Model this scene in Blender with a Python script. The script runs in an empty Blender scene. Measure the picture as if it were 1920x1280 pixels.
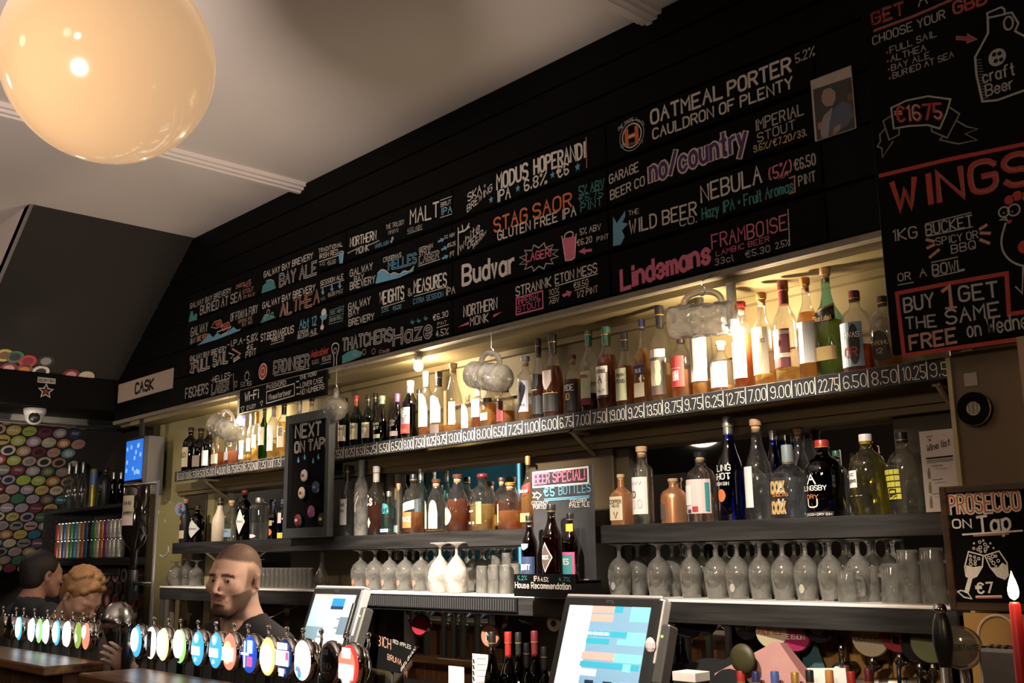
import bpy, math, random
import numpy as np
from mathutils import Vector, Matrix
random.seed(7)
SC = bpy.context.scene
COL = SC.collection
PI = math.pi

# ------------------------------------------------------------------ camera, world, lights, exposure
F_PX, PITCH, YAW, ROLL = 1950.0, 0.202765, 0.817867, -0.0143177
CAM = Vector((0, -2.716, 1.65))
cp, sp, ct, st = math.cos(PITCH), math.sin(PITCH), math.cos(YAW), math.sin(YAW)
FW = Vector((-st*cp, ct*cp, sp)); _r = Vector((ct, st, 0)); _u = _r.cross(FW)
RT = _r*math.cos(ROLL) + _u*math.sin(ROLL); UP = _u*math.cos(ROLL) - _r*math.sin(ROLL)
cd = bpy.data.cameras.new('camera'); cam = bpy.data.objects.new('camera', cd); COL.objects.link(cam)
cam.matrix_world = Matrix(((RT.x, UP.x, -FW.x, CAM.x), (RT.y, UP.y, -FW.y, CAM.y), (RT.z, UP.z, -FW.z, CAM.z), (0, 0, 0, 1)))
cd.sensor_width = 36; cd.lens = F_PX/1920*36; cd.clip_start = .05
SC.camera = cam
w = bpy.data.worlds.new('world'); SC.world = w; w.use_nodes = True
w.node_tree.nodes['Background'].inputs[0].default_value = (1.0, .82, .66, 1)
w.node_tree.nodes['Background'].inputs[1].default_value = .012
SC.view_settings.view_transform = 'Standard'; SC.view_settings.look = 'None'
SC.view_settings.exposure = 0.0; SC.view_settings.gamma = 1.0
SC.view_settings.use_curve_mapping = False
try:
    cy = SC.cycles
    cy.max_bounces = 14; cy.transparent_max_bounces = 28; cy.transmission_bounces = 10; cy.glossy_bounces = 4; cy.diffuse_bounces = 3
    cy.caustics_reflective = False; cy.caustics_refractive = False
    cy.sample_clamp_indirect = 2.5; cy.sample_clamp_direct = 0
    cy.use_denoising = True
except Exception:
    pass

def lamp(name, kind, loc, power, col, size=.1, target=None, spot=60, blend=.5):
    l = bpy.data.lights.new(name, kind); l.energy = power; l.color = col
    if kind == 'AREA': l.size = size
    else: l.shadow_soft_size = size
    if kind == 'SPOT': l.spot_size = math.radians(spot); l.spot_blend = blend
    o = bpy.data.objects.new(name, l); COL.objects.link(o); o.location = loc
    if target is not None:
        o.rotation_euler = (Vector(target)-Vector(loc)).to_track_quat('-Z', 'Y').to_euler()
    return o
WARM = (1.0, .74, .48); NEUT = (1.0, .88, .74)
BULBS = [(-5.06, .012, 2.375), (-3.505, .012, 2.455), (-1.88, .012, 2.36)]
BULB_W = [24, 17, 34]
for b, bw in zip(BULBS, BULB_W):
    lamp('shelf_bulb_light', 'POINT', (b[0], b[1], b[2]-.026), bw, (1, .80, .55), .02)
# ceiling spots of the room, then other lights, some added as fill
lamp('ceiling_spot_gin', 'SPOT', (-1.3, -2.3, 3.35), 520, NEUT, .05, (-2.0, .05, 1.62), 28, .6)
lamp('ceiling_spot_glasses', 'SPOT', (-2.2, -2.3, 3.4), 1900, NEUT, .05, (-3.25, .03, 1.60), 30, .7)
lamp('ceiling_spot_left', 'SPOT', (-4.4, -2.2, 3.4), 420, NEUT, .05, (-5.0, .03, 1.65), 34, .8)
lamp('room_uplight', 'SPOT', (-1.2, -2.9, 1.9), 560, (1, .86, .76), .14, (-3.3, -2.2, 3.56), 100, 1)
lamp('mat_wall_light', 'SPOT', (-6.9, -2.4, 2.1), 150, (1, .92, .8), .08, (-8.7, -.5, 1.85), 60, .9)
lamp('pump_clip_light', 'SPOT', (-6.3, -.9, 2.95), 1.6, (1, .75, .5), .04, (-6.25, -.5, 2.9), 110, .9)
lamp('barman_back_light', 'SPOT', (-2.2, -.35, 2.02), 55, (1, .86, .72), .06, (-3.57, -.78, 1.50), 26, .7)
for mx_, mz_ in ((-1.95, 2.38), (-2.97, 2.37), (-4.03, 2.34), (-5.1, 2.36)): lamp('mug_fill_spot', 'SPOT', (mx_+1.3, -2.3, 3.3), 130, NEUT, .03, (mx_, -.07, mz_-.01), 6, .6)  # narrow spots added to brighten the hanging mugs, no fixtures
lamp('sign_fill_light', 'SPOT', (-.6, -3.6, 2.5), 34, (1, .82, .62), .1, (-1.3, 0, 2.85), 75, .9)  # added fill that lifts the chalk on the boards
lamp('tap_board_fill_light', 'SPOT', (-.7, -2.2, 2.3), 90, (1, .80, .58), .05, (-1.65, .1, 1.25), 30, .7)  # added fill for the tap board, no pendant hangs here
lamp('olive_fill_light', 'SPOT', (-4.9, -1.9, 2.6), 80, (1, .90, .72), .05, (-6.15, .16, 1.95), 24, .8)  # extra spot, added only to brighten the olive return wall
lamp('alcove_light', 'POINT', (-6.6, -.75, 2.35), 5.0, (1, .85, .65), .1)
lamp('teal_fill_light', 'SPOT', (-8.8, -3.4, 3.3), 26, (.8, .95, 1), .03, (-9.4, -5, 2.3), 70, .9)  # added so the teal partition shows in the mirror

# ------------------------------------------------------------------ picture <-> place
def ray(px, py): return RT*((px-960)/F_PX) - UP*((py-640)/F_PX) + FW
def at(px, py, Y):
    d = ray(px, py); return CAM + d*((Y-CAM.y)/d.y)
def Xat(px, Y, z):
    A = Vector((0, Y-CAM.y, z-CAM.z)); k = (px-960)/F_PX
    return (A.dot(RT) - k*A.dot(FW))/(k*FW.x - RT.x)
def Zat(py, X, Y):
    A = Vector((X-CAM.x, Y-CAM.y, 0)); k = (640-py)/F_PX
    return CAM.z + (k*A.dot(FW) - A.dot(UP))/(UP.z - k*FW.z)
def depth(p): return (Vector(p)-CAM).dot(FW)

# ------------------------------------------------------------------ materials
MATS = {}
def mat(name, col, rough=.5, metal=0, emit=None, es=0, noise=.12, nscale=30, bump=0, coat=0, spec=.5, alpha=1):
    if name in MATS: return MATS[name]
    m = bpy.data.materials.new(name); m.use_nodes = True; nt = m.node_tree; N = nt.nodes; L = nt.links
    b = N['Principled BSDF']; b.inputs['Roughness'].default_value = rough; b.inputs['Metallic'].default_value = metal
    b.inputs['Specular IOR Level'].default_value = spec
    b.inputs['Coat Weight'].default_value = coat
    tc = N.new('ShaderNodeTexCoord'); nz = N.new('ShaderNodeTexNoise'); nz.inputs['Scale'].default_value = nscale
    nz.inputs['Detail'].default_value = 4
    L.new(tc.outputs['Object'], nz.inputs['Vector'])
    mp = N.new('ShaderNodeMapRange'); mp.inputs['To Min'].default_value = 1-noise; mp.inputs['To Max'].default_value = 1+noise
    L.new(nz.outputs['Fac'], mp.inputs['Value'])
    mx = N.new('ShaderNodeVectorMath'); mx.operation = 'SCALE'; mx.inputs[0].default_value = col[:3]
    L.new(mp.outputs[0], mx.inputs['Scale']); L.new(mx.outputs[0], b.inputs['Base Color'])
    if bump:
        bp = N.new('ShaderNodeBump'); bp.inputs['Strength'].default_value = bump; bp.inputs['Distance'].default_value = .01
        L.new(nz.outputs['Fac'], bp.inputs['Height']); L.new(bp.outputs[0], b.inputs['Normal'])
    if emit:
        b.inputs['Emission Color'].default_value = (*emit, 1); b.inputs['Emission Strength'].default_value = es
    MATS[name] = m; return m
def wood(name, c1, c2, scale=6, rough=.5, axis=0, bump=.15):
    if name in MATS: return MATS[name]
    m = bpy.data.materials.new(name); m.use_nodes = True; nt = m.node_tree; N = nt.nodes; L = nt.links
    b = N['Principled BSDF']; b.inputs['Roughness'].default_value = rough
    tc = N.new('ShaderNodeTexCoord'); mp = N.new('ShaderNodeMapping'); s = [scale*6]*3; s[axis] = scale*.35
    mp.inputs['Scale'].default_value = s; nz = N.new('ShaderNodeTexNoise'); nz.inputs['Scale'].default_value = 1.5; nz.inputs['Detail'].default_value = 8
    cr = N.new('ShaderNodeValToRGB'); cr.color_ramp.elements[0].color = (*c1, 1); cr.color_ramp.elements[1].color = (*c2, 1)
    cr.color_ramp.elements[0].position = .35; cr.color_ramp.elements[1].position = .68
    L.new(tc.outputs['Object'], mp.inputs[0]); L.new(mp.outputs[0], nz.inputs['Vector']); L.new(nz.outputs['Fac'], cr.inputs[0]); L.new(cr.outputs[0], b.inputs['Base Color'])
    bp = N.new('ShaderNodeBump'); bp.inputs['Strength'].default_value = bump; bp.inputs['Distance'].default_value = .004
    L.new(nz.outputs['Fac'], bp.inputs['Height']); L.new(bp.outputs[0], b.inputs['Normal'])
    MATS[name] = m; return m
def glass(name, tint=(.97, .98, .97), refr=.35, haze=0.0, bump=0, refl=.9):
    """thin-walled glass: tinted see-through, a share of refraction, mirror towards the rim, diffuse haze for frost or painted-in brightness"""
    if name in MATS: return MATS[name]
    m = bpy.data.materials.new(name); m.use_nodes = True; nt = m.node_tree; N = nt.nodes; L = nt.links
    N.remove(N['Principled BSDF']); out = N['Material Output']
    tr = N.new('ShaderNodeBsdfTransparent'); tr.inputs[0].default_value = (*tint, 1)
    rf = N.new('ShaderNodeBsdfRefraction'); rf.inputs['Color'].default_value = (*tint, 1); rf.inputs['IOR'].default_value = 1.35 if refr < .85 else 1.45; rf.inputs['Roughness'].default_value = .02
    gl = N.new('ShaderNodeBsdfGlossy'); gl.inputs['Roughness'].default_value = .04; gl.inputs['Color'].default_value = (1, 1, 1, 1)
    m1 = N.new('ShaderNodeMixShader'); m1.inputs[0].default_value = refr; L.new(tr.outputs[0], m1.inputs[1]); L.new(rf.outputs[0], m1.inputs[2])
    lw = N.new('ShaderNodeLayerWeight'); lw.inputs['Blend'].default_value = .35
    mr = N.new('ShaderNodeMapRange'); mr.inputs['To Min'].default_value = .05; mr.inputs['To Max'].default_value = refl
    pw = N.new('ShaderNodeMath'); pw.operation = 'POWER'; pw.inputs[1].default_value = 2.0
    L.new(lw.outputs['Facing'], pw.inputs[0]); L.new(pw.outputs[0], mr.inputs['Value'])
    m2 = N.new('ShaderNodeMixShader'); L.new(mr.outputs[0], m2.inputs[0]); L.new(m1.outputs[0], m2.inputs[1]); L.new(gl.outputs[0], m2.inputs[2])
    last = m2
    tc = N.new('ShaderNodeTexCoord'); nz = N.new('ShaderNodeTexNoise'); nz.inputs['Scale'].default_value = 28; L.new(tc.outputs['Object'], nz.inputs['Vector'])
    if haze:
        df = N.new('ShaderNodeBsdfDiffuse'); df.inputs[0].default_value = (.95, .90, .82, 1); tl = N.new('ShaderNodeBsdfTranslucent'); tl.inputs[0].default_value = (.95, .90, .82, 1)
        ms = N.new('ShaderNodeMixShader'); ms.inputs[0].default_value = .5; L.new(df.outputs[0], ms.inputs[1]); L.new(tl.outputs[0], ms.inputs[2])
        hz = N.new('ShaderNodeMapRange'); hz.inputs['From Min'].default_value = .35; hz.inputs['From Max'].default_value = .68; hz.inputs['To Min'].default_value = haze*.6; hz.inputs['To Max'].default_value = min(1, haze*1.5); L.new(nz.outputs['Fac'], hz.inputs['Value'])
        m3 = N.new('ShaderNodeMixShader'); L.new(hz.outputs[0], m3.inputs[0]); L.new(last.outputs[0], m3.inputs[1]); L.new(ms.outputs[0], m3.inputs[2]); last = m3
    if bump:
        bp = N.new('ShaderNodeBump'); bp.inputs['Strength'].default_value = bump; bp.inputs['Distance'].default_value = .01
        L.new(nz.outputs['Fac'], bp.inputs['Height'])
        for x in (rf, gl): L.new(bp.outputs[0], x.inputs['Normal'])
    L.new(last.outputs[0], out.inputs[0])
    MATS[name] = m; return m
def liquid(name, col, body=.45):
    if name in MATS: return MATS[name]
    m = bpy.data.materials.new(name); m.use_nodes = True; nt = m.node_tree; N = nt.nodes; L = nt.links
    N.remove(N['Principled BSDF']); out = N['Material Output']
    tr = N.new('ShaderNodeBsdfTransparent'); tr.inputs[0].default_value = (*[min(1, c**.6) for c in col], 1)
    tl = N.new('ShaderNodeBsdfTranslucent'); tl.inputs[0].default_value = (*col, 1); df = N.new('ShaderNodeBsdfDiffuse'); df.inputs[0].default_value = (*col, 1)
    a = N.new('ShaderNodeMixShader'); a.inputs[0].default_value = .4; L.new(tl.outputs[0], a.inputs[1]); L.new(df.outputs[0], a.inputs[2])
    lw = N.new('ShaderNodeLayerWeight'); lw.inputs[0].default_value = .5
    mr = N.new('ShaderNodeMapRange'); mr.inputs['To Min'].default_value = body*.8; mr.inputs['To Max'].default_value = min(1, body*1.7); L.new(lw.outputs['Facing'], mr.inputs['Value'])
    b = N.new('ShaderNodeMixShader'); L.new(mr.outputs[0], b.inputs[0]); L.new(tr.outputs[0], b.inputs[1]); L.new(a.outputs[0], b.inputs[2])
    L.new(b.outputs[0], out.inputs[0]); MATS[name] = m; return m
def emis(name, col, s=1.0, base=None):
    return mat(name, base or [c*.5 for c in col], .35, 0, col, s, noise=.05)

# ------------------------------------------------------------------ mesh helpers
class MB:
    def __init__(s): s.v = []; s.f = []
    def add(s, vs, fs):
        n = len(s.v); s.v += [tuple(v) for v in vs]; s.f += [tuple(i+n for i in f) for f in fs]; return s
    def box(s, x0, x1, y0, y1, z0, z1, M=None, bev=0):
        if bev:
            b = bev; vs = []; 
            for (x, y, z) in [(a, c, d) for d in (z0, z1) for c in (y0, y1) for a in (x0, x1)]:
                sx = b if x == x0 else -b; sy = b if y == y0 else -b; sz = b if z == z0 else -b
                vs += [(x, y+sy, z+sz), (x+sx, y, z+sz), (x+sx, y+sy, z)]
            # convex hull of the 24 points
            import bmesh
            bm = bmesh.new(); bv = [bm.verts.new(v) for v in vs]; bmesh.ops.convex_hull(bm, input=bv)
            bm.verts.index_update(); P = [v.co.copy() for v in bm.verts]; fs = [[v.index for v in f.verts] for f in bm.faces]; bm.free()
            if M: P = [M @ p for p in P]
            return s.add(P, fs)
        P = [Vector(p) for p in ((x0, y0, z0), (x1, y0, z0), (x1, y1, z0), (x0, y1, z0), (x0, y0, z1), (x1, y0, z1), (x1, y1, z1), (x0, y1, z1))]
        if M: P = [M @ p for p in P]
        return s.add(P, [(0, 3, 2, 1), (4, 5, 6, 7), (0, 1, 5, 4), (1, 2, 6, 5), (2, 3, 7, 6), (3, 0, 4, 7)])
    def lathe(s, prof, seg=20, M=None, cap=True, sq=None):
        """prof: (r, z) or (r, z, squareness)"""
        vs = []; fs = []; n = len(prof)
        for p in prof:
            q = p[2] if len(p) > 2 else 0
            for k in range(seg):
                a = 2*PI*(k+.5)/seg; c, d = math.cos(a), math.sin(a); e = 2+q*6
                rr = p[0] if q == 0 else p[0]/((abs(c)**e+abs(d)**e)**(1/e))
                vs.append(Vector((rr*c, rr*d, p[1])))
        for i in range(n-1):
            for k in range(seg):
                k2 = (k+1) % seg; fs.append((i*seg+k, i*seg+k2, (i+1)*seg+k2, (i+1)*seg+k))
        if cap:
            fs.append(tuple(range(seg))[::-1]); fs.append(tuple((n-1)*seg+k for k in range(seg)))
        if M: vs = [M @ v for v in vs]
        return s.add(vs, fs)
    def tube(s, pts, r, seg=8, closed=False):
        pts = [Vector(p) for p in pts]; n = len(pts); rs = r if isinstance(r, (list, tuple)) else [r]*n
        vs = []; fs = []; up = Vector((0, 0, 1)); prev = None
        for i, p in enumerate(pts):
            if closed: t = pts[(i+1) % n]-pts[i-1]
            else: t = pts[min(i+1, n-1)]-pts[max(i-1, 0)]
            t.normalize()
            if prev is None: a = t.cross(up if abs(t.z) < .9 else Vector((1, 0, 0)))
            else: a = prev - t*prev.dot(t)
            a.normalize(); prev = a; b = t.cross(a)
            for k in range(seg):
                an = 2*PI*k/seg; vs.append(p+(a*math.cos(an)+b*math.sin(an))*rs[i])
        m = n if closed else n-1
        for i in range(m):
            j = (i+1) % n
            for k in range(seg):
                k2 = (k+1) % seg; fs.append((i*seg+k, i*seg+k2, j*seg+k2, j*seg+k))
        if not closed: fs.append(tuple(range(seg))[::-1]); fs.append(tuple((n-1)*seg+k for k in range(seg)))
        return s.add(vs, fs)
    def sphere(s, c, r, seg=16, rings=10, M=None):
        rr = r if isinstance(r, (list, tuple)) else (r, r, r); vs = [Vector((0, 0, -1))]; fs = []
        for i in range(1, rings):
            a = PI*i/rings-PI/2
            for k in range(seg):
                b = 2*PI*k/seg; vs.append(Vector((math.cos(a)*math.cos(b), math.cos(a)*math.sin(b), math.sin(a))))
        vs.append(Vector((0, 0, 1))); n = len(vs)-1
        for k in range(seg):
            fs.append((0, 1+(k+1) % seg, 1+k)); fs.append((n, n-seg+k, n-seg+(k+1) % seg))
        for i in range(rings-2):
            for k in range(seg):
                a = 1+i*seg; k2 = (k+1) % seg; fs.append((a+k, a+k2, a+seg+k2, a+seg+k))
        P = [Vector((v.x*rr[0], v.y*rr[1], v.z*rr[2])) for v in vs]
        if M: P = [M @ p for p in P]
        return s.add([p+Vector(c) for p in P], fs)
    def prism(s, pts, off):
        n = len(pts); P = [Vector(p) for p in pts]; o = Vector(off)
        fs = [tuple(range(n)), tuple(range(2*n-1, n-1, -1))]+[(i, i+n, (i+1) % n+n, (i+1) % n) for i in range(n)]
        return s.add(P+[p+o for p in P], fs)
    def build(s, name, m, parent=None, smooth=False, at0=None):
        me = bpy.data.meshes.new(name)
        vs = s.v if at0 is None else [(x-at0[0], y-at0[1], z-at0[2]) for x, y, z in s.v]
        me.from_pydata(vs, [], s.f); me.materials.append(m)
        if smooth: me.polygons.foreach_set('use_smooth', [True]*len(me.polygons))
        if smooth == 'auto':
            try: me.set_sharp_from_angle(angle=math.radians(38))
            except Exception: pass
        me.update(); o = bpy.data.objects.new(name, me); COL.objects.link(o)
        if at0 is not None: o.location = at0
        if parent: o.parent = parent
        return o
def tag(o, label, cat, group=None):
    o['label'] = label; o['category'] = cat
    if group: o['group'] = group
    return o
def thing(name, label, cat, loc=(0, 0, 0), group=None, rz=0):
    o = bpy.data.objects.new(name, None); COL.objects.link(o); o.location = loc; o.rotation_euler = (0, 0, rz); o.empty_display_size = .05
    return tag(o, label, cat, group)
def struct(name, mb, m, parent=None, smooth=False):
    o = mb.build(name, m, parent, smooth); 
    if parent is None: o['kind'] = 'structure'
    return o
def aim(z, x=None):
    """rotation whose z axis is z"""
    z = Vector(z).normalized(); x = Vector(x) if x else (Vector((0, 0, 1)) if abs(z.z) < .9 else Vector((1, 0, 0)))
    y = z.cross(x).normalized(); x = y.cross(z)
    return Matrix(((x.x, y.x, z.x, 0), (x.y, y.y, z.y, 0), (x.z, y.z, z.z, 0), (0, 0, 0, 1)))
ORD = 'first second third fourth fifth sixth seventh eighth ninth tenth eleventh twelfth thirteenth fourteenth fifteenth sixteenth'.split()
def ordn(i): return ORD[i] if i < len(ORD) else '%dth' % (i+1)

# ------------------------------------------------------------------ hand lettering: a stroke alphabet
G = {'A': '02 28 42|15 35', 'B': '02 08|~08 38 47 46 35 05|~05 35 44 43 32 02', 'C': '~47 38 18 07 03 12 32 43', 'D': '02 08|~08 28 47 43 22 02',
 'E': '42 02 08 48|05 35', 'F': '02 08 48|05 35', 'G': '~47 38 18 07 03 12 32 43 45|45 25', 'H': '02 08|42 48|05 45', 'I': '12 18', 'J': '~38 33 22 12 03',
 'K': '02 08|48 05 42', 'L': '08 02 42', 'M': '02 08 25 48 42', 'N': '02 08 42 48', 'O': '~28 18 07 03 12 32 43 47 38 28', 'P': '02 08|~08 38 47 46 35 05',
 'Q': '~28 18 07 03 12 32 43 47 38 28|24 42', 'R': '02 08|~08 38 47 46 35 05|25 42', 'S': '~47 38 18 07 06 15 35 44 43 32 12 03', 'T': '08 48|28 22',
 'U': '~08 03 12 32 43 48', 'V': '08 22 48', 'W': '08 12 26 32 48', 'X': '02 48|08 42', 'Y': '08 25 48|25 22', 'Z': '08 48 02 42',
 'a': '~35 26 16 05 03 12 22 33|36 32', 'b': '08 02|~05 16 26 35 33 22 12 03', 'c': '~35 26 16 05 03 12 22 33', 'd': '38 32|~35 26 16 05 03 12 22 33',
 'e': '~04 34 35 26 16 05 03 12 22 33', 'f': '~38 28 17 12|06 26', 'g': '~35 26 16 05 03 12 22 33|~36 31 20 10 01', 'h': '08 02|~05 16 26 35 32', 'i': '02 06|07 08',
 'j': '~16 11 00|17 18', 'k': '08 02|36 04 32', 'l': '~08 03 12', 'm': '02 06|~05 16 25 22|~25 36 45 42', 'n': '06 02|~05 16 26 35 32', 'o': '~26 16 05 03 12 22 33 35 26',
 'p': '06 00|~05 16 26 35 33 22 12 03', 'q': '36 30|~35 26 16 05 03 12 22 33', 'r': '06 02|~04 05 16 26', 's': '~35 26 16 05 14 24 33 22 12 03', 't': '~18 13 12 22|06 26',
 'u': '~06 03 12 22 33|36 32', 'v': '06 12 26', 'w': '06 12 25 32 46', 'x': '02 36|06 32', 'y': '06 13|36 00', 'z': '06 36 02 32',
 '0': '~28 18 07 03 12 22 33 37 28', '1': '07 18 12', '2': '~07 18 28 37 36 02|02 32', '3': '~07 18 28 37 36 25 15|~15 25 34 33 22 12 03', '4': '28 04 34|26 22',
 '5': '38 08 05|~05 25 34 33 22 12 03', '6': '~37 28 18 07 03 12 22 33 34 25 15 04', '7': '08 38 12', '8': '~25 15 06 07 18 28 37 36 25 34 33 22 12 03 04 15',
 '9': '~36 25 15 06 07 18 28 37 33 22 12 03', '.': '02 03', ',': '12 01', '%': '02 48|~08 18 17 07 08|~32 42 43 33 32', '€': '~47 38 28 17 13 22 32 43|05 35|06 36',
 '!': '08 04|02 03', '&': '~42 06 07 18 27 26 04 03 12 22 44', '/': '02 38', '-': '05 25', '+': '05 25|14 16', "'": '08 07', '(': '~18 07 03 12', ')': '~08 17 13 02',
 ':': '03 04|06 07', '*': '14 18|05 37|07 35', '|': '01 09', '=': '04 34|06 36'}
def chaikin(p, n=2):
    for _ in range(n):
        q = [p[0]]
        for a, b in zip(p, p[1:]): q += [(a[0]*.75+b[0]*.25, a[1]*.75+b[1]*.25), (a[0]*.25+b[0]*.75, a[1]*.25+b[1]*.75)]
        p = q+[p[-1]]
    return p
GC = {}
def glyph(c):
    if c not in GC:
        P = []
        for s in G[c].split('|'):
            sm = s[0] == '~'; pts = [(int(t[0]), int(t[1])-2) for t in s.strip('~').split()]
            P.append(chaikin(pts, 2 if len(pts) < 9 else 1) if sm else pts)
        GC[c] = (P, max(x for q in P for x, y in q))
    return GC[c]
def layout(txt, gap=1.5):
    """polylines in units (cap height 6), total advance"""
    x = 0; out = []
    for c in txt:
        if c == ' ': x += 2.6; continue
        if c not in G: c = c.upper()
        if c not in G: continue
        P, wd = glyph(c)
        j = random.uniform(-.12, .12)
        out += [[(x+a, b+j) for a, b in q] for q in P]; x += wd+gap
    return out, max(x-gap, 1)
RB = [0]
def ribbons(mb, polys, wd, fn, off=0.0):
    """flat mitred ribbons along polylines given in 2-D lengths; fn maps (u, v, lift) to a place"""
    h = wd/2
    for q in polys:
        p = [q[0]]
        for t in q[1:]:
            if math.hypot(t[0]-p[-1][0], t[1]-p[-1][1]) > 1e-6: p.append(t)
        if len(p) < 2: continue
        RB[0] += 1; o = off+(RB[0] % 6)*1.2e-4; n = len(p)
        D = [((b[0]-a[0]), (b[1]-a[1])) for a, b in zip(p, p[1:])]; D = [(x/math.hypot(x, y), y/math.hypot(x, y)) for x, y in D]
        closed = math.hypot(p[0][0]-p[-1][0], p[0][1]-p[-1][1]) < 1e-6
        Lp = []
        for i in range(n):
            d0 = D[i-1] if i > 0 else (D[-1] if closed else D[0]); d1 = D[i] if i < n-1 else (D[0] if closed else D[-1])
            nx, ny = -(d0[1]+d1[1]), d0[0]+d1[0]; l = math.hypot(nx, ny)
            if l < .35: nx, ny, l = -d1[1], d1[0], 1
            k = h/l*min(1.6, 1/max(.3, (nx*-d1[1]+ny*d1[0])/l)); Lp.append((nx*k, ny*k))
        e = 0 if closed else h*.5
        vs = []
        for i, (x, y) in enumerate(p):
            if i == 0: x -= D[0][0]*e; y -= D[0][1]*e
            if i == n-1: x += D[-1][0]*e; y += D[-1][1]*e
            a, b = Lp[i]; vs += [fn(x-a, y-b, o), fn(x+a, y+b, o)]
        mb.add(vs, [(2*i, 2*i+2, 2*i+3, 2*i+1) for i in range(n-1)])
CH = {'w': (.62, .56, .50), 'g': (.38, .355, .32), 'b': (.14, .33, .46), 't': (.07, .22, .22), 'p': (.60, .16, .25), 'r': (.40, .06, .045), 'o': (.58, .16, .06),
      'u': (.09, .04, .16), 'k': (.012, .012, .012), 'n': (.46, .24, .17), 'y': (.55, .45, .2), 'W': (.85, .78, .68), 'a': (.22, .2, .17)}
def chalk(c): return mat('chalk_'+{'w': 'white', 'g': 'grey', 'b': 'blue', 't': 'teal', 'p': 'pink', 'r': 'red', 'o': 'orange', 'u': 'purple', 'k': 'black', 'n': 'brown', 'y': 'yellow', 'W': 'bright_white', 'a': 'faint'}[c], CH[c], .9, noise=.45, nscale=260, spec=.1)
class Sign:
    """a flat board facing the room at depth Y whose lettering is set out on its plane"""
    def __init__(s, Y): s.Y = Y; s.mb = {}; s.fr = (0, 0, 1); s.lift = .0012
    def frame(s, x, y, k): s.fr = (x, y, k); return s
    def P(s, x, y): return at(s.fr[0]+x/s.fr[2], s.fr[1]+y/s.fr[2], s.Y)
    def m(s, c): return s.mb.setdefault(c, MB())
    def T(s, txt, x0, y0, x1, y1, h, c='w', wd=.145, style=None, c2='k'):
        a = s.P(x0, y0); b = s.P(x1, y1); hz = s.P(x0, y0-h).z-a.z
        polys, W = layout(txt); L = math.hypot(b.x-a.x, b.z-a.z); du = L/W; dv = hz/6; ux = (b.x-a.x)/L; uz = (b.z-a.z)/L
        pl = [[(x*du, y*dv) for x, y in q] for q in polys]
        def fn(u, v, o): return (a.x+ux*u, s.Y-s.lift-o, a.z+uz*u+v)
        if style == 'out':
            ribbons(s.m(c), pl, hz*(wd+.15), fn); ribbons(s.m(c2), pl, hz*wd*.9, fn, .0010)
        else: ribbons(s.m(c), pl, hz*wd, fn)
        return s
    def L(s, pts, c='w', wd=.004, close=False, smooth=False):
        P = [s.P(*p) for p in pts]; q = [(p.x, p.z) for p in P]
        if smooth: q = chaikin(q, 2)
        if close: q = q+[q[0]]
        ribbons(s.m(c), [q], wd, lambda u, v, o: (u, s.Y-s.lift-o, v)); return s
    def F(s, pts, c='w', o=0.0):
        RB[0] += 1; o += (RB[0] % 6)*1.2e-4; P = [s.P(*p) for p in pts]; P = [(p.x, s.Y-s.lift+.0002-o, p.z) for p in P]
        s.m(c).add(P, [tuple(range(len(P)))]); return s
    def star(s, x, y, r, c='b', n=5, q=.42):
        a = s.P(x, y); R = abs(s.P(x, y-r).z-a.z)
        P = [(a.x+R*(1 if i % 2 == 0 else q)*math.sin(PI*i/n)*.9, s.Y-s.lift, a.z+R*(1 if i % 2 == 0 else q)*math.cos(PI*i/n)) for i in range(2*n)]
        s.m(c).add(P, [tuple(range(2*n))]); return s
    def C(s, x, y, r, c='w', wd=.004, fill=False, sx=1, o=0):
        a = s.P(x, y); R = abs(s.P(x, y-r).z-a.z)
        q = [(a.x+R*sx*math.cos(2*PI*i/20), a.z+R*math.sin(2*PI*i/20)) for i in range(21)]
        if fill: s.m(c).add([(u, s.Y-s.lift-o, v) for u, v in q[:-1]], [tuple(range(20))])
        else: ribbons(s.m(c), [q], wd, lambda u, v, oo: (u, s.Y-s.lift-oo-o, v))
        return s
    def arrow(s, x0, y0, x1, y1, wd, c='b'):
        dx, dy = x1-x0, y1-y0; l = math.hypot(dx, dy); dx /= l; dy /= l; nx, ny = -dy, dx; mx, my = x0+dx*l*.5, y0+dy*l*.5
        return s.F([(x0+nx*wd*.4, y0+ny*wd*.4), (mx+nx*wd*.4, my+ny*wd*.4), (mx+nx*wd, my+ny*wd), (x1, y1), (mx-nx*wd, my-ny*wd), (mx-nx*wd*.4, my-ny*wd*.4), (x0-nx*wd*.4, y0-ny*wd*.4)], c)
    def done(s, parent, name='lettering'):
        base = parent.matrix_basis.translation if parent is not None else Vector((0, 0, 0))
        for c, mb in s.mb.items():
            if isinstance(c, str) and c in CH: m = chalk(c)
            else: m = c
            mb.v = [(x-base.x, y-base.y, z-base.z) for x, y, z in mb.v]
            mb.build(name, m, parent)
        s.mb = {}
# ------------------------------------------------------------------ the setting
M_ceil = mat('ceiling_plaster', (.62, .54, .50), .9, noise=.05, nscale=4, bump=.03)
M_black = mat('black_paint', (.0032, .003, .0028), .6, noise=.25, nscale=12, bump=.05, spec=.06)
M_soot = mat('dark_brown_wall', (.040, .030, .021), .85, noise=.15, nscale=6)
M_olive = mat('olive_paint', (.25, .195, .095), .5, noise=.10, nscale=5, bump=.06)
M_brown = mat('brown_paint', (.050, .034, .015), .5, noise=.2, nscale=5, bump=.06)
M_trim = mat('cream_trim', (.42, .34, .20), .55, noise=.2, nscale=20)
M_floor = wood('floor_boards_wood', (.03, .016, .008), (.09, .05, .025), 3, .5, 0)
M_mirror = mat('mirror_silver', (.86, .88, .88), .02, 1.0, noise=0)
M_slate = mat('slate_board', (.0050, .0048, .0048), .8, noise=.5, nscale=9, spec=.05)
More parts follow.
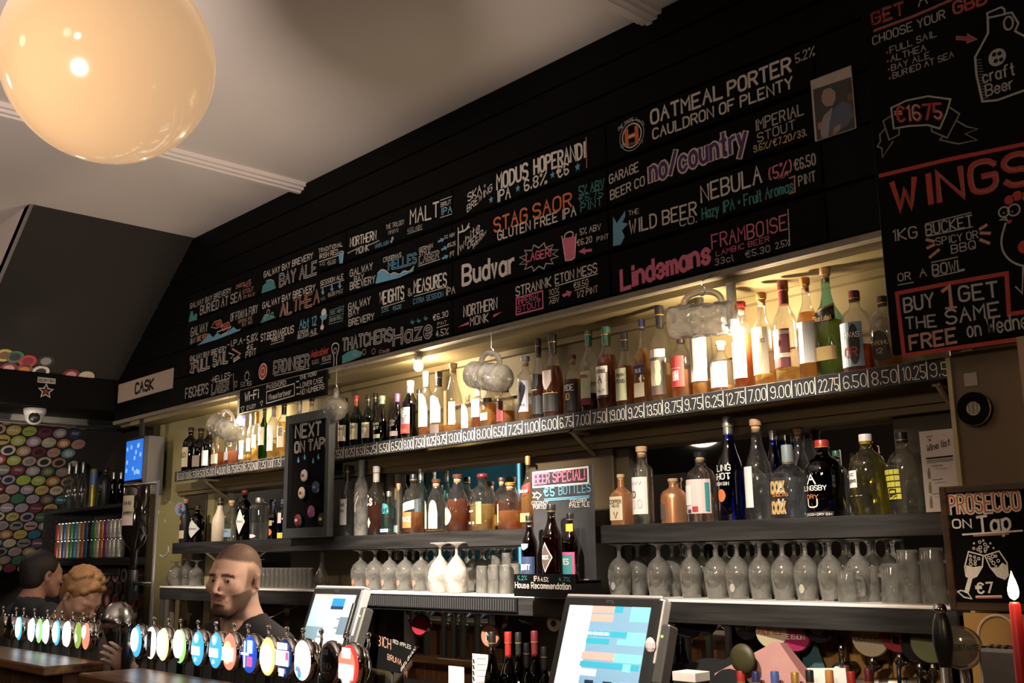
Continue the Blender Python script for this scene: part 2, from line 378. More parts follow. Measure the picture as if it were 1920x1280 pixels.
M_slate2 = mat('slate_board_grey', (.040, .040, .042), .7, noise=.5, nscale=14, spec=.3)  # paler grey slate, mottled by noise
M_bar = wood('bar_wood', (.10, .045, .018), (.24, .12, .05), 5, .32, 0)
M_shelfwood = wood('black_stained_wood', (.013, .012, .012), (.035, .033, .032), 6, .45, 0, .3)
M_steel = mat('steel', (.55, .55, .55), .25, 1.0, noise=.1)
M_chrome = mat('chrome', (.8, .78, .76), .08, 1.0, noise=.03)
M_dark = mat('dark_plastic', (.012, .012, .013), .35, noise=.1)
M_teal = mat('teal_wall_paint', (.05, .20, .23), .6)

ZC = 3.555
b = MB()
for i in range(18):
    b.box(-10.5, 2.6, -7+i*.43, -7+i*.43+.424, -.03, 0)
f0 = struct('floor', MB().box(-10.5, 2.6, -7, .8, -.08, -.03), M_floor)
for i in range(18):
    MB().box(-10.5, 2.6, -7+i*.43, min(.8, -7+i*.43+.424), -.03, 0).build('floor_board', M_floor, f0)
c0 = struct('ceiling', MB().box(-10.5, 2.6, -7, 0.02, ZC, ZC+.1), M_ceil)
# two battens across the ceiling, each of three ridges
for X in (-4.50, -2.155):
    t = MB()
    t.box(X-.055, X+.055, -7, .03 if X > -3 else .03, ZC-.022, ZC); t.box(X-.035, X+.035, -7, .035, ZC-.036, ZC-.022); t.box(X-.012, X+.012, -7, .04, ZC-.046, ZC-.036)
    o = struct('trim_1' if X < -3 else 'trim_2', t, M_ceil)
struct('wall_back', MB().box(-10.5, 2.6, -7.1, -7, 0, ZC), M_soot)
struct('wall_right', MB().box(2.6, 2.7, -7, .8, 0, ZC), M_soot)
struct('wall_left', MB().box(-10.6, -10.5, -7, .8, 0, ZC), M_soot)
struct('wall_front', MB().box(-10.5, 2.6, .8, .9, 0, ZC), M_soot)
# teal partition on the guests' side (seen in the mirror)
tp = struct('wall_teal', MB().box(-10.3, -8.62, -5.06, -4.98, 1.2, 3.2), M_teal)
MB().box(-8.618, -8.611, -5.0, -4.975, 1.2, 3.2).build('light_strip', emis('cyan_strip', (.3, .8, 1), 1.4), tp)

# bulkhead above the bar: backing and horizontal planks
wb = struct('wall_bulkhead', MB().box(-6.72, 2.6, .045, .22, 2.52, ZC), M_black)
ZR = [2.545, 2.71, 2.875, 3.04, 3.205, 3.32, 3.44, ZC]
for a, c in zip(ZR, ZR[1:]):
    MB().box(-6.72, 2.6, 0.004, .046, a+.0035, c-.0035, bev=.003).build('plank', M_black, wb)
struct('trim_3', MB().box(-6.72, 2.6, -.006, .05, 2.519, 2.544, bev=.004).box(-6.72, 2.6, .05, .075, 2.508, 2.52), mat('moulding_paint', (.20, .165, .115), .6, noise=.3, nscale=40))
struct('trim_4', MB().box(-6.5, -1.19, .02, .235, 2.495, 2.52), M_olive)   # soffit over the bottles
# olive back panel above, pilasters and dark panels below
struct('wall_upper_panel', MB().box(-6.02, -1.19, .235, .26, 2.10, 2.52), M_olive)
struct('trim_5', MB().box(-6.02, -1.19, .215, .236, 2.30, 2.312).box(-6.02, -1.19, .205, .236, 2.470, 2.494), M_olive)
struct('wall_lower', MB().box(-6.02, -.9, .26, .30, 0, 2.10), M_brown)
X2a, X2b = Xat(745, .22, 2.0), Xat(1003, .22, 2.0)
X3a, X3b = Xat(1202, .22, 1.9), Xat(1681, .22, 2.04)
X1a, X1b = Xat(418, .22, 1.95), Xat(562, .22, 1.95)
n = 1
for (a, c, z0, z1) in ((X1a, X1b, 1.53, 2.035), (X2a, X2b, 1.53, 2.035), (X3a, X3b, 1.53, 2.035)):
    m = struct('trim_mirror_%d' % n, MB().box(a, c, .222, .228, z0, z1), M_mirror); m.name = 'wall_mirror_%d' % n; n += 1
    MB().box(a-.012, c+.012, .214, .226, z1, z1+.006).box(a-.012, a, .214, .226, z0, z1).box(c, c+.012, .214, .226, z0, z1).build('frame', M_trim, m)
struct('wall_mirror_4', MB().box(-4.9, -2.1, .222, .228, 1.0, 1.43), M_mirror)
for (a, c) in ((-6.02, X1a-.012), (X1b+.012, X2a-.012), (X2b+.012, X3a-.012), (X3b+.012, -1.19)):
    p = struct('pillar_between_mirrors', MB().box(a, c, .17, .262, 0.0, 2.095), M_brown)
    if c-a > .3: MB().box(a+.06, c-.06, .150, .172, 1.0, 2.05, bev=.004).build('panel', M_brown, p)
struct('trim_6', MB().box(-6.02, -1.19, .12, .24, 2.052, 2.098).box(-6.02, -1.19, .135, .24, 2.03, 2.052), mat('gold_brown_paint', (.17, .12, .05), .5, noise=.15, nscale=8))
# olive return wall at the left end and alcove beyond
XL = Xat(296, .16, 2.2)
ol = struct('wall_olive_return', MB().box(XL, -5.60, .16, .30, 0, 2.52), mat('olive_wall_paint', (.36, .31, .14), .6, noise=.1, nscale=5))
MB().box(XL-.03, XL, .13, .30, 0, 2.52).build('edge_trim', M_brown, ol)
M_scuff = mat('white_scuff', (.75, .72, .6), .7)
for (px, py, w_, h_) in ((304, 845, .022, .025), (304, 857, .022, .02), (312, 938, .018, .006), (318, 942, .012, .005), (297, 960, .006, .02), (309, 975, .008, .008), (310, 978, .006, .01)):
    q = at(px, py, .158); MB().box(q.x-w_/2, q.x+w_/2, .1575, .16, q.z-h_/2, q.z+h_/2).build('sticker', M_scuff, ol)
q1 = [at(x, y, .157) for x, y in ((300, 1040), (306, 1044), (312, 1040), (316, 1034), (316, 1024))]
MB().tube(q1, .004, 5).build('sticker', M_scuff, ol)
# alcove back wall
struct('wall_alcove', MB().box(-10.5, XL-.03, .50, .53, 0, 2.6), M_soot)
# pillar at the right end of the shelves
pr = struct('pillar_right', MB().box(-1.185, -.955, -.02, .30, 0, 2.52, bev=.004), mat('pillar_paint', (.12, .075, .03), .55, noise=.2, nscale=6))
MB().box(-1.192, -1.18, -.03, -.018, .9, 2.15).build('edge_trim', mat('pale_edge', (.45, .36, .2), .5), pr)
for (px, py, w_, h_) in ((1812, 654, .03, .012), (1820, 711, .034, .034)):
    q = at(px, py, -.022); MB().box(q.x-w_/2, q.x+w_/2, -.0225, -.0205, q.z-h_/2, q.z+h_/2).build('sticker', mat('grey_sticker', (.35, .3, .25), .7), pr)
struct('wall_right_recess', MB().box(-.955, .6, .02, .30, 0, 2.52), M_black)
struct('trim_7', MB().box(-.965, -.948, -.14, .05, .9, 2.15), mat('tan_edge', (.35, .22, .12), .5))  # narrow trim in one even tan

# sloping stair soffit at the left, the beam under it
s = MB()
s.prism([(-5.70, .03, ZC), (-5.70, -.945, ZC), (-6.72, -.945, 2.79), (-6.72, .03, 2.79)], (0, 0, .06))
struct('wall_stair_soffit', s, mat('soffit_paint', (.016, .012, .009), .9, noise=.1))
struct('wall_stair_side', MB().prism([(-5.70, -.945, ZC), (-6.72, -.945, 2.79), (-6.72, -.945, ZC)], (0, .02, 0)), M_ceil)
bm_ = struct('wall_beam', MB().box(-6.86, -6.68, -4.5, .03, 2.60, 2.81, bev=.005), M_black)
MB().box(-7.6, -6.86, -4.5, .3, 2.60, 2.63).build('soffit_board', M_black, bm_)
MB().box(-6.86, -6.72, -4.5, -.80, 2.588, 2.60).build('light_slot', mat('slot_trim', (.6, .55, .45), .4), bm_)
MB().box(-7.20, -7.14, -4.5, .3, 2.56, 2.60).box(-7.42, -7.38, -4.5, .3, 2.57, 2.60).build('rail', M_steel, bm_)
struct('wall_cream_ceiling_return', MB().box(-6.74, -6.72, -4.5, -.95, 2.81, ZC), M_ceil)
# sloping board the beer mats are pinned on
A0 = Vector((-7.72, 0, 2.66)); A1 = Vector((-8.95, 0, 1.62))
slope = (A1-A0).normalized(); nrm = Vector((-slope.z, 0, slope.x)) ; nrm = nrm if nrm.x > 0 else -nrm
struct('wall_mat_slope', MB().prism([(A0.x-.25*slope.x, -3, A0.z-.25*slope.z), (A0.x-.25*slope.x, .5, A0.z-.25*slope.z), (A1.x, .5, A1.z), (A1.x, -3, A1.z)], -nrm*.05), mat('mat_board_black', (.03, .027, .024), .8))

# ------------------------------------------------------------------ shelves behind the bar
def shelf_tile_front(): pass
ZP, ZM, ZG = 2.150, 1.746, 1.510
XGL = Xat(300, -.10, 1.51)
YG = -.10
tag_l = [('price_shelf', 'top shelf behind the bar with chalked price strip along its front', MB().box(-5.752, -1.192, .0, .215, 2.128, ZP), M_shelfwood),
         ('bottle_shelf', 'thick black wooden shelf of spirits below the price strip', MB().box(-5.757, -1.192, .01, .215, 1.70, ZM, bev=.002), M_shelfwood),
         ('glass_shelf', 'lowest black shelf carrying the upturned glasses', MB().box(XGL, -1.195, YG+.01, .215, 1.488, ZG-.002), M_shelfwood)]
SH = {}
for nm, lb, mb, m in tag_l:
    o = mb.build(nm, m); tag(o, lb, 'shelf'); SH[nm] = o
MB().box(-5.755, -1.191, -.014, .0, 2.094, ZP+.001, bev=.001).build('front_strip', M_slate2, SH['price_shelf'])
MB().box(-5.757, -1.192, -.006, .012, 1.686, ZM+.0005, bev=.002).build('fascia', M_shelfwood, SH['bottle_shelf'])
MB().box(XGL, -1.195, YG, YG+.014, 1.440, ZG-.008, bev=.002).build('fascia', M_shelfwood, SH['glass_shelf'])
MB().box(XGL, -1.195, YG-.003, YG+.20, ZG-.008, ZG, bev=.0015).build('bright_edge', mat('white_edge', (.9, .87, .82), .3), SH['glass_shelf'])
# ribbed drip mat hanging over the fascia in the middle
dm = tag(MB().box(Xat(688, YG, 1.48), Xat(972, YG, 1.48), YG-.010, YG-.0035, 1.452, ZG-.01).build('rubber_bar_mat', M_dark), 'ribbed black rubber mat hanging over the glass shelf front', 'bar mat')
x = Xat(690, YG, 1.48); xe = Xat(968, YG, 1.48)
r_ = MB()
while x < xe: r_.box(x, x+.006, YG-.014, YG-.010, 1.455, ZG-.014, bev=.001); x += .0135
o = r_.build('rib', mat('rubber_rib', (.05, .05, .05), .35), dm); o['kind'] = 'stuff'
# brackets
def bracket(px, z, Y, lab, par):
    X = Xat(px, Y, z); pts = [(X, .20, z-.12), (X, .19, z-.10), (X, .15, z-.08), (X, .10, z-.05), (X, .05, z-.015), (X, .03, z)]
    MB().tube(pts, .008, 6).box(X-.012, X+.012, .03, .2, z-.01, z).build('bracket', M_trim, par)
for px in (1060, 1745, 372): bracket(px, 2.094, .0, '', SH['price_shelf'])
for px in (380,): bracket(px, 1.70, .02, '', SH['bottle_shelf'])

# prices along the strip: (left px, right px, text)
sg = Sign(-.0145)
def price_run(items, hz=.036):
    base = 2.1015
    for (a, c, t) in items:
        xa = Xat(a, -.0145, base); xb = Xat(c, -.0145, base)
        ribbons(sg.m('W'), [[(xa-.004, 2.098), (xa-.003, 2.147)]], .0035, lambda u, v, o: (u, -.0162-o, v))
        polys, W = layout(t, 1.1); L = (xb-xa)*.82; du = L/W; dv = hz/6; x0 = xa+(xb-xa)*.1
        ribbons(sg.m('W'), [[(x0+x*du, base+y*dv) for x, y in q] for q in polys], .0027, lambda u, v, o: (u, -.0162-o, v))
price_run([(333, 344, '6.50'), (345, 355, '7.00'), (356, 367, '6.75'), (368, 384, '8.50'), (385, 403, '15.00'), (405, 425, '40.00'), (427, 442, '8.75'), (443, 457, '8.50'), (458, 471, '6.75'),
           (472, 484, '24.00'), (485, 498, '7.25'), (499, 512, '7.00'), (513, 527, '7.75'), (528, 545, '11'), (546, 580, '9.00'), (581, 623, '7.50')])
price_run([(624, 644, '17.50'), (645, 665, '10.25'), (666, 685, '16.50'), (686, 707, '6.25'), (708, 731, '15.50'), (732, 755, '6.50'), (756, 776, '8.00'), (777, 797, '7.50'), (798, 818, '10.25'),
           (819, 838, '9.75'), (839, 866, '13.00'), (867, 891, '6.00'), (892, 923, '8.00'), (924, 950, '6.50'), (951, 980, '7.25'), (981, 1013, '11.00'), (1014, 1047, '6.00'), (1048, 1076, '6.75'),
           (1077, 1108, '7.00'), (1109, 1139, '7.50'), (1140, 1175, '19.00'), (1176, 1209, '9.25'), (1210, 1244, '13.50'), (1245, 1281, '8.75'), (1282, 1320, '9.75'), (1321, 1358, '6.25'),
           (1359, 1400, '12.75'), (1401, 1441, '7.00'), (1442, 1487, '9.00'), (1488, 1531, '10.00'), (1532, 1577, '22.75'), (1578, 1630, '6.50'), (1631, 1688, '8.50'), (1689, 1741, '10.25'), (1742, 1783, '9.5')])
sg.done(SH['price_shelf'])

# ------------------------------------------------------------------ the twenty chalkboards of the beer list
XC = [-5.715, -4.845, -4.055, -3.255, -2.375, -1.515]
BL = {}
names = [['chocolate milk stout with a small blue wave', 'red-lettered ship riding blue waves', 'full sail ale with a zigzag brown arrow', 'helles lager with a blue star-burst'],
         ['traditional Irish red ale with teal wave', 'session ale with three blue arrows', 'abbey ale with a white goblet', 'wheat beer with a round red emblem'],
         ['brut pale ale, malt in large plain capitals', 'crisp helles lager above blue waves', 'citra session ale, two words underlined', 'hazy cider in outlined script on teal'],
         ['ale lettered in tall capitals with blue stars', 'gluten free ale in orange Celtic lettering', 'lager in a spiky burst with a pink glass', 'imperial stout boxed in pink'],
         ['oatmeal porter beside a round orange emblem', 'imperial stout in purple bubble letters', 'wild beer with a blue hand', 'raspberry lambic in bold pink lettering']]
SG = {}
for c in range(5):
    for r in range(4):                                   # r = 0 is the top row
        z0 = ZR[3-r]; o = MB().box(XC[c]+.006, XC[c+1]-.006, -.004, .004, z0+.008, z0+.155, bev=.001).build('chalkboard', M_slate)
        tag(o, 'black chalkboard for '+names[c][r], 'chalkboard', 'beer list chalkboards above the bar'); BL[(c, r)] = o; SG[(c, r)] = Sign(-.0045)
def B(c, r, f): return SG[(c, r)].frame(*f)
A_ = (320, 420, 4.571); C_ = (320, 700, 4.129); D_ = (640, 250, 3.658); E_ = (640, 560, 4.267); R1 = (1140, 60, 3.556); R2 = (1140, 340, 4.571)
s = B(0, 0, A_); s.T('GALWAY BAY BREWERY', 168, 725, 518, 590, 42, 'g', .17).T('BURIED AT SEA', 255, 778, 605, 650, 72, 'g', .14).T('CHOCOLATE', 562, 555, 690, 505, 30, 'n').T('MILK', 630, 548, 690, 527, 26, 'n').T('STOUT', 620, 600, 712, 570, 32, 'n').T('5% €6.70', 625, 640, 722, 610, 24, 'n').F([(155, 840), (165, 790), (175, 750), (190, 742), (200, 790), (215, 765), (228, 770), (228, 820)], 't')
s = B(0, 1, A_); s.T('GALWAY', 175, 965, 318, 915, 72, 'g').T('BAY', 172, 1028, 215, 1012, 42, 'g').T('BREWERY', 228, 1008, 315, 978, 42, 'n', .16).T('OF FOAM & FURY', 515, 835, 745, 755, 62, 'g').T('IMPERIAL RYE', 580, 855, 700, 815, 28, 'n').T('8% €6', 615, 878, 700, 850, 24, 'g')
s.F([(228, 1040), (290, 990), (330, 935), (365, 970), (400, 930), (440, 955), (480, 935), (540, 880), (570, 905), (605, 895), (590, 915), (380, 995)], 'b').L([(350, 885), (378, 838), (432, 820), (448, 872), (395, 892), (350, 885)], 'n', .006).L([(432, 872), (500, 838), (515, 880), (450, 912), (432, 872)], 'n', .006).F([(380, 850), (430, 832), (438, 865), (395, 880)], 'r').F([(445, 876), (495, 852), (505, 878), (455, 900)], 'r').L([(400, 925), (520, 880), (480, 930), (440, 950)], 'w', .006)
s = B(0, 2, A_); s.T('GALWAY BAY BREWERY', 168, 1175, 478, 1085, 40, 'w').T('-I.P.A-', 490, 1060, 640, 1015, 48, 'w').T('5.8%', 655, 1025, 745, 992, 60, 'w').T('FULL SAIL', 195, 1272, 490, 1180, 88, 'w', .12, 'out').T('€6', 655, 1085, 705, 1070, 42, 'w').T('PINT', 645, 1147, 732, 1117, 50, 'w').L([(500, 1105), (545, 1120), (515, 1150), (600, 1140), (540, 1180)], 'w', .007).L([(530, 1070), (600, 1110), (540, 1165)], 'n', .012).L([(190, 1195), (172, 1190), (185, 1225), (168, 1270), (200, 1275)], 'n', .010)
s = B(0, 3, C_); s.T("FISCHER'S", 115, 192, 290, 152, 74, 'g').T('-HELLES-', 315, 75, 475, 32, 44, 'w').T('LAGER', 318, 160, 448, 127, 74, 'g', .12, 'out').T('5%', 545, 105, 578, 97, 34, 'g').T('€6', 592, 98, 628, 90, 34, 'g').star(592, 22, 48, 'w', 9, .6).star(592, 22, 40, 'b', 9, .6).L([(487, 0), (490, 130)], 'g').L([(500, 105), (512, 100), (515, 60), (497, 65), (500, 105)], 'g')
s = B(1, 0, A_); s.T('GALWAY BAY BREWERY', 800, 460, 1220, 295, 48, 'w').T('BAY ALE', 935, 535, 1250, 422, 98, 'g', .09, 'out').T('TRADITIONAL', 1270, 248, 1475, 188, 34, 'w').T('IRISH RED', 1275, 300, 1435, 255, 40, 'w').L([(1275, 325), (1440, 268)], 'w', .004).T('4.4%', 1280, 360, 1325, 350, 26, 'g').T('€6.00', 1345, 355, 1415, 335, 36, 'g').F([(1440, 250), (1482, 235), (1474, 335), (1448, 340)], 'b').L([(1438, 250), (1460, 230), (1484, 235), (1474, 335)], 'w', .003).F([(780, 595), (790, 530), (840, 482), (885, 485), (905, 550), (850, 572)], 't')
s.L([(820, 490), (850, 475), (880, 480), (890, 505)], 'g', .005, smooth=True)
s = B(1, 1, A_); s.T('GALWAY BAY BREWERY', 790, 725, 1240, 567, 50, 'w').T('ALTHEA', 940, 792, 1272, 672, 100, 'n', .08, 'out').T('ALTHEA', 950, 790, 1272, 672, 96, 'w', .05).T('SESSION ALE', 1285, 530, 1480, 465, 38, 'w').L([(1285, 548), (1490, 478)], 'w', .003).T('€6.00 PINT', 1350, 625, 1478, 590, 32, 'g').T('4%', 1290, 655, 1325, 645, 24, 'g')
for ax, ay in ((1305, 550), (1383, 522), (1450, 497)): s.arrow(ax, ay, ax+2, ay+60, 16, 'b')
s.F([(770, 850), (800, 785), (830, 775), (880, 785), (905, 800)], 't').C(838, 755, 22, 'g', .005).C(872, 775, 18, 'g', .005).C(812, 795, 18, 'g', .005)
s = B(1, 2, A_); s.T('ST.BERNARDUS', 775, 1005, 1055, 930, 58, 'w').T('ABBEY AB', 865, 1010, 972, 985, 30, 'w').L([(858, 1032), (972, 998)], 'w', .003).T('Abt 12', 1105, 900, 1250, 862, 72, 'b', .16).T('STRONG', 1092, 950, 1180, 925, 30, 'w').T('BELGIAN', 1090, 985, 1185, 958, 28, 'w').T('ALE', 1200, 945, 1250, 930, 36, 'w').L([(1195, 962), (1262, 940)], 'w', .003)
s.C(1314, 762, 38, 'w', 0, True, 1.0).F([(1280, 790), (1345, 772), (1335, 812), (1300, 828)], 'b').L([(1304, 825), (1300, 880)], 'w', .007).C(1300, 885, 22, 'w', 0, True, 1.2).L([(1368, 742), (1486, 700), (1474, 828), (1360, 858), (1368, 742)], 't', .004).L([(1364, 800), (1480, 765)], 't', .003).T('10% ABV', 1375, 780, 1475, 748, 28, 'g').T('€8.90/33CL', 1368, 840, 1470, 808, 28, 'g')
s = B(1, 3, A_); s.C(792, 1262, 70, 'w', 0, True).C(792, 1262, 60, 'r', 0, True, o=.0003).C(792, 1262, 30, 'w', .005, o=.0006).T('ERDINGER', 885, 1278, 1185, 1215, 95, 'g', .09, 'out').L([(890, 1300), (1190, 1235)], 'g', .004).T('Weissbier', 1200, 1150, 1355, 1105, 58, 'r', .16).T('5.6%', 1215, 1205, 1270, 1190, 32, 'g').T('€6.00', 1300, 1180, 1375, 1160, 40, 'g').L([(1290, 1200), (1375, 1180)], 'g', .003).L([(1400, 1215), (1405, 1130), (1380, 1080), (1388, 1030), (1420, 1015), (1446, 1035), (1440, 1090), (1425, 1130), (1425, 1208)], 'w', .005, smooth=True).C(1412, 1085, 22, 'g', .004)
s = B(2, 0, D_); s.T('NORTHERN', 62, 778, 240, 726, 58, 'w').T('MONK', 105, 828, 190, 802, 42, 'w').L([(45, 822), (100, 795)], 'g', .005).L([(195, 765), (262, 735)], 'g', .005).T('THE TRILOGY', 308, 660, 432, 622, 30, 'g').T('MMXVII', 325, 695, 390, 676, 26, 'g').T('WHIPLASH', 232, 790, 325, 760, 26, 'b').T('MALT', 475, 622, 670, 568, 95, 'w', .13).T('BRUT', 685, 505, 755, 482, 28, 'w').L([(680, 460), (760, 432)], 'w', .003).T('IPA', 685, 562, 760, 540, 44, 'b', .2).L([(680, 578), (762, 552)], 'w', .003).T('4.5% ABV', 455, 680, 555, 650, 26, 'g').L([(455, 690), (558, 656)], 'g', .003).C(352, 722, 14, 'g', 0, True).C(345, 740, 12, 'g', 0, True)
s = B(2, 1, D_); s.T('GALWAY', 62, 982, 215, 932, 44, 'g', .2).T('BAY', 90, 1018, 155, 998, 34, 'g', .2).T('BREWERY', 62, 1072, 232, 1022, 46, 'g', .2).T('CRISPMAS', 290, 885, 412, 847, 30, 'w').T('HELLES', 325, 937, 515, 887, 62, 'b', .1, 'out').F([(235, 1032), (250, 960), (275, 932), (310, 942), (330, 975), (360, 955), (400, 975), (430, 940), (465, 955), (500, 912), (495, 945), (400, 990)], 'b').L([(250, 960), (278, 930), (312, 942), (335, 972), (362, 950), (402, 972), (430, 938), (466, 952), (500, 910)], 'w', .004, smooth=True)
s.T('GERMAN', 535, 815, 628, 782, 28, 'w').T('STYLE', 537, 847, 612, 820, 26, 'w').T('LAGER', 535, 895, 670, 852, 48, 'g', .1, 'out').L([(530, 912), (680, 862)], 'w', .003).T('5% ABV', 710, 725, 780, 702, 22, 'w').T('€6.25', 730, 782, 785, 765, 26, 'w').T('PT', 748, 848, 775, 838, 32, 'w')
for ax, ay in ((665, 745), (688, 800), (692, 860)): s.arrow(ax, ay, ax+44, ay-24, 17, 'b')
s = B(2, 2, D_); s.T('GALWAY', 50, 1215, 200, 1167, 46, 'g', .2).T('BAY', 52, 1258, 125, 1232, 38, 'g', .2).T('WEIGHTS', 265, 1177, 430, 1132, 84, 'w').T('&', 460, 1117, 485, 1108, 52, 'g').T('MEASURES', 500, 1097, 722, 1042, 84, 'w').L([(275, 1196), (436, 1146)], 'w', .003).L([(500, 1118), (735, 1050)], 'w', .003).T('CITRA SESSION', 495, 1172, 700, 1118, 34, 'b').T('IPA', 718, 1112, 780, 1094, 46, 'g', .2).T('3.9%', 278, 1230, 325, 1216, 26, 'b').T('€6.00', 355, 1215, 412, 1200, 28, 'b')
s.frame(*E_).T('BREWERY', 62, 220, 262, 165, 50, 'g', .2)
s = B(2, 3, E_); s.T('THATCHERS', 12, 415, 402, 332, 92, 'g', .08, 'out').T('Haze', 420, 372, 722, 298, 125, 'g', .09, 'out').T('Haze', 424, 370, 720, 298, 118, 'n', .03).T('€6.30', 735, 175, 855, 140, 44, 'w').T('PINT', 772, 215, 845, 196, 24, 'w').L([(765, 233), (860, 205)], 'w', .003).T('4.5%', 760, 307, 858, 282, 50, 'w').F([(8, 500), (8, 455), (60, 420), (110, 405), (170, 425), (160, 460), (80, 495), (8, 520)], 't').C(112, 432, 22, 'g', .003).C(185, 425, 22, 'n', .003).C(260, 420, 22, 'n', .003).T('Cloudy', 305, 440, 390, 420, 28, 'n')
for ax, ay in ((568, 190), (618, 180), (675, 160)): s.F([(ax, ay+14), (ax-20, ay-8), (ax-8, ay-4), (ax-6, ay-28), (ax+6, ay-6), (ax+22, ay-16), (ax+14, ay+6)], 't')
s = B(3, 0, D_); s.T('SKA', 870, 467, 960, 408, 54, 'w').T('BREWING', 865, 542, 1035, 392, 46, 'w').T('MODUS', 1070, 387, 1280, 305, 100, 'w', .17).T('HOPERANDI', 1325, 280, 1672, 165, 100, 'w', .17).T('IPA', 1070, 472, 1160, 440, 74, 'w', .16).T('6.8%', 1258, 398, 1410, 338, 72, 'w', .17).T('€6', 1480, 307, 1560, 277, 72, 'w', .17).L([(1680, 30), (1685, 235)], 'n', .004)
for ax, ay, r_ in ((1028, 455, 27), (985, 360, 17), (1212, 378, 28), (1450, 285, 28), (1622, 230, 32)): s.star(ax, ay, r_, 'b')
s = B(3, 1, D_); s.T('STAG', 1050, 680, 1275, 605, 92, 'o', .16).T('SAOR', 1318, 585, 1580, 500, 92, 'o', .16).T('GLUTEN FREE IPA', 1075, 732, 1610, 562, 60, 'w', .16).T('5% ABV', 1635, 430, 1805, 372, 62, 't').T('€6.75', 1630, 478, 1795, 430, 48, 't').T('PINT', 1645, 540, 1790, 492, 54, 't').T('white', 815, 812, 950, 665, 62, 'w', .12).T('DEER', 870, 792, 972, 702, 44, 'w').T('BREWERY', 905, 792, 998, 685, 22, 'w').L([(803, 648), (803, 832)], 'w', .006).L([(806, 680), (845, 668), (880, 640)], 'w', .008).L([(835, 665), (830, 630)], 'w', .006).L([(860, 655), (878, 618)], 'w', .006)
s = B(3, 2, D_); s.T('Budvar', 835, 1038, 1185, 952, 128, 'w', .19).T('LAGER!', 1270, 882, 1438, 842, 54, 'p', .18)
P_ = []
for i in range(24):
    an = 2*PI*i/24; rr = (1 if i % 2 else .68); P_.append((1357+138*rr*math.cos(an), 848-(92*rr*math.sin(an))-(138*rr*math.cos(an))*.2))
s.L(P_+[P_[0]], 'g', .005).F([(1518, 722), (1608, 704), (1600, 850), (1575, 868), (1545, 872)], 'p').L([(1514, 705), (1540, 872), (1580, 868), (1602, 852), (1612, 690)], 'w', .005).C(1562, 700, 24, 'w', .005, sx=1.7).T('5% ABV', 1640, 697, 1780, 660, 40, 'w').T('€6.20', 1618, 772, 1720, 745, 40, 'w').T('PINT', 1755, 742, 1835, 720, 32, 'w').arrow(1720, 800, 1628, 812, 24, 'p')
s = B(3, 3, D_); s.T('NORTHERN', 842, 1258, 1070, 1200, 72, 'w').T('STRANNK', 1200, 1117, 1440, 1047, 62, 'w').T('IMPERIAL', 1212, 1175, 1368, 1135, 38, 'p').T('STOUT', 1212, 1225, 1368, 1185, 38, 'p').L([(1202, 1130), (1382, 1080), (1385, 1198), (1202, 1244), (1202, 1130)], 'p', .006).T('ETON MESS', 1470, 1032, 1755, 950, 60, 'w').L([(1470, 1048), (1760, 962)], 'w', .004).T('10%', 1428, 1110, 1495, 1092, 36, 'w').L([(1425, 1128), (1497, 1105)], 'w', .003).T('ABV', 1430, 1172, 1495, 1155, 34, 'w').arrow(1520, 1115, 1585, 1085, 26, 'p').T('€8.50', 1595, 1065, 1695, 1035, 38, 'w').L([(1600, 1078), (1695, 1048)], 'w', .003).T('1/2 PINT', 1620, 1128, 1760, 1085, 42, 'w')
s.frame(*E_).T('MONK', 1035, 217, 1178, 182, 66, 'w').F([(932, 228), (1020, 182), (1022, 205)], 'p').F([(1290, 102), (1218, 128), (1218, 150)], 'p')
s = B(4, 0, R1); s.C(160, 690, 78, 'w', .005).C(160, 690, 100, 'g', .003).T('H', 128, 755, 195, 728, 100, 'o', .3).T('H', 130, 752, 190, 728, 92, 'w', .12)
s.T('THE', 68, 665, 100, 632, 22, 'w').T('WHITE', 112, 618, 172, 592, 22, 'w').T('HAG', 190, 592, 240, 622, 22, 'w').T('BREWING CO', 88, 772, 235, 738, 20, 'g')
s.T('OATMEAL', 290, 615, 765, 438, 88, 'w', .19).T('PORTER', 805, 425, 1220, 262, 92, 'w', .19).T('CAULDRON OF PLENTY', 302, 715, 1232, 372, 66, 'w', .18).T('5.2%', 1255, 210, 1378, 152, 60, 'g')
s = B(4, 1, R1); s.T('GARAGE', 12, 1012, 205, 925, 58, 'w').T('BEER CO', 20, 1118, 245, 1018, 58, 'w').T('no/country', 285, 998, 925, 772, 140, 'w', .17, 'out', 'u').T('IMPERIAL', 985, 662, 1305, 548, 72, 'g').T('STOUT', 1000, 737, 1250, 645, 58, 'g').T('9.6%/€7.20/33.', 975, 803, 1325, 690, 44, 'y')
s = B(4, 2, R2); s.T('THE', 180, 296, 265, 272, 40, 'w').T('WILD BEER', 190, 450, 760, 292, 112, 'w', .14).T('CO.', 620, 385, 760, 352, 60, 'w').F([(45, 555), (45, 300), (62, 330), (75, 360), (150, 250), (150, 300), (125, 352), (175, 362), (120, 422), (145, 472), (110, 542)], 'b')
s.frame(*R1).T('NEBULA', 625, 1135, 1025, 1002, 108, 'w', .13).T('Hazy IPA + Fruit Aromas', 632, 1248, 1238, 1058, 72, 't', .14).T('(5%)', 1080, 990, 1225, 930, 82, 'p').T('ABV', 1140, 985, 1210, 955, 30, 'n').T('€6.50', 1245, 925, 1385, 882, 72, 'g').T('PINT', 1275, 1027, 1385, 990, 64, 'g').L([(1210, 975), (1245, 962), (1248, 1065), (1210, 1078)], 'n', .005)
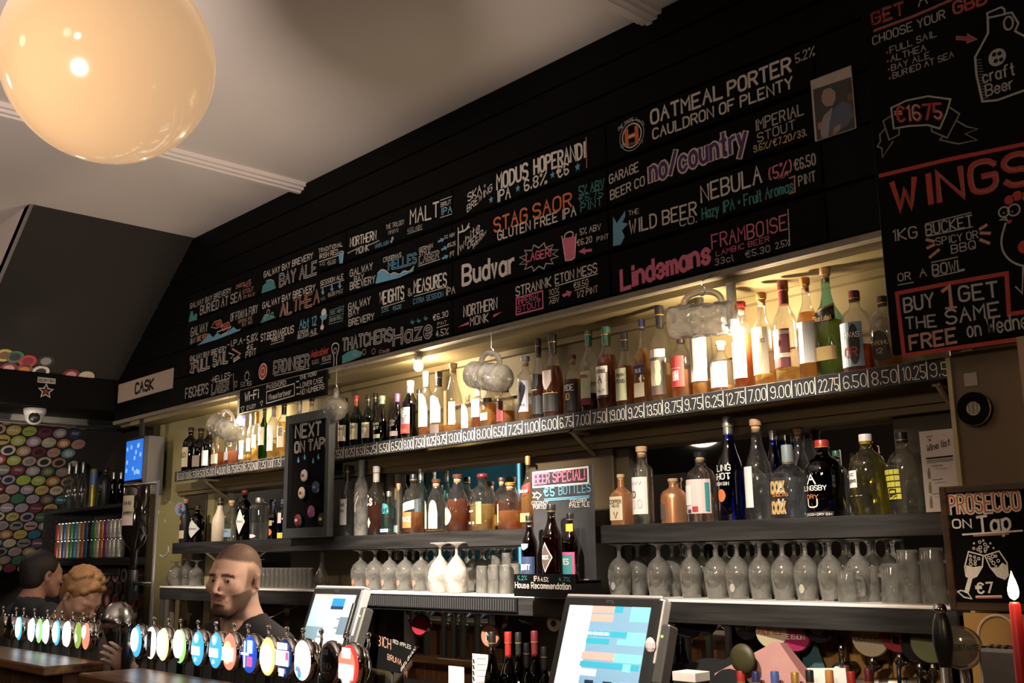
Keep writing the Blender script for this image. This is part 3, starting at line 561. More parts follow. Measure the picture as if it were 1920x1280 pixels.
s = B(4, 3, R2); s.T('Lindemans', 120, 925, 875, 692, 165, 'p', .22).T('FRAMBOISE', 895, 578, 1538, 408, 118, 'p', .11).T('LAMBIC BEER', 930, 642, 1385, 512, 42, 'p', .16).T('33cl', 920, 720, 1080, 680, 54, 'g').T('€5.30', 1180, 655, 1390, 602, 54, 'g').T('2.5%', 1440, 580, 1558, 548, 54, 'g').L([(1545, 240), (1560, 550)], 'g', .004)
for k, o in BL.items(): SG[k].done(o)

# wi-fi board hanging lower in front
X0, X1 = Xat(450, -.02, 2.5), Xat(612, -.02, 2.5)
o = tag(MB().box(X0, X1, -.022, -.008, Zat(775, X0, -.02), Zat(692, X1, -.02)-.0, bev=.001).build('chalkboard', M_slate), 'small chalkboard with the password boxed, hanging below the beer list', 'chalkboard')
s = Sign(-.0225).frame(*C_); s.T('Wi-Fi', 575, 215, 680, 188, 64, 'w', .16).T('PASSWORD:', 745, 125, 895, 86, 34, 'w').L([(745, 142), (960, 78), (960, 170), (745, 232), (745, 142)], 'w', .005).T('fivestarbeer', 760, 208, 935, 158, 40, 'w').T('ONE WORD', 1005, 48, 1130, 12, 30, 'w').T('LOWER CASE', 1005, 112, 1180, 66, 36, 'w').T('NO NUMBERS', 1005, 167, 1190, 117, 38, 'w').T('ENJOY', 592, 282, 660, 262, 30, 'g')
for ay in (62, 108, 158): s.arrow(998, ay-4, 972, ay+4, 8, 'w')
s.L([(545, 262), (560, 300), (572, 255), (545, 262)], 'g', .004).L([(695, 220), (706, 250), (715, 212), (695, 220)], 'g', .004)
s.done(o)

# CASK sign, small star logo on the beam
X0, X1 = Xat(222, -.0, 2.7), Xat(324, -.0, 2.7)
o = tag(MB().box(X0, X1, -.004, .004, Zat(756, X0, 0), Zat(721, X0, 0), bev=.001).build('cask_sign', mat('sign_cream', (.40, .30, .24), .7)), 'plain cream sign reading CASK at the left end of the bulkhead', 'sign')
Sign(-.0045).frame(200, 660, 6.4).T('CASK', 342, 498, 558, 442, 118, 'k', .24).done(o)

# photograph pinned at the right of the list: a white-bordered print
q0 = at(1520, 155, -.006); q1 = at(1606, 240, -.006)
o = tag(MB().box(q0.x, q1.x, -.007, -.003, 2.866, 3.065).build('photo_print', mat('photo_border', (.42, .36, .30), .6)), 'white-bordered photograph of a grey-haired man in a blue jacket', 'photograph')
s = Sign(-.0072).frame(*R1)
mp_ = {'bg': mat('photo_dark', (.03, .02, .016), .6), 'skin': mat('photo_skin', (.30, .19, .14), .6), 'jk': mat('photo_jacket', (.07, .08, .12), .6), 'sh': mat('photo_shirt', (.26, .22, .22), .6), 'rd': mat('photo_red', (.16, .05, .025), .6)}
def FF(s, pts, m, o=0.0):
    P = [s.P(*p) for p in pts]; s.m(m).add([(p.x, s.Y-s.lift-o, p.z) for p in P], [tuple(range(len(P)))])
FF(s, [(1368, 385), (1622, 300), (1648, 638), (1395, 722)], mp_['bg'])
FF(s, [(1500, 520), (1560, 460), (1620, 480), (1640, 560), (1600, 620), (1500, 690), (1440, 700), (1425, 650), (1440, 580)], mp_['jk'], .0004)
FF(s, [(1440, 560), (1500, 500), (1480, 600), (1470, 700), (1425, 705), (1415, 640)], mp_['sh'], .0006)
FF(s, [(1425, 430), (1440, 385), (1485, 372), (1518, 400), (1520, 450), (1500, 490), (1455, 498), (1430, 470)], mp_['skin'], .0008)
FF(s, [(1400, 610), (1425, 600), (1430, 640), (1405, 650)], mp_['skin'], .0008); FF(s, [(1510, 640), (1555, 610), (1545, 660), (1500, 690)], mp_['skin'], .0008)
FF(s, [(1595, 420), (1630, 405), (1632, 450), (1600, 465)], mp_['rd'], .0006)
s.done(o, 'picture')

# ------------------------------------------------------------------ the large chalkboard in front at the right
YW = -.085
o = tag(MB().box(-1.312, -.2, YW, YW+.022, 2.165, 3.5, bev=.002).build('chalkboard', M_slate), 'large chalkboard of growlers and wings, red lines, right of the beer list', 'chalkboard')
s = Sign(YW-.0005).frame(1600, 0, 4)
s.T('GET', 142, 188, 380, 105, 88, 'r', .22).T('GET', 136, 184, 374, 101, 88, 'g', .09).T('A GROWLER', 492, 52, 1290, -235, 80, 'g', .12).L([(155, 236), (450, 128), (745, 0)], 'r', .006).L([(160, 225), (450, 118), (735, -5)], 'a', .003)
s.T('CHOOSE YOUR', 150, 338, 690, 137, 62, 'g', .14).T('GBB', 758, 106, 1000, 25, 88, 'r', .22).T('GBB', 754, 102, 996, 20, 88, 'a', .07).T('FULL SAIL', 280, 402, 625, 272, 48, 'g').T('ALTHEA', 285, 467, 545, 380, 48, 'g').T('BAY ALE', 290, 532, 575, 432, 44, 'g').T('BURIED AT SEA', 300, 592, 755, 428, 44, 'g')
for ax, ay in ((255, 395), (260, 460), (268, 522), (276, 588)): s.C(ax, ay, 9, 'r', 0, True)
s.arrow(770, 285, 935, 295, 40, 'a').arrow(780, 285, 922, 294, 28, 'r')
s.L([(1010, 130), (1012, 250), (915, 430), (925, 560), (970, 762), (1080, 752), (1280, 680), (1420, 640)], 'g', .006).L([(1010, 130), (1005, 100), (1110, 55), (1135, 70), (1138, 108), (1015, 135)], 'g', .005).C(1165, 175, 50, 'g', .005, sx=.62).L([(1135, 105), (1190, 95), (1240, 175), (1215, 235), (1280, 270), (1400, 340)], 'g', .005).C(1080, 430, 66, 'g', 0, True, .95)
for dx, dy in ((-22, -20), (18, -28), (-10, 28), (30, 18)): s.C(1080+dx, 430+dy, 16, 'k', 0, True, o=.0004)
for k in range(14): s.L([(925+k*4, 450+k*22), (960+k*4, 448+k*22)], 'a', .002)
s.T('craft', 978, 622, 1210, 560, 88, 'g', .14).T('Beer', 1000, 722, 1200, 662, 84, 'g', .14)
s.L([(285, 810), (400, 755), (560, 722), (730, 745), (700, 850), (650, 965), (560, 938), (420, 945), (305, 965), (285, 810)], 'g', .005).L([(285, 870), (225, 908), (270, 1050), (345, 1010), (345, 965), (305, 965)], 'a', .004).L([(235, 970), (200, 1010), (205, 1060), (182, 1100), (215, 1110), (220, 1180), (300, 1060)], 'a', .004).L([(715, 800), (798, 855), (705, 1035), (590, 985), (590, 955)], 'a', .004).L([(775, 905), (850, 950), (935, 968), (840, 1005), (930, 1050), (790, 1080), (650, 1050), (680, 1018)], 'a', .004)
s.T('€1675', 322, 915, 668, 890, 112, 'r', .18).T('€1675', 316, 911, 662, 886, 112, 'g', .08)
s.frame(1600, 300, 3.2); s.L([(160, 95), (560, 0), (1300, -150)], 'r', .011)
s.T('WINGS!', 250, 302, 1135, 118, 170, 'r', .20).T('WINGS!', 262, 298, 1147, 114, 160, 'a', .035).T('1KG', 245, 487, 385, 463, 66, 'g', .14).T('BUCKET', 440, 452, 718, 395, 64, 'g', .14).L([(435, 383), (708, 315)], 'g', .003).L([(445, 458), (718, 400)], 'g', .003).T('SPICY OR', 500, 512, 750, 467, 44, 'g', .14).T('BBQ', 592, 560, 735, 530, 48, 'g', .14).T('OR', 272, 727, 345, 715, 44, 'g').L([(270, 750), (362, 733)], 'g', .003).T('A', 402, 702, 440, 694, 46, 'g').T('BOWL', 480, 692, 668, 655, 62, 'g', .14).L([(470, 615), (628, 582)], 'g', .003).L([(488, 702), (668, 662)], 'g', .003)
for (a, b_, c_, d_) in ((440, 478, 486, 488), (445, 528, 487, 508), (460, 584, 515, 538), (760, 415, 802, 390), (765, 438, 822, 440), (762, 478, 818, 500)): s.L([(a, b_), (c_, d_)], 'n', .008)
s.L([(1100, 900), (935, 925), (920, 680), (600, 735), (262, 800), (305, 1172), (700, 1115), (1100, 1060)], 'r', .011)
s.T('BUY', 310, 912, 485, 880, 82, 'g', .16).T('1', 545, 892, 590, 884, 130, 'n', .17).L([(555, 890), (620, 882)], 'n', .006).T('GET', 640, 850, 870, 818, 88, 'g', .16).T('THE', 320, 1015, 500, 998, 68, 'g', .16).T('SAME', 562, 985, 880, 935, 82, 'g', .16).T('FREE', 345, 1138, 620, 1092, 82, 'n', .2).T('FREE', 345, 1138, 620, 1092, 82, 'g', .06).T('on Wednesday', 690, 1062, 1250, 975, 90, 'g', .12)
s.L([(915, 380), (885, 480), (900, 560), (960, 620), (1060, 645), (1150, 560)], 'g', .005, smooth=True).C(905, 312, 30, 'g', .004).C(965, 300, 34, 'g', .004).C(903, 318, 5, 'g', 0, True).C(955, 310, 5, 'g', 0, True).C(935, 240, 28, 'r', 0, True).C(985, 215, 30, 'r', 0, True).C(1040, 215, 30, 'r', 0, True).F([(920, 360), (955, 360), (945, 380), (925, 382)], 'r').L([(880, 360), (915, 345), (925, 362), (880, 360)], 'g', .004).C(1030, 520, 40, 'r', 0, True)
s.L([(1020, 640), (1015, 800), (975, 760)], 'g', .004)
s.done(o)
# ------------------------------------------------------------------ globe lamps
def globe(loc, r, es, col, lab, seg=64):
    o = thing('globe_lamp', lab, 'lamp', loc)
    m = mat('opal_glass_%d' % int(es*100), (.08, .05, .025), .10, 0, col, es, noise=.02, coat=.2)
    MB().sphere((0, 0, 0), r, seg, seg//2).build('opal_globe', m, o, True)
    MB().lathe([(.055, r-.01), (.06, r+.02), (.03, r+.05), (.008, r+.06)], 16).build('gallery', M_chrome, o, True)
    MB().tube([(0, 0, r+.05), (0, 0, ZC-loc[2])], .006, 6).build('cord', M_dark, o)
    MB().lathe([(.06, ZC-loc[2]-.03), (.055, ZC-loc[2])], 16).build('ceiling_rose', M_chrome, o, True)
    return o
g1 = globe((-1.853, -2.019, 2.582), .1945, .60, (1.0, .60, .31), 'large amber opal globe lamp hanging closest to the bar', 96)
globe((-4.945, -3.505, 2.663), .2, 7.0, (1, .80, .60), 'white-glowing globe lamp over the guests, reflected in the mirror', 32)
globe((-3.0, -4.7, 2.9), .2, 7.0, (1, .78, .56), 'added white-glowing fill globe at the back of the room, unseen', 24)  # out of view, added as room fill
globe((-.6, -4.4, 2.66), .2, 7.0, (1, .78, .56), 'added white-glowing fill globe behind the near end of the bar, unseen', 24)  # second unseen globe, added to light the room

# bare bulbs under the bulkhead
M_bulb = emis('bulb_glow', (1, .84, .62), 40)
for i, (x, y, z) in enumerate(BULBS):
    o = thing('shelf_bulb', 'bare glowing bulb under the beer list, '+['behind the leftmost hanging mug', 'hanging free between two mugs', 'behind the rightmost hanging mug'][i], 'bulb', (x, y, z))
    MB().sphere((0, 0, 0), .021, 16, 10).build('bulb', M_bulb, o, True)
    MB().lathe([(.013, .015), (.016, .03), (.016, 2.495-z)], 12).build('socket', mat('socket_white', (.6, .58, .5), .4), o, True)

# ------------------------------------------------------------------ bottles
G_CLEAR = glass('clear_glass', (.97, .985, .98), .30, .015)
G_AMB = glass('whiskey_glass', (.97, .97, .95), .22, .015)
G_GREEN = glass('green_glass', (.06, .20, .05), .25, 0)
G_DARKG = glass('dark_glass', (.05, .055, .04), .2, 0)
G_BROWN = glass('brown_glass', (.20, .06, .015), .3, 0)
G_BLUE = glass('blue_glass', (.03, .08, .55), .3, .0)
G_NAVY = glass('navy_glass', (.012, .02, .12), .2, 0)
G_FROST = glass('frosted_glass', (.85, .87, .87), .2, .4)
G_AQUA = glass('aqua_glass', (.62, .86, .88), .3, .01)
G_TEALG = glass('sea_green_glass', (.45, .75, .68), .3, .01)
G_YEL = glass('yellow_gin_glass', (.95, .85, .12), .3, .02)
G_COP = mat('copper_lustre', (.72, .33, .16), .25, .7, noise=.1)
GLS = {'c': G_CLEAR, 'a': G_AMB, 'g': G_GREEN, 'd': G_DARKG, 'b': G_BROWN, 'B': G_BLUE, 'N': G_NAVY, 'f': G_FROST, 'q': G_AQUA, 't': G_TEALG, 'y': G_YEL, 'k': G_COP,
       'm': mat('stoneware', (.62, .50, .36), .5), 'M': mat('matt_black_bottle', (.02, .021, .024), .4)}
LQ = {'a': liquid('amber_whiskey', (.74, .38, .11), .34), 'o': liquid('orange_whiskey', (.74, .30, .08), .34), 'r': liquid('red_brown_whiskey', (.40, .11, .035), .45), 'g': liquid('gold_whiskey', (.80, .54, .18), .32), 'd': liquid('dark_rum', (.14, .03, .012), .7), 'w': liquid('clear_spirit', (.9, .93, .92), .06)}
def lc(name, c): return mat('label_'+name, c, .6, noise=.06, nscale=60)
LB = {'cream': lc('cream', (.70, .60, .40)), 'white': lc('white', (.82, .79, .74)), 'black': lc('black', (.015, .014, .014)), 'red': lc('red', (.45, .04, .035)), 'burgundy': lc('burgundy', (.16, .02, .025)),
      'blue': lc('blue', (.08, .12, .42)), 'palegreen': lc('pale_green', (.55, .60, .40)), 'grey': lc('grey', (.30, .28, .33)), 'gold': lc('gold', (.50, .33, .12)), 'brown': lc('brown', (.14, .10, .08)),
      'orange': lc('orange', (.65, .18, .06)), 'steel': lc('steel_blue', (.25, .33, .42)), 'yellow': lc('yellow', (.72, .68, .08)), 'teal': lc('teal', (.05, .28, .30)), 'purple': lc('purple', (.28, .08, .25)), 'navy': lc('navy', (.03, .05, .12)), 'pink': lc('pink', (.60, .12, .28)), 'rosewhite': lc('rose_white', (.72, .58, .55))}
CP = {'cork': mat('cork_stopper', (.50, .32, .18), .8), 'wood': mat('wooden_stopper', (.42, .24, .12), .6), 'black': mat('black_cap', (.015, .014, .014), .35), 'red': mat('red_cap', (.35, .025, .02), .35), 'green': mat('green_cap', (.03, .09, .06), .35),
      'palegreen': mat('pale_green_cap', (.30, .42, .28), .4), 'purple': mat('purple_cap', (.28, .09, .30), .4), 'burgundy': mat('burgundy_cap', (.12, .015, .02), .35), 'navy': mat('navy_cap', (.02, .025, .10), .35), 'white': mat('white_cap', (.75, .70, .66), .4),
      'gold': mat('gold_cap', (.50, .30, .08), .35, .6), 'silver': mat('silver_cap', (.6, .6, .6), .3, .9), 'brown': mat('brown_cap', (.09, .03, .02), .35), 'grey': mat('grey_cap', (.20, .24, .25), .5), 'orange': mat('orange_cap', (.50, .20, .05), .4), 'blue': mat('blue_cap', (.05, .10, .3), .4)}
# kind: (body squareness, [(radius share, height share)...], neck top share, cap from, cap radius share)
KIND = {
 'std': (0, [(.93, 0), (1, .012), (1, .55), (.97, .60), (.80, .66), (.52, .72), (.40, .77), (.36, .90)], .36),
 'slim': (0, [(.93, 0), (1, .012), (1, .62), (.90, .68), (.60, .74), (.42, .80), (.40, .92)], .40),
 'sloped': (0, [(.93, 0), (1, .012), (1, .45), (.86, .55), (.58, .66), (.40, .76), (.34, .90)], .34),
 'squat': (0, [(.90, 0), (1, .02), (1, .56), (.96, .64), (.80, .72), (.45, .78), (.34, .81), (.32, .88), (.38, .885), (.38, .90)], .30),
 'square': (.9, [(.94, 0), (1, .012), (1, .60), (.92, .66), (.55, .72), (.36, .75), (.34, .90)], .34),
 'tallsq': (.8, [(.94, 0), (1, .012), (1, .52), (.90, .58), (.60, .66), (.40, .76), (.36, .92)], .36),
 'cyl': (0, [(.93, 0), (1, .012), (1, .66), (.94, .71), (.70, .75), (.44, .78), (.42, .86)], .42),
 'beer': (0, [(.93, 0), (1, .012), (1, .55), (.92, .61), (.60, .71), (.42, .80), (.37, .955), (.42, .96), (.42, .975)], .38),
 'wide': (0, [(.80, 0), (.84, .02), (.90, .40), (1, .72), (.98, .80), (.80, .86), (.42, .90), (.34, .92)], .34),
 'bell': (0, [(.90, 0), (1, .02), (1, .35), (.92, .52), (.66, .68), (.46, .78), (.36, .84), (.34, .90)], .32)}
def curved(mb, r, z0, z1, a0, a1, n=8, th=.0007, shape=None, sq=0):
    """a label wrapped round a bottle, centre of its arc towards the guests"""
    vs = []
    for i in range(n+1):
        a = a0+(a1-a0)*i/n; t = i/n
        e = 2+sq*6; c, d = math.cos(a), math.sin(a); rr = (r+th)/((abs(c)**e+abs(d)**e)**(1/e)) if sq else r+th
        b0, b1 = z0, z1
        if shape == 'arch': b1 = z0+(z1-z0)*(.55+.45*math.sqrt(max(0, 1-(2*t-1)**2)))
        if shape == 'oval': h = math.sqrt(max(.02, 1-(2*t-1)**2)); zc = (z0+z1)/2; b0 = zc-(z1-z0)/2*h; b1 = zc+(z1-z0)/2*h
        if shape == 'diamond': h = max(.03, 1-abs(2*t-1)); zc = (z0+z1)/2; b0 = zc-(z1-z0)/2*h; b1 = zc+(z1-z0)/2*h
        if shape == 'shield': b0 = z0+(z1-z0)*.45*abs(2*t-1)**1.5
        if shape == 'slant': b0 = z0+(z1-z0)*.35*t; b1 = z1-(z1-z0)*.35*(1-t)
        vs += [(rr*c, rr*d, b0), (rr*c, rr*d, b1)]
    mb.add(vs, [(2*i, 2*i+2, 2*i+3, 2*i+1) for i in range(n)]); return mb
FRONT = -PI/2
NB = {}
def bottle(px, top, wpx, lab, kind='std', g='a', liq='a', lvl=.5, cap='black', labels=(), text=(), zs=None, Y=.08, name='spirits_bottle', cat='bottle', yaw=0.0, group=None, capf=.90):
    """px: centre, top: picture height of the cap, wpx: width; labels: (material, z0, z1, half arc in degrees, shape)"""
    zs = ZP if zs is None else zs
    X = Xat(px, Y, zs+.1); d = depth((X, Y, zs+.1)); sq, prof, ncr = KIND[kind]
    r = wpx/2*d/F_PX*(.80 if sq > .5 else 1.0); h = Zat(top, X, Y)-zs
    o = thing(name, lab, cat, (X, Y, zs), group, rz=yaw)
    seg = 24 if sq else 20
    P = [(a*r, z*h, sq if z <= .62 else 0) for a, z in prof if z <= capf]
    if P[-1][1] < capf*h-.002: P.append((ncr*r, capf*h, 0))
    fill = {'g': G_GREEN}
    MB().lathe(P, seg, sq=sq).build('glass', GLS[g], o, 'auto' if g in 'k' else True)
    if liq:
        pl = [(max(a*r-.003, .003), max(z*h, .008), sq if z <= .62 else 0) for a, z in prof if z < lvl]
        ra = np.interp(lvl, [z for a, z in prof], [a for a, z in prof]); pl.append((max(ra*r-.003, .003), lvl*h, sq if lvl <= .62 else 0))
        MB().lathe(pl, seg, sq=sq).build('drink', LQ[liq], o, True)
    rc = ncr*r*1.22
    if cap == 'ball_burgundy':
        MB().lathe([(rc*.8, capf*h), (rc*1.1, capf*h+.004), (rc*1.3, (capf+1)/2*h), (rc*1.1, h-.003), (rc*.6, h)], 14).build('stopper', CP['burgundy'], o, True)
    elif cap in ('cork', 'wood') or cap.startswith('cork_'):
        head = CP[cap.split('_')[1]] if '_' in cap else CP[cap]
        MB().lathe([(rc*.78, capf*h-.012), (rc*.82, capf*h+.3*(1-capf)*h)], 14).build('cork', CP['cork'], o, True)
        MB().lathe([(rc*1.05, capf*h+.3*(1-capf)*h), (rc*1.1, h-.003), (rc*.98, h)], 14).build('stopper', head, o, 'auto')
    else:
        c0 = capf-.13 if kind in ('std', 'slim', 'sloped') else capf-.02
        MB().lathe([(ncr*r*1.10, c0*h), (ncr*r*1.10, capf*h), (rc, capf*h+.001), (rc, h-.003), (rc*.92, h)], 14).build('cap', CP[cap], o, 'auto')
        MB().lathe([(rc*1.02, capf*h), (rc*1.02, capf*h+.003)], 14).build('neck_ring', CP['gold'], o)
    for i, L in enumerate(labels):
        m, z0, z1, ha = L[:4]; shp = L[4] if len(L) > 4 else None; cen = L[5] if len(L) > 5 else 0
        rr = r*np.interp((z0+z1)/2, [z for a, z in prof], [a for a, z in prof]); a0 = FRONT+math.radians(cen)
        curved(MB(), rr+.0004+.0004*i, z0*h, z1*h, a0-math.radians(ha), a0+math.radians(ha), 12 if sq else 8, .0008, shp, sq if z1 < .62 else 0).build('label', LB[m], o, False)
    for T in text:
        txt, zc, hh, ha, m = T[:5]; cen = T[5] if len(T) > 5 else 0
        mb = MB(); polys, W = layout(txt, 1.2); Lr = 2*math.radians(ha)*r; du = Lr/W; dv = hh*h/6
        rr = r*np.interp(zc, [z for a, z in prof], [a for a, z in prof])+.0026
        q0 = 2+sq*6
        def fn(u, v, oo, rr=rr, cen=cen):
            a = FRONT+math.radians(cen)+u/r; c, d_ = math.cos(a), math.sin(a); k = (abs(c)**q0+abs(d_)**q0)**(1/q0) if sq else 1
            return (rr/k*c, rr/k*d_, zc*h+v)
        ribbons(mb, [[(x*du-Lr/2, y*dv-dv*3) for x, y in q] for q in polys], hh*h*.16, fn)
        mb.build('lettering', LB[m] if m in LB else CP[m], o)
    return o
def bt(*a, **k): return bottle(*a, **k)
R_ = 18   # labels look towards the guests, slightly turned
# -- top shelf, left of the NEXT ON TAP board
bt(356, 801, 29, 'squat dark bottle at the far left end of the price shelf', 'squat', 'd', None, .5, 'black', [('cream', .12, .55, 50)], [('OLD', .38, .10, 30, 'black')])
bt(375, 803, 27, 'dark bottle with lilac-grey band, second on the price shelf', 'std', 'd', None, .5, 'black', [('cream', .10, .36, 60), ('rosewhite', .14, .28, 30)])
bt(391, 797, 24, 'dark bottle with plain white label low on its body', 'std', 'd', None, .5, 'black', [('white', .08, .42, 60)], Y=.06)
bt(410, 790, 27, 'clear bottle half full of amber, cream label, below leftmost mug', 'square', 'a', 'o', .36, 'cork', [('cream', .10, .30, 55)], [('G', .46, .12, 14, 'cream')])
bt(434, 798, 27, 'square clear bottle of red-brown whiskey with small grey label', 'square', 'a', 'r', .38, 'cork', [('grey', .16, .36, 34)])
bt(456, 778, 15, 'slim bottle with blue and white label', 'slim', 'c', 'g', .2, 'navy', [('white', .12, .48, 60), ('blue', .20, .42, 40)])
bt(469, 775, 13, 'slim clear bottle with pale green label', 'slim', 'c', 'g', .2, 'blue', [('palegreen', .25, .50, 60)])
bt(480, 772, 16, 'slim bottle with white label and gold whiskey', 'slim', 'a', 'g', .36, 'gold', [('white', .30, .55, 60)])
bt(494, 762, 19, 'green glass bottle with cream label, left of NEXT ON TAP board', 'std', 'g', None, .5, 'green', [('cream', .30, .62, 62)], [('OW', .52, .06, 26, 'brown')])
bt(511, 757, 20, 'clear bottle with tall white label, beside green bottle', 'slim', 'c', 'g', .30, 'white', [('white', .17, .62, 62)], [('C', .50, .06, 12, 'red'), ('S', .40, .06, 12, 'burgundy')])
bt(531, 752, 22, 'golden whiskey bottle reading WRITERS TEARS', 'slim', 'a', 'g', .64, 'black', [('cream', .20, .56, 62)], [('WRITERS', .50, .055, 44, 'brown'), ('TEARS', .43, .07, 44, 'brown')])
bt(583, 745, 22, 'cork-stoppered bottle behind the NEXT ON TAP board', 'std', 'a', 'g', .5, 'cork_black', [('cream', .2, .5, 50)], Y=.12)
bt(560, 748, 20, 'pale bottle behind the NEXT ON TAP board', 'slim', 'c', 'g', .3, 'white', [('white', .2, .7, 70)], Y=.12)
# -- between the NEXT ON TAP board and the free bulb
o = thing('carton', 'plain white gift carton standing right of the NEXT ON TAP board', 'box', (Xat(632, .1, 2.2), .10, ZP)); MB().box(-.03, .03, -.03, .03, 0, Zat(772, Xat(632, .1, 2.2), .1)-ZP, bev=.001).build('carton_body', LB['rosewhite'], o)
for px, top, cp_, lb in ((646, 745, 'black', 'leftmost of three green bottles with cream labels'), (668, 741, 'red', 'red-capped green bottle with cream label, middle of three'), (690, 741, 'black', 'rightmost of three green bottles with cream labels')):
    bt(px, top, 23, lb, 'std', 'g', None, .5, cp_, [('cream', .16, .46, 66)], [('REDBREAST', .39, .05, 50, 'brown'), ('12', .30, .06, 14, 'brown')], Y=.07)
bt(703, 737, 25, 'tall brown bottle behind the green ones', 'sloped', 'b', None, .5, 'black', [('grey', .2, .4, 30)], Y=.13)
bt(716, 742, 30, 'dark green bottle with pale green capsule', 'sloped', 'd', None, .5, 'palegreen', [('palegreen', .12, .20, 40)], [('Green', .42, .06, 30, 'palegreen'), ('SPOT', .33, .05, 30, 'palegreen')], Y=.07)
bt(745, 738, 28, 'dark bottle with lilac capsule and pink-white band', 'sloped', 'd', None, .5, 'purple', [('rosewhite', .12, .22, 55)], [('MITCH', .42, .05, 34, 'white'), ('SON', .35, .05, 24, 'white')], Y=.07)
bt(769, 714, 34, 'dark bottle with grey and red label below the bulb', 'std', 'd', None, .5, 'grey', [('grey', .26, .54, 50), ('red', .10, .26, 50)], [('Pigs', .46, .10, 34, 'white'), ('Nose', .16, .07, 30, 'orange')], Y=.065)
bt(786, 730, 22, 'dark bottle in the gap behind, right of the grey-red label', 'slim', 'd', None, .5, 'black', [('grey', .2, .5, 50)], Y=.14)
bt(799, 697, 29, 'clear bottle with green-white label, left of a matching pair', 'std', 'a', 'o', .16, 'grey', [('palegreen', .16, .66, 60, 'arch')], Y=.07)
bt(823, 697, 32, 'clear bottle with white label and brown base band, right of a pair', 'std', 'a', 'a', .18, 'black', [('white', .20, .62, 60, 'arch'), ('brown', .04, .17, 50)], Y=.07)
bt(850, 681, 36, 'clear bottle with orange stripe and cork, tallest under the bulb', 'sloped', 'a', 'a', .14, 'cork', [('orange', .12, .60, 16, None, -10), ('cream', .12, .44, 20, None, 40)], Y=.07)
bt(877, 740, 24, 'short arched-label bottle partly under the middle mug', 'squat', 'a', 'g', .3, 'cork', [('white', .10, .74, 50, 'arch')], Y=.07)
bt(896, 724, 24, 'bottle of red-brown whiskey under the middle mug', 'slim', 'a', 'r', .30, 'white', [('white', .30, .7, 60)], Y=.08)
bt(917, 718, 33, 'amber bottle with dark top band and small white label', 'square', 'a', 'a', .55, 'black', [('brown', .56, .66, 70), ('cream', .18, .34, 36)], [('9', .46, .09, 9, 'cream')], Y=.07)
bt(948, 716, 34, 'bottle with maroon tartan label under the mug base', 'std', 'a', 'o', .34, 'burgundy', [('burgundy', .10, .55, 42, None, -12)], Y=.07)
bt(986, 668, 31, 'bottle with grey-purple label showing a black stag, cork topped', 'cyl', 'a', 'a', .28, 'cork_grey', [('grey', .16, .62, 62)], [('Y', .50, .10, 10, 'black'), ('JURA', .26, .035, 40, 'black')], Y=.07)
bt(1011, 635, 29, 'dark-labelled whiskey with black shield, left of two twins', 'sloped', 'a', 'd', .56, 'black', [('black', .08, .30, 70), ('black', .34, .56, 40, 'shield'), ('gold', .365, .375, 30)], [('POWERS', .49, .05, 36, 'gold')], Y=.07)
bt(1038, 627, 40, 'reddish-brown whiskey with pale shield, right of two twins', 'sloped', 'a', 'r', .62, 'black', [('black', .08, .28, 66), ('rosewhite', .33, .56, 34, 'shield'), ('gold', .29, .30, 66)], [('POWERS', .49, .045, 30, 'brown')], Y=.07)
bt(1075, 665, 33, 'short dark whiskey labelled HYDE', 'squat', 'a', 'r', .60, 'cork_brown', [('black', .10, .54, 72)], [('HYDE', .46, .09, 44, 'white'), ('10', .32, .10, 16, 'gold')], Y=.09)
bt(1106, 620, 34, 'green-capped bottle with cream label and maroon foot band', 'std', 'a', 'd', .24, 'green', [('palegreen', .18, .50, 46), ('burgundy', .10, .18, 46)], [('TYRCONNELL', .44, .035, 36, 'red')], capf=.94, Y=.07)
bt(1139, 613, 41, 'amber whiskey with white label showing a black horse', 'std', 'a', 'r', .66, 'green', [('white', .18, .52, 44), ('black', .15, .18, 44)], [('TYRCONNELL', .46, .04, 36, 'brown'), ('A', .36, .08, 12, 'black'), ('MALT', .23, .03, 26, 'brown')], Y=.07)
bt(1173, 625, 37, 'pale-labelled bottle with black top, right of the horse label', 'sloped', 'a', 'o', .56, 'black', [('palegreen', .10, .52, 44)], [('Longrow', .44, .05, 34, 'brown'), ('SPRING', .35, .05, 34, 'brown')], Y=.07)
bt(1207, 599, 36, 'golden whiskey with blue capsule and tag round its neck', 'tallsq', 'a', 'a', .66, 'navy', [('navy', .36, .46, 40), ('cream', .10, .26, 40), ('gold', .50, .60, 30, 'diamond')], [('BLUE', .40, .04, 24, 'white')], Y=.07)
bt(1241, 574, 40, 'clear bottle with brown scrollwork label, left of rightmost mug', 'std', 'a', 'g', .40, 'black', [('brown', .08, .46, 58), ('white', .46, .54, 58)], [('8S8', .30, .22, 24, 'cream')], Y=.07)
bt(1279, 612, 40, 'whiskey with red label below the left rim of the rightmost mug', 'std', 'a', 'o', .40, 'black', [('red', .17, .58, 48)], [('---', .42, .05, 26, 'rosewhite'), ('H.H', .32, .12, 14, 'rosewhite')], Y=.07)
bt(1317, 557, 42, 'bottle with white label, directly under the rightmost mug', 'std', 'a', 'a', .18, 'black', [('white', .16, .62, 60)], Y=.09)
bt(1353, 640, 42, 'bottle with white label behind the rightmost bulb', 'std', 'a', 'a', .18, 'cork', [('white', .14, .60, 60)], [('--', .40, .03, 20, 'black')], Y=.09)
bt(1394, 566, 38, 'amber whiskey with white label and small red seal', 'cyl', 'a', 'o', .62, 'cork_red', [('white', .14, .50, 50), ('rosewhite', .50, .54, 50)], [('--', .22, .03, 20, 'black')], Y=.07)
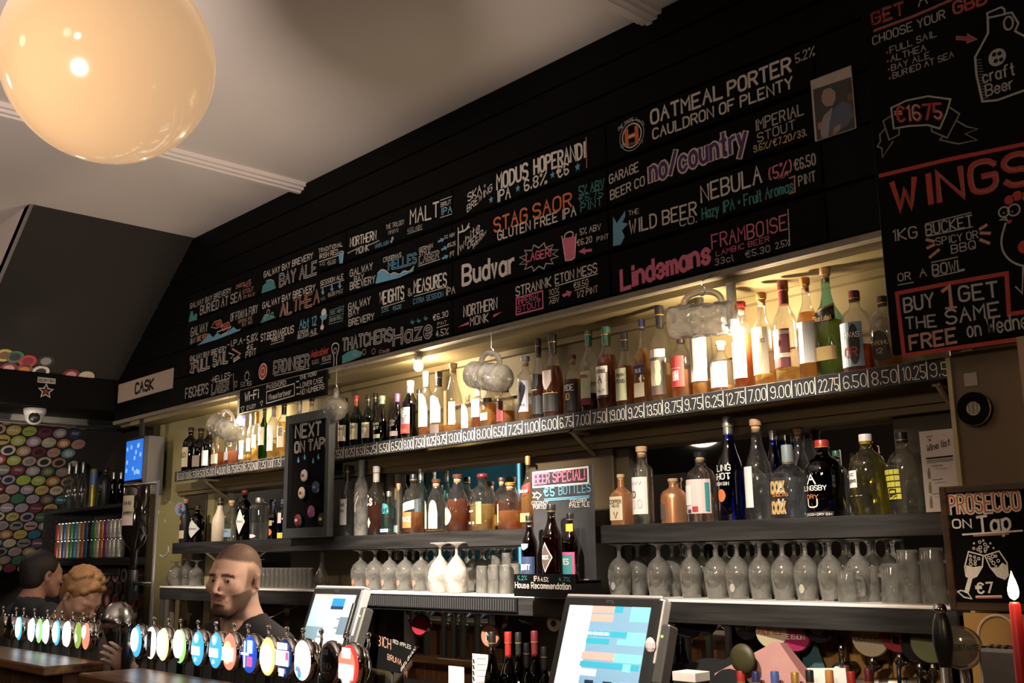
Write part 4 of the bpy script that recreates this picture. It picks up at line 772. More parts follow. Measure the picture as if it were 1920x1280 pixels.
bt(1434, 549, 42, 'clear bottle with cream oval label and tan stopper', 'std', 'a', 'g', .16, 'cork_orange', [('cream', .14, .62, 52), ('gold', .16, .62, 30, 'oval', -10)], [('CARDO', .48, .04, 34, 'brown')], Y=.07)
bt(1476, 527, 47, 'whiskey with burgundy capsule and brown-red label, price tag on neck', 'std', 'a', 'g', .16, 'burgundy', [('burgundy', .16, .52, 46), ('cream', .25, .29, 46), ('cream', .47, .50, 44), ('cream', .36, .42, 10, None, -14)], [('GLENDRONACH', .485, .022, 38, 'burgundy')], Y=.07)
bt(1518, 521, 40, 'tall whiskey with plain white label and tan-topped black neck', 'std', 'a', 'a', .66, 'cork_orange', [('white', .17, .56, 60)], [('-', .48, .02, 12, 'black')], Y=.07)
bt(1557, 502, 56, 'sea-green square bottle with slanted black and gold label', 'tallsq', 't', 'g', .52, 'cork', [('gold', .43, .66, 62, 'slant'), ('black', .45, .64, 60, 'slant'), ('gold', .16, .28, 50)], [('Blue Label', .53, .045, 40, 'gold')], Y=.08)
bt(1608, 546, 60, 'whiskey with silver-black patterned label and burgundy neck', 'squat', 'a', 'r', .34, 'burgundy', [('steel', .08, .60, 46), ('black', .10, .58, 20, 'oval', 15)], [('CHIVAS', .45, .06, 34, 'white'), ('OR', .25, .10, 24, 'red')], Y=.07)
bt(1660, 556, 54, 'whiskey with black oval label reading 12, at the right shelf end', 'squat', 'a', 'a', .30, 'black', [('black', .12, .52, 40, 'oval')], [('CARDHU', .36, .05, 36, 'gold'), ('12', .25, .06, 12, 'gold')], Y=.08)
for px, Yy, lb in ((1650, .16, 'pale fluted bottle behind the two last whiskeys'),): bt(px, 585, 46, lb, 'bell', 'f', None, .3, 'white', Y=Yy)

# -- middle shelf, left end
def mb_(*a, **k): return bottle(*a, zs=ZM, **k)
mb_(347, 935, 20, 'black bottle with orange crest and small white label', 'std', 'M', None, .3, 'cork', [('cream', .10, .28, 55), ('orange', .42, .52, 16)], [('K', .47, .08, 8, 'orange')], Y=.05)
mb_(370, 948, 29, 'square black bottle with white diamond label, at the left', 'squat', 'd', None, .3, 'black', [('white', .12, .62, 60, 'diamond', 20)], [('HENDRICK', .37, .035, 34, 'black', 20)], Y=.07)
mb_(412, 934, 29, 'cream stoneware bottle with a narrow neck', 'sloped', 'm', None, .3, 'black', [('white', .15, .5, 16, None, -40)], Y=.06)
mb_(434, 938, 27, 'clear bottle with grey-blue band reading GUNN and a cork', 'std', 'c', 'w', .40, 'cork', [('steel', .10, .30, 60)], [('GUNN', .24, .05, 36, 'navy')], Y=.06)
mb_(458, 918, 29, 'black bottle with blue paper and white diamond label', 'squat', 'd', None, .3, 'ball_burgundy', [('navy', .12, .68, 30, None, -45), ('white', .12, .62, 40, 'diamond', 25)], [('ICKS', .37, .035, 20, 'black', 25)], Y=.07)
mb_(486, 933, 38, 'clear bottle with wide shoulders, a third full', 'wide', 'c', 'w', .40, 'silver', [('white', .05, .14, 40, 'oval')], Y=.07)
mb_(513, 940, 16, 'dark blue bottle with copper pattern', 'std', 'N', None, .3, 'navy', [('orange', .10, .28, 40, 'oval'), ('gold', .36, .50, 40)], Y=.05)
mb_(530, 936, 18, 'blue-shouldered bottle with small white label and yellow spirit', 'cyl', 'B', None, .3, 'navy', [('rosewhite', .40, .66, 40), ('yellow', .02, .16, 80)], Y=.05)
# -- middle shelf, second bay
mb_(651, 872, 27, 'vodka with tall white label, right of NEXT ON TAP board', 'slim', 'c', 'w', .66, 'black', [('white', .16, .52, 50)], [('Ketel', .44, .045, 30, 'brown'), ('One', .36, .045, 26, 'brown')], Y=.06)
o = mb_(677, 862, 26, 'frosted vodka with a white bare tree on its front', 'slim', 'f', 'w', .4, 'grey', [], [('Y', .40, .16, 20, 'white'), ('V', .46, .12, 30, 'white'), ('Y', .52, .10, 26, 'white')], Y=.06)
mb_(705, 874, 32, 'dark rum with white script and pale cap', 'std', 'a', 'd', .46, 'white', [('rosewhite', .10, .26, 16, 'diamond')], [('Cs', .50, .14, 26, 'rosewhite')], Y=.06)
mb_(729, 921, 30, 'short square bottle with pale blue arched label', 'square', 'q', 'a', .06, 'silver', [('teal', .48, .72, 50, 'arch'), ('steel', .06, .14, 50)], [('GIN', .56, .08, 26, 'navy')], Y=.06)
mb_(747, 906, 16, 'narrow dark bottle with black and white label strips', 'slim', 'a', 'a', .06, 'wood', [('black', .2, .68, 50), ('white', .04, .18, 40)], Y=.10)
mb_(775, 889, 39, 'bourbon reading TRACE with torn white label', 'squat', 'a', 'o', .36, 'black', [('cream', .34, .56, 56, 'slant'), ('orange', .10, .36, 40)], [('TRACE', .24, .07, 40, 'white')], Y=.07)
mb_(789, 871, 24, 'pale blue bottle standing behind the torn label bourbon', 'std', 'q', 'w', .5, 'silver', [('steel', .2, .5, 30)], Y=.15)
mb_(818, 898, 42, 'clear bottle with two arched cream labels and dark stopper', 'bell', 'c', 'a', .06, 'cork_brown', [('cream', .08, .60, 24, 'arch', -30), ('cream', .08, .60, 24, 'arch', 32)], [('ROE', .42, .06, 16, 'brown', -30)], Y=.07)
mb_(858, 889, 46, 'red-brown whiskey with round white label', 'bell', 'a', 'r', .56, 'cork_brown', [('cream', .12, .42, 38, 'oval', -20)], [('BLO', .26, .06, 20, 'gold', -20)], Y=.07)
mb_(905, 887, 49, 'golden whiskey with dark round ball stopper', 'squat', 'a', 'g', .46, 'ball_burgundy', [('gold', .12, .50, 12, None, 30)], [('PARKLAND', .47, .05, 40, 'brown', -15), ('===', .34, .05, 18, 'white', -15), ('OAK 10', .14, .04, 24, 'white', -15)], Y=.07)
mb_(941, 895, 32, 'amber bottle behind, with dark stopper', 'squat', 'a', 'r', .56, 'cork_brown', [('cream', .1, .3, 30)], Y=.15)
mb_(957, 904, 49, 'orange whiskey with small cream label strip and gold stopper', 'squat', 'a', 'o', .40, 'cork_gold', [('cream', .16, .54, 20, None, -38)], Y=.07)
mb_(991, 855, 30, 'square bottle with slanted red label behind the BEER SPECIAL board', 'tallsq', 'a', 'a', .52, 'gold', [('red', .42, .64, 62, 'slant'), ('gold', .10, .22, 50)], [('Red Label', .52, .04, 40, 'cream')], Y=.09)
# -- middle shelf, right bay
mb_(1165, 889, 42, 'square copper gin bottle with cream label', 'square', 'k', None, .3, 'cork', [('cream', .10, .56, 44)], [('COPPER', .46, .07, 38, 'brown'), ('HEAD', .38, .05, 26, 'brown'), ('V', .20, .12, 14, 'brown')], Y=.06)
mb_(1206, 837, 40, 'clear round gin with white label and pale cap', 'cyl', 'c', 'w', .2, 'cork', [('white', .13, .60, 62)], [('D', .38, .08, 10, 'burgundy', -14), ('VVV', .52, .04, 30, 'grey'), ('O O', .26, .10, 30, 'rosewhite')], Y=.06)
mb_(1263, 897, 50, 'copper bottle without label standing further back', 'squat', 'k', None, .3, 'cork', [('brown', .10, .45, 24, None, -30)], Y=.16)
mb_(1316, 847, 56, 'wide clear gin with white price card and coloured squares', 'squat', 'c', 'w', .3, 'cork_black', [('white', .22, .52, 28, None, -32), ('rosewhite', .12, .60, 70), ('red', .14, .22, 12, None, 8), ('navy', .13, .18, 10, None, -20), ('teal', .15, .55, 8, None, 55), ('white', .24, .52, 26, None, -30)], Y=.07)
mb_(1371, 781, 50, 'tall cobalt blue gin with orange hexagon', 'sloped', 'B', None, .3, 'silver', [('orange', .18, .30, 22, 'oval', -12)], [('SLING', .50, .055, 46, 'white', -10), ('SHOT', .42, .055, 44, 'white', -10), ('IRISH GIN', .35, .03, 36, 'white', -10)], Y=.07)
mb_(1424, 785, 52, 'clear gin with tall bright white label', 'sloped', 'c', 'w', .45, 'wood', [('white', .12, .52, 30, None, -24)], Y=.07)
mb_(1455, 793, 34, 'cobalt bottle with silver neck behind the clear ones', 'sloped', 'B', None, .3, 'silver', [], Y=.16)
mb_(1480, 834, 66, 'square gin with gold lattice and white arrow marks', 'square', 'c', 'w', .55, 'grey', [], [('XXXX', .15, .16, 30, 'gold', -18), ('XXXX', .42, .16, 30, 'gold', -18), ('A', .42, .12, 10, 'white', -5), ('SIBLING', .32, .04, 30, 'orange', -5), ('V', .20, .12, 10, 'white', -5)], Y=.08, capf=.76)
mb_(1503, 797, 44, 'clear tall-necked bottle behind the lattice gin', 'sloped', 'c', 'w', .5, 'wood', [], Y=.17)
mb_(1546, 825, 72, 'squat navy gin with white emblem and red capsule', 'squat', 'N', None, .3, 'red', [('black', .02, .07, 50)], [('A', .48, .12, 14, 'white', -10), ('SLINGSBY', .37, .06, 44, 'white', -10), ('DRY', .26, .05, 20, 'orange', -10), ('U', .18, .10, 16, 'white', -10), ('LONDON DRY GIN', .035, .028, 44, 'white')], Y=.07)
mb_(1572, 845, 40, 'clear bottle with green cap behind the navy gin', 'squat', 'c', 'w', .3, 'green', [('steel', .3, .5, 20)], Y=.17)
mb_(1629, 814, 68, 'yellow gin with small white label', 'squat', 'y', None, .4, 'white', [('white', .34, .55, 28, None, -38)], [('DUC', .50, .03, 18, 'black', -38), ('ungava', .43, .05, 24, 'black', -38), ('-- --', .24, .03, 30, 'white', -25)], Y=.07)
o = mb_(1697, 811, 60, 'clear gin with yellow grid and vertical black letters', 'squat', 'c', 'w', .4, 'black', [('yellow', .18+.075*i, .18+.075*i+.06, 8, None, a) for i in range(5) for a in (-52, -34, -16, 2)], [], Y=.07)
X = 0
# vertical HOXTON on that bottle
mbv = MB(); polys, W = layout('NOTXOH'); h_ = .20
r_ = 60/2*depth((Xat(1697, .07, ZM+.1), .07, ZM+.1))/F_PX
hh_ = Zat(811, Xat(1697, .07, ZM+.1), .07)-ZM
polys, W = layout('HOXTON'); k_ = hh_*.46/W
def fnv(u, v, oo):
    a = FRONT+math.radians(-25)+(v-.012)/r_; return ((r_+.004)*math.cos(a), (r_+.004)*math.sin(a), hh_*.62-u)
ribbons(mbv, [[(x*k_, y*.0042) for x, y in q] for q in polys], .0045, fnv); mbv.build('lettering', LB['black'], o)

# ------------------------------------------------------------------ glassware
G_BEER = glass('beer_glass', (.96, .97, .95), .75, .14, .03)  # haze lightens the bowls in place of refracted light
G_GOBLET = glass('bright_goblet_glass', (.92, .92, .90), .4, .46, .1)  # heavy haze paints the glare of strong light into the goblets
def upturned(px, top, wpx, lab, group, Y=.03, kind='tulip', g=None, seg=20, zb=None, mark=None):
    """stemmed glass standing on its rim"""
    z0 = ZG if zb is None else zb; X = Xat(px, Y, z0+.06); r = wpx/2*depth((X, Y, z0+.06))/F_PX; h = Zat(top, X, Y)-z0
    if Y > 0: h = min(h, 1.683-z0)
    o = thing('upturned_glass', lab, 'glass', (X, Y, z0), group)
    if kind == 'tulip': bowl = [(.78, 0), (.80, .03), (.92, .18), (1, .38), (.97, .50), (.78, .62), (.45, .70), (.22, .74)]; st_ = .16
    elif kind == 'goblet': bowl = [(.74, 0), (.78, .03), (.94, .16), (1, .30), (.92, .44), (.66, .58), (.34, .68), (.16, .74)]; st_ = .11
    elif kind == 'brandy': bowl = [(.70, 0), (.75, .03), (.97, .22), (1, .38), (.85, .60), (.5, .76), (.2, .82)]; st_ = .13
    ou = [(a*r, z*h) for a, z in bowl]; inn = [(max(a*r-.0022, .001), max(0, z*h-.002)) for a, z in bowl[:-1]][::-1]+[]
    prof = [(max(.001, .02*r), bowl[-1][1]*h-.008)]+[(x, y) for x, y in inn]+ou
    MB().lathe(prof, seg, cap=False).build('bowl', g or G_BEER, o, True)
    zt = bowl[-1][1]*h; fr = r*.80
    MB().lathe([(bowl[-1][0]*r, zt), (st_*r, zt+.03*h), (st_*r*.95, h*.88), (st_*r*1.4, h*.94), (fr*.6, h*.975), (fr, h*.985), (fr, h), (.001, h)], seg, cap=False).build('stem_and_foot', g or G_BEER, o, True)
    if mark:
        curved(MB(), r*mark[1], h*.12, h*.27, FRONT-.2, FRONT+.3, 6, .001, 'oval').build('printed_mark', mark[0], o)
    return o
M_mk = mat('etched_mark', (.34, .31, .26), .8)
gl = [(1162, 45), (1197, 42), (1236, 47), (1262, 40), (1296, 44), (1345, 50), (1384, 47), (1427, 46), (1470, 48), (1513, 48), (1559, 50), (1612, 52)]
for i, (px, wp) in enumerate(gl):
    back = px in (1197, 1262); Yy = .10 if back else .035
    upturned(px, 1012-(px-1160)*.028, wp, 'upturned bulbous beer glass, %s from the left in the right bay' % ordn(i), 'upturned beer glasses in the right bay', Yy, 'tulip', mark=(M_mk, .93) if i % 3 == 0 else None)
for i, (px, wp) in enumerate([(1318, 40), (1362, 40), (1405, 40), (1448, 40), (1492, 40), (1536, 40), (1585, 40), (1640, 42), (1668, 42)]):
    upturned(px, 1012-(px-1160)*.028, wp, 'upturned beer glass in the back row of the right bay, %s from the left' % ordn(i), 'back row of beer glasses in the right bay', .13, 'tulip', seg=16)
def tumbler(px, top, wpx, lab, group, Y=.04, z0=None, up=False, handle=False, seg=16, taper=.86, g=None, cat='glass', nm='tumbler'):
    z0 = ZG if z0 is None else z0; X = Xat(px, Y, z0+.05); r = wpx/2*depth((X, Y, z0+.05))/F_PX; h = Zat(top, X, Y)-z0
    o = thing(nm, lab, cat, (X, Y, z0), group)
    pr_ = [(r, 0), (r, h*.05), (r*(1+taper)/2, h*.5), (r*taper, h*.97), (r*taper*.96, h), (.001, h), (.001, h*.94), (r*taper-.003, h*.93), (r-.003, .001)]
    MB().lathe(pr_, seg, cap=False).build('glass_wall', g or G_BEER, o, True)
    if handle: MB().tube([(r*.9, 0, h*.75), (r*1.5, 0, h*.72), (r*1.65, 0, h*.5), (r*1.5, 0, h*.25), (r*.98, 0, h*.2)], .006, 8).build('handle', g or G_BEER, o, True)
    return o
for i, (px, wp) in enumerate([(1590, 40), (1632, 40), (1674, 44), (1706, 46), (1752, 50)]):
    tumbler(px, [1068, 1062, 1056, 1030, 1026][i], wp, 'upturned pint mug with handle, %s of five at the right end of the glass shelf' % ordn(i), 'pint mugs at the right shelf end', .00 if i != 1 else .05, handle=True, nm='pint_mug', cat='mug')
# second bay
for i, (px, wp) in enumerate([(676, 38), (703, 38), (731, 38), (760, 38), (790, 40), (816, 38)]):
    upturned(px, 1022-(px-676)*.03, wp, 'long-stemmed upturned glass with red mark, %s from the left in the middle bay' % ordn(i), 'long-stemmed glasses in the middle bay', .05, 'tulip', mark=(mat('red_mark', (.40, .16, .11), .6), .93) if i < 5 else None)
for i, (px, wp) in enumerate([(745, 34), (775, 34), (862, 36), (888, 36), (903, 36)]):
    upturned(px, 1022-(px-676)*.03, wp, 'upturned glass in the back row of the middle bay, %s from the left' % ordn(i), 'back row of glasses in the middle bay', .14, 'tulip', seg=16)
upturned(825, 1017, 46, 'bright white goblet upturned at the shelf edge, left of a pair', 'bright goblets', -.05, 'goblet', G_GOBLET, 28)
upturned(856, 1016, 46, 'bright white goblet upturned at the shelf edge, right of a pair', 'bright goblets', -.05, 'goblet', G_GOBLET, 28)
for i, (px, top, wp, Yy) in enumerate([(904, 1060, 24, -.02), (926, 1058, 24, -.03), (948, 1058, 24, -.03), (966, 1056, 24, .02), (915, 1066, 24, .08), (940, 1064, 24, .08)]):
    tumbler(px, top, wp, 'small thick tumbler, %s beside the bright goblets' % ordn(i), 'small tumblers beside the goblets', Yy)
for i, (px, top, wp, Yy) in enumerate([(950, 1036, 20, .03), (930, 1040, 20, .06)]):
    X = Xat(px, Yy, 1.6); tumbler(px, top, wp, ['upper tumbler balanced on the small tumblers', 'second upper tumbler balanced on the small tumblers'][i], 'stacked small tumblers', Yy, z0=1.590)
# left bay
for i, (px, top, wp) in enumerate([(330, 1052, 34), (349, 1048, 30)]):
    upturned(px, top, wp, ['round brandy glass at the left end of the glass shelf', 'stemmed brandy glass second from the left shelf end'][i], None, .00 if i == 0 else .05, 'brandy')
upturned(368, 1050, 28, 'stemmed glass just left of the barman\'s head', None, .03, 'tulip')
k = 0
for row, Yy in ((0, -.02), (1, .06)):
    for i in range(12):
        px = 486+i*8.6+row*3
        tumbler(px, 1064, 11.5, 'small straight glass behind the barman, %s in the %s row' % (ordn(i), ['front', 'back'][row]), 'small glasses right of the barman', Yy, seg=12, taper=.95); k += 1
o = thing('carafe', 'small clear carafe at the right end of the small glasses', 'carafe', (Xat(603, .05, 1.55), .05, ZG)); MB().lathe([(.036, 0), (.04, .01), (.036, .05), (.02, .085), (.010, .11), (.009, .16), (.012, .165)], 18).build('glass_wall', G_CLEAR, o, True)

# ------------------------------------------------------------------ dimpled mugs hanging from hooks
G_MUG = glass('mug_glass', (.99, .99, .99), .92, .14, 0, .85)  # haze whitens the mugs, standing in for light they catch
def mug(c, axis, L, r, lab, hook):
    """axis points from the open end to the base; handle on the upper side"""
    o = thing('beer_mug', lab, 'mug', c, 'litre mugs hanging from hooks'); M = aim(axis, (0, 0, 1)); seg = 56; vs = []; fs = []
    nz = 40; ring = []
    for i in range(nz+1):
        t = i/nz; z = (t-.5)*L
        for k in range(seg):
            a = 2*PI*k/seg; rr = r*(1-.03*t)
            if .15 < t < .93:
                row = int((t-.15)/.195); u = ((t-.15)/.195) % 1-.5; s_ = ((k/seg*8+.5*(row % 2)) % 1)-.5
                q = 1-(u*u+s_*s_)*3.3; rr *= 1+.045-(.10*max(0, q)**.8)
            if t > .96: rr *= .93
            vs.append((rr*math.cos(a), rr*math.sin(a), z))
    for i in range(nz):
        for k in range(seg): k2 = (k+1) % seg; fs.append((i*seg+k, i*seg+k2, (i+1)*seg+k2, (i+1)*seg+k))
    fs.append(tuple(nz*seg+k for k in range(seg)))
    mb = MB(); n0 = len(vs); 
    for (rr, z) in ((r*.97, -.5*L-.002), (r*.88, -.5*L), (r*.85, -.3*L), (r*.84, .36*L), (r*.7, .42*L), (.001, .425*L)):
        for k in range(seg): a = 2*PI*k/seg; vs.append((rr*math.cos(a), rr*math.sin(a), z))
    for k in range(seg): k2 = (k+1) % seg; fs.append((k2, k, n0+k, n0+k2))
    for i in range(5):
        for k in range(seg): k2 = (k+1) % seg; fs.append((n0+i*seg+k2, n0+i*seg+k, n0+(i+1)*seg+k, n0+(i+1)*seg+k2))
    mb.add([M @ Vector(v) for v in vs], fs); mb.build('glass_body', G_MUG, o, True)
    H = [(r*.85, 0, -.30*L), (r*1.25, 0, -.30*L), (r*1.62, 0, -.20*L), (r*1.74, 0, 0), (r*1.62, 0, .20*L), (r*1.25, 0, .30*L), (r*.85, 0, .30*L)]
    H = chaikin3(H); MB().tube([M @ Vector(p) for p in H], .0105, 10).build('handle', G_MUG, o, True)
    top = M @ Vector((r*1.74, 0, 0)); hz = 2.508-c[2]
    tx, ty, tz = c[0]+top.x, c[1]+top.y, c[2]+top.z
    p = tag(MB().tube([(tx-.012, ty, tz-.004), (tx-.006, ty, tz-.014), (tx+.006, ty, tz-.014), (tx+.013, ty, tz), (tx+.010, ty, tz+.012), (tx, ty, tz+.02), (tx, min(ty, -.012), max(2.50, tz+.03)), (tx, -.004, max(2.532, tz+.04))], .002, 6).build('hook', M_steel), hook, 'hook')
    return o
def chaikin3(p, n=2):
    for _ in range(n):
        q = [p[0]]
        for a, b in zip(p, p[1:]): q += [tuple(a[i]*.75+b[i]*.25 for i in range(3)), tuple(a[i]*.25+b[i]*.75 for i in range(3))]
        p = q+[p[-1]]
    return p
MY = -.072
def mc(px, py): v = at(px, py, MY); return (v.x, v.y, v.z)
mug(mc(1318, 600), (1, .35, -.02), .205, .054, 'dimpled glass mug hanging rightmost, in front of a glowing bulb', 'wire hook of the rightmost mug')
mug(mc(916, 706), (.95, -.10, -.22), .20, .054, 'dimpled glass mug hanging in the middle of the beer list', 'wire hook of the middle mug')
mug(mc(630, 766), (.85, -.62, -.20), .19, .052, 'dimpled glass mug hanging base forward over the NEXT ON TAP board', 'wire hook of the mug over the NEXT ON TAP board')
mug(mc(421, 803), (.92, .05, -.34), .20, .054, 'dimpled glass mug hanging leftmost, bright with light', 'wire hook of the leftmost mug')

# ------------------------------------------------------------------ boards and cards standing on the shelves
# NEXT ON TAP
Yb = -.035; X0 = Xat(538, Yb, 1.9); X1 = Xat(622, Yb, 1.9); Zt = Zat(781, X0, Yb)
o = thing('framed_chalkboard', 'tall framed chalkboard reading NEXT ON TAP with bottle-cap badges', 'chalkboard', (X0, Yb, ZM))
wd_, ht_ = X1-X0, Zt-ZM
mfr = mat('grey_black_frame', (.045, .048, .048), .5, noise=.3, nscale=30)
MB().box(.01, wd_-.01, .002, .012, .01, ht_-.01).build('slate', M_slate, o)
for (a, b_, c_, d_) in ((0, .032, 0, ht_), (wd_-.032, wd_, 0, ht_), (.032, wd_-.032, 0, .045), (.032, wd_-.032, ht_-.045, ht_)):
    MB().box(a, b_, -.022, .012, c_, d_, bev=.002).build('frame_rail', mfr, o)
s = Sign(Yb+.0015).frame(520, 660, 3.555); s.T('NEXT', 122, 572, 290, 552, 84, 'g', .2).T('ON TAP:', 118, 668, 322, 636, 64, 'w', .10, 'out')
for ax, ay in ((141, 725), (184, 705), (240, 730), (275, 703)): s.F([(ax, ay-30), (ax+8, ay+2), (ax, ay+14), (ax-8, ay+2)], 'b')
s.L([(95, 1190), (320, 1185)], 'g', .004).done(o)
for (ax, ay, rx, ry, m) in ((186, 822, 30, 58, 'rosewhite'), (170, 938, 34, 56, 'cream'), (262, 900, 32, 58, 'navy'), (232, 1062, 28, 56, 'purple'), (143, 1120, 30, 54, 'burgundy'), (303, 1112, 28, 56, 'black')):
    p = at(520+ax/3.555, 660+ay/3.555, Yb-.012); rr = .030
    q = tag(MB().lathe([(rr, 0), (rr*.96, .008), (rr*.7, .012), (.001, .013)], 20, Matrix.Translation(p) @ aim((0.0, -1, 0))).build('keg_badge', LB[m], None, True, at0=tuple(p)), {'rosewhite': 'pale pink round badge, uppermost on the NEXT ON TAP board', 'cream': 'cream and brown round badge below the pink one', 'navy': 'navy round badge with silver rim on the NEXT ON TAP board', 'purple': 'purple patterned badge low on the NEXT ON TAP board', 'burgundy': 'dark red crossed badge at the lower left of the NEXT ON TAP board', 'black': 'black badge with rainbow stripe at the lower right of NEXT ON TAP board'}[m], 'badge', 'badges on the NEXT ON TAP board')
    MB().lathe([(rr*1.03, -.002), (rr*1.06, .004), (rr*1.0, .008)], 20, aim((0, -1, 0)), cap=False).build('rim', M_chrome, q, True)
    MB().box(-.010, .010, -.0155, -.0135, -.006, .006).build('emblem', LB[{'navy': 'steel', 'purple': 'pink', 'burgundy': 'rosewhite', 'black': 'yellow'}.get(m, 'red')], q)
# BEER SPECIAL board
Yb = -.075; X0 = Xat(999, Yb, 1.9); X1 = Xat(1111, Yb, 1.9); Zt = Zat(876, (X0+X1)/2, Yb)
o = tag(MB().box(X0, X1, Yb, Yb+.008, ZG, Zt, bev=.001).build('chalkboard', M_slate2), 'frameless chalkboard reading BEER SPECIAL with pink and blue chalk', 'chalkboard')
s = Sign(Yb-.0005).frame(960, 860, 4.74)
s.L([(188, 125), (675, 72), (680, 215), (190, 252), (188, 125)], 'w', .007).T('BEER', 205, 225, 335, 210, 84, 'p', .18).T('SPECIAL!', 368, 208, 648, 180, 84, 'p', .18).T('€5', 285, 330, 378, 325, 70, 'b', .2).T('BOTTLES', 420, 318, 700, 290, 70, 'b', .13).T('COCONUT', 180, 407, 325, 402, 28, 'w').T('PORTER', 192, 443, 320, 440, 30, 'w').T('CUCUMBER', 520, 387, 665, 382, 28, 'w').T('PALE ALE', 515, 432, 692, 420, 36, 'w').L([(290, 358), (688, 328)], 'b', .004).L([(290, 372), (688, 342)], 'b', .004).L([(185, 300), (215, 310), (222, 295), (262, 320), (232, 358), (228, 338), (188, 345), (205, 322), (185, 300)], 'w', .004)
s.done(o)
q = at(1092, 1092, Yb-.002); MB().box(q.x-.030, q.x+.030, -.084, -.076, q.z-.012, q.z+.012).build('wooden_clip', mat('pale_pine', (.6, .38, .2), .6), o)
# HOUSE RECOMMENDATION box with three beers behind it
Yb = -.215; X0 = Xat(963, Yb, 1.55); X1 = Xat(1077, Yb, 1.55); ZB = ZG
hz0 = Zat(1119, (X0+X1)/2, Yb); hz1 = Zat(1076, (X0+X1)/2, Yb)
o = thing('recommendation_box', 'black tray box reading House Recommendation under three beers', 'box', ((X0+X1)/2, Yb, ZG))
w2 = (X1-X0)/2
MB().box(-w2, w2, 0, .008, hz0-ZG, hz1-ZG, bev=.001).box(-w2, w2, .008, .125, hz1-ZG-.030, hz1-ZG-.022).box(-w2, -w2+.006, .008, .13, hz0-ZG+.0, hz1-ZG-.022).box(w2-.006, w2, .008, .13, hz0-ZG+.0, hz1-ZG-.022).build('box_body', M_slate, o)
zt_ = hz1-.022
s = Sign(Yb-.0005).frame(960, 860, 4.74); s.T('House Recommendation', 32, 1145, 525, 1160, 52, 'w', .15).T('5.2%', 55, 1078, 135, 1074, 36, 't').T('IPA', 195, 1085, 250, 1086, 44, 'w').T('4.5%', 262, 1088, 325, 1090, 36, 'w').T('4.7%', 418, 1085, 515, 1088, 34, 't').done(o)
for px, top, wp, lb, g, labs, txt in ((993, 966, 30, 'dark beer bottle with blue label, left of the recommended three', 'b', [('navy', .04, .36, 80), ('steel', .46, .56, 34, 'shield')], [('COUNTY', .20, .08, 44, 'white')]),
                                 (1035, 945, 37, 'large brown beer bottle with pale diamond label, middle of three', 'b', [('rosewhite', .10, .50, 46, 'diamond'), ('brown', .13, .47, 40, 'diamond')], [('BRICK', .30, .05, 24, 'white')]),
                                 (1070, 962, 30, 'brown beer bottle with yellow neck label and green-pink label', 'b', [('yellow', .66, .84, 80), ('teal', .04, .42, 70), ('pink', .38, .42, 70), ('pink', .04, .42, 9, None, 60)], [('YES', .28, .08, 26, 'white')])):
    bottle(px, top, wp, lb, 'beer', g, None, .5, 'black' if px != 1070 else 'black', labs, txt, zs=zt_, Y=-.15, name='beer_bottle')
# wine list card
Yb = -.01; X0 = Xat(1730, Yb, 1.85); X1 = Xat(1795, Yb, 1.85); Zt = Zat(806, (X0+X1)/2, Yb)
o = tag(MB().box(X0, X1, Yb, Yb+.002, ZM+.0006, Zt).build('wine_list', mat('card_paper', (.62, .52, .46), .6)), 'tall white wine list card beside the right pillar', 'menu')
s = Sign(Yb-.0003).frame(1700, 640, 4.0); s.T('Wine list', 155, 825, 325, 775, 48, 'k', .11).L([(148, 878), (346, 857)], 'k', .004)
for i in range(3): s.L([(150, 893+i*9), (350, 872+i*9)], 'a', .0015)
for i, (t1, t2) in enumerate(((948, 1028), (1052, 1138), (1158, 1248))):
    s.F([(163+i*8, t1), (171+i*8, t1), (178+i*8, t1+40), (182+i*8, t2), (162+i*8, t2), (158+i*8, t1+40)], 'a').L([(190+i*5, t1-14), (270, t1-22)], 'a', .002).L([(215, t1+8), (305, t1)], 'a', .001)
s.star(175, 738, 16, 'r').T('GALWAY BAY', 150, 720, 195, 714, 10, 'k').L([(275, 700), (290, 705)], 'n', .002).done(o)
# PROSECCO board
Yb = -.30; pa = at(1762, 914, Yb); 
X0 = Xat(1763, Yb, 1.8); Zt = Zat(913, X0, Yb); Zb = Zat(1143, Xat(1784, Yb, 1.5), Yb)
o = thing('framed_chalkboard', 'brown-framed chalkboard reading PROSECCO on Tap at the right edge', 'chalkboard', (X0, Yb, Zb))
wd_, ht_ = .42, Zt-Zb; mf2 = wood('dark_brown_frame_wood', (.03, .014, .006), (.07, .035, .014), 6, .4)
MB().box(.008, wd_-.008, .002, .010, .008, ht_-.008).build('slate', M_slate, o)
for (a, b_, c_, d_) in ((0, .016, 0, ht_), (wd_-.016, wd_, 0, ht_), (.016, wd_-.016, 0, .018), (.016, wd_-.016, ht_-.016, ht_)): MB().box(a, b_, -.012, .012, c_, d_, bev=.002).build('frame_rail', mf2, o)
MB().box(.1, .3, .012, .03, -.6, .1).build('prop', mf2, o)
s = Sign(Yb+.001).frame(1740, 900, 3.3667)
s.T('PROSECCO', 140, 212, 582, 185, 112, 'W', .10, 'out', 'o').T('ON', 160, 302, 275, 298, 52, 'W', .2).T('Tap', 320, 338, 522, 308, 104, 'W', .16).L([(220, 343), (598, 318)], 'W', .004).L([(290, 350), (510, 338)], 'n', .004)
s.L([(258, 450), (350, 475), (345, 545), (310, 605), (272, 622), (242, 605), (234, 545), (258, 450)], 'W', .003).F([(240, 535), (290, 548), (342, 540), (308, 605), (272, 620), (244, 605)], 'W').L([(268, 620), (245, 705)], 'W', .010).L([(188, 702), (210, 695), (250, 705), (278, 748), (230, 738), (188, 702)], 'W', .003)
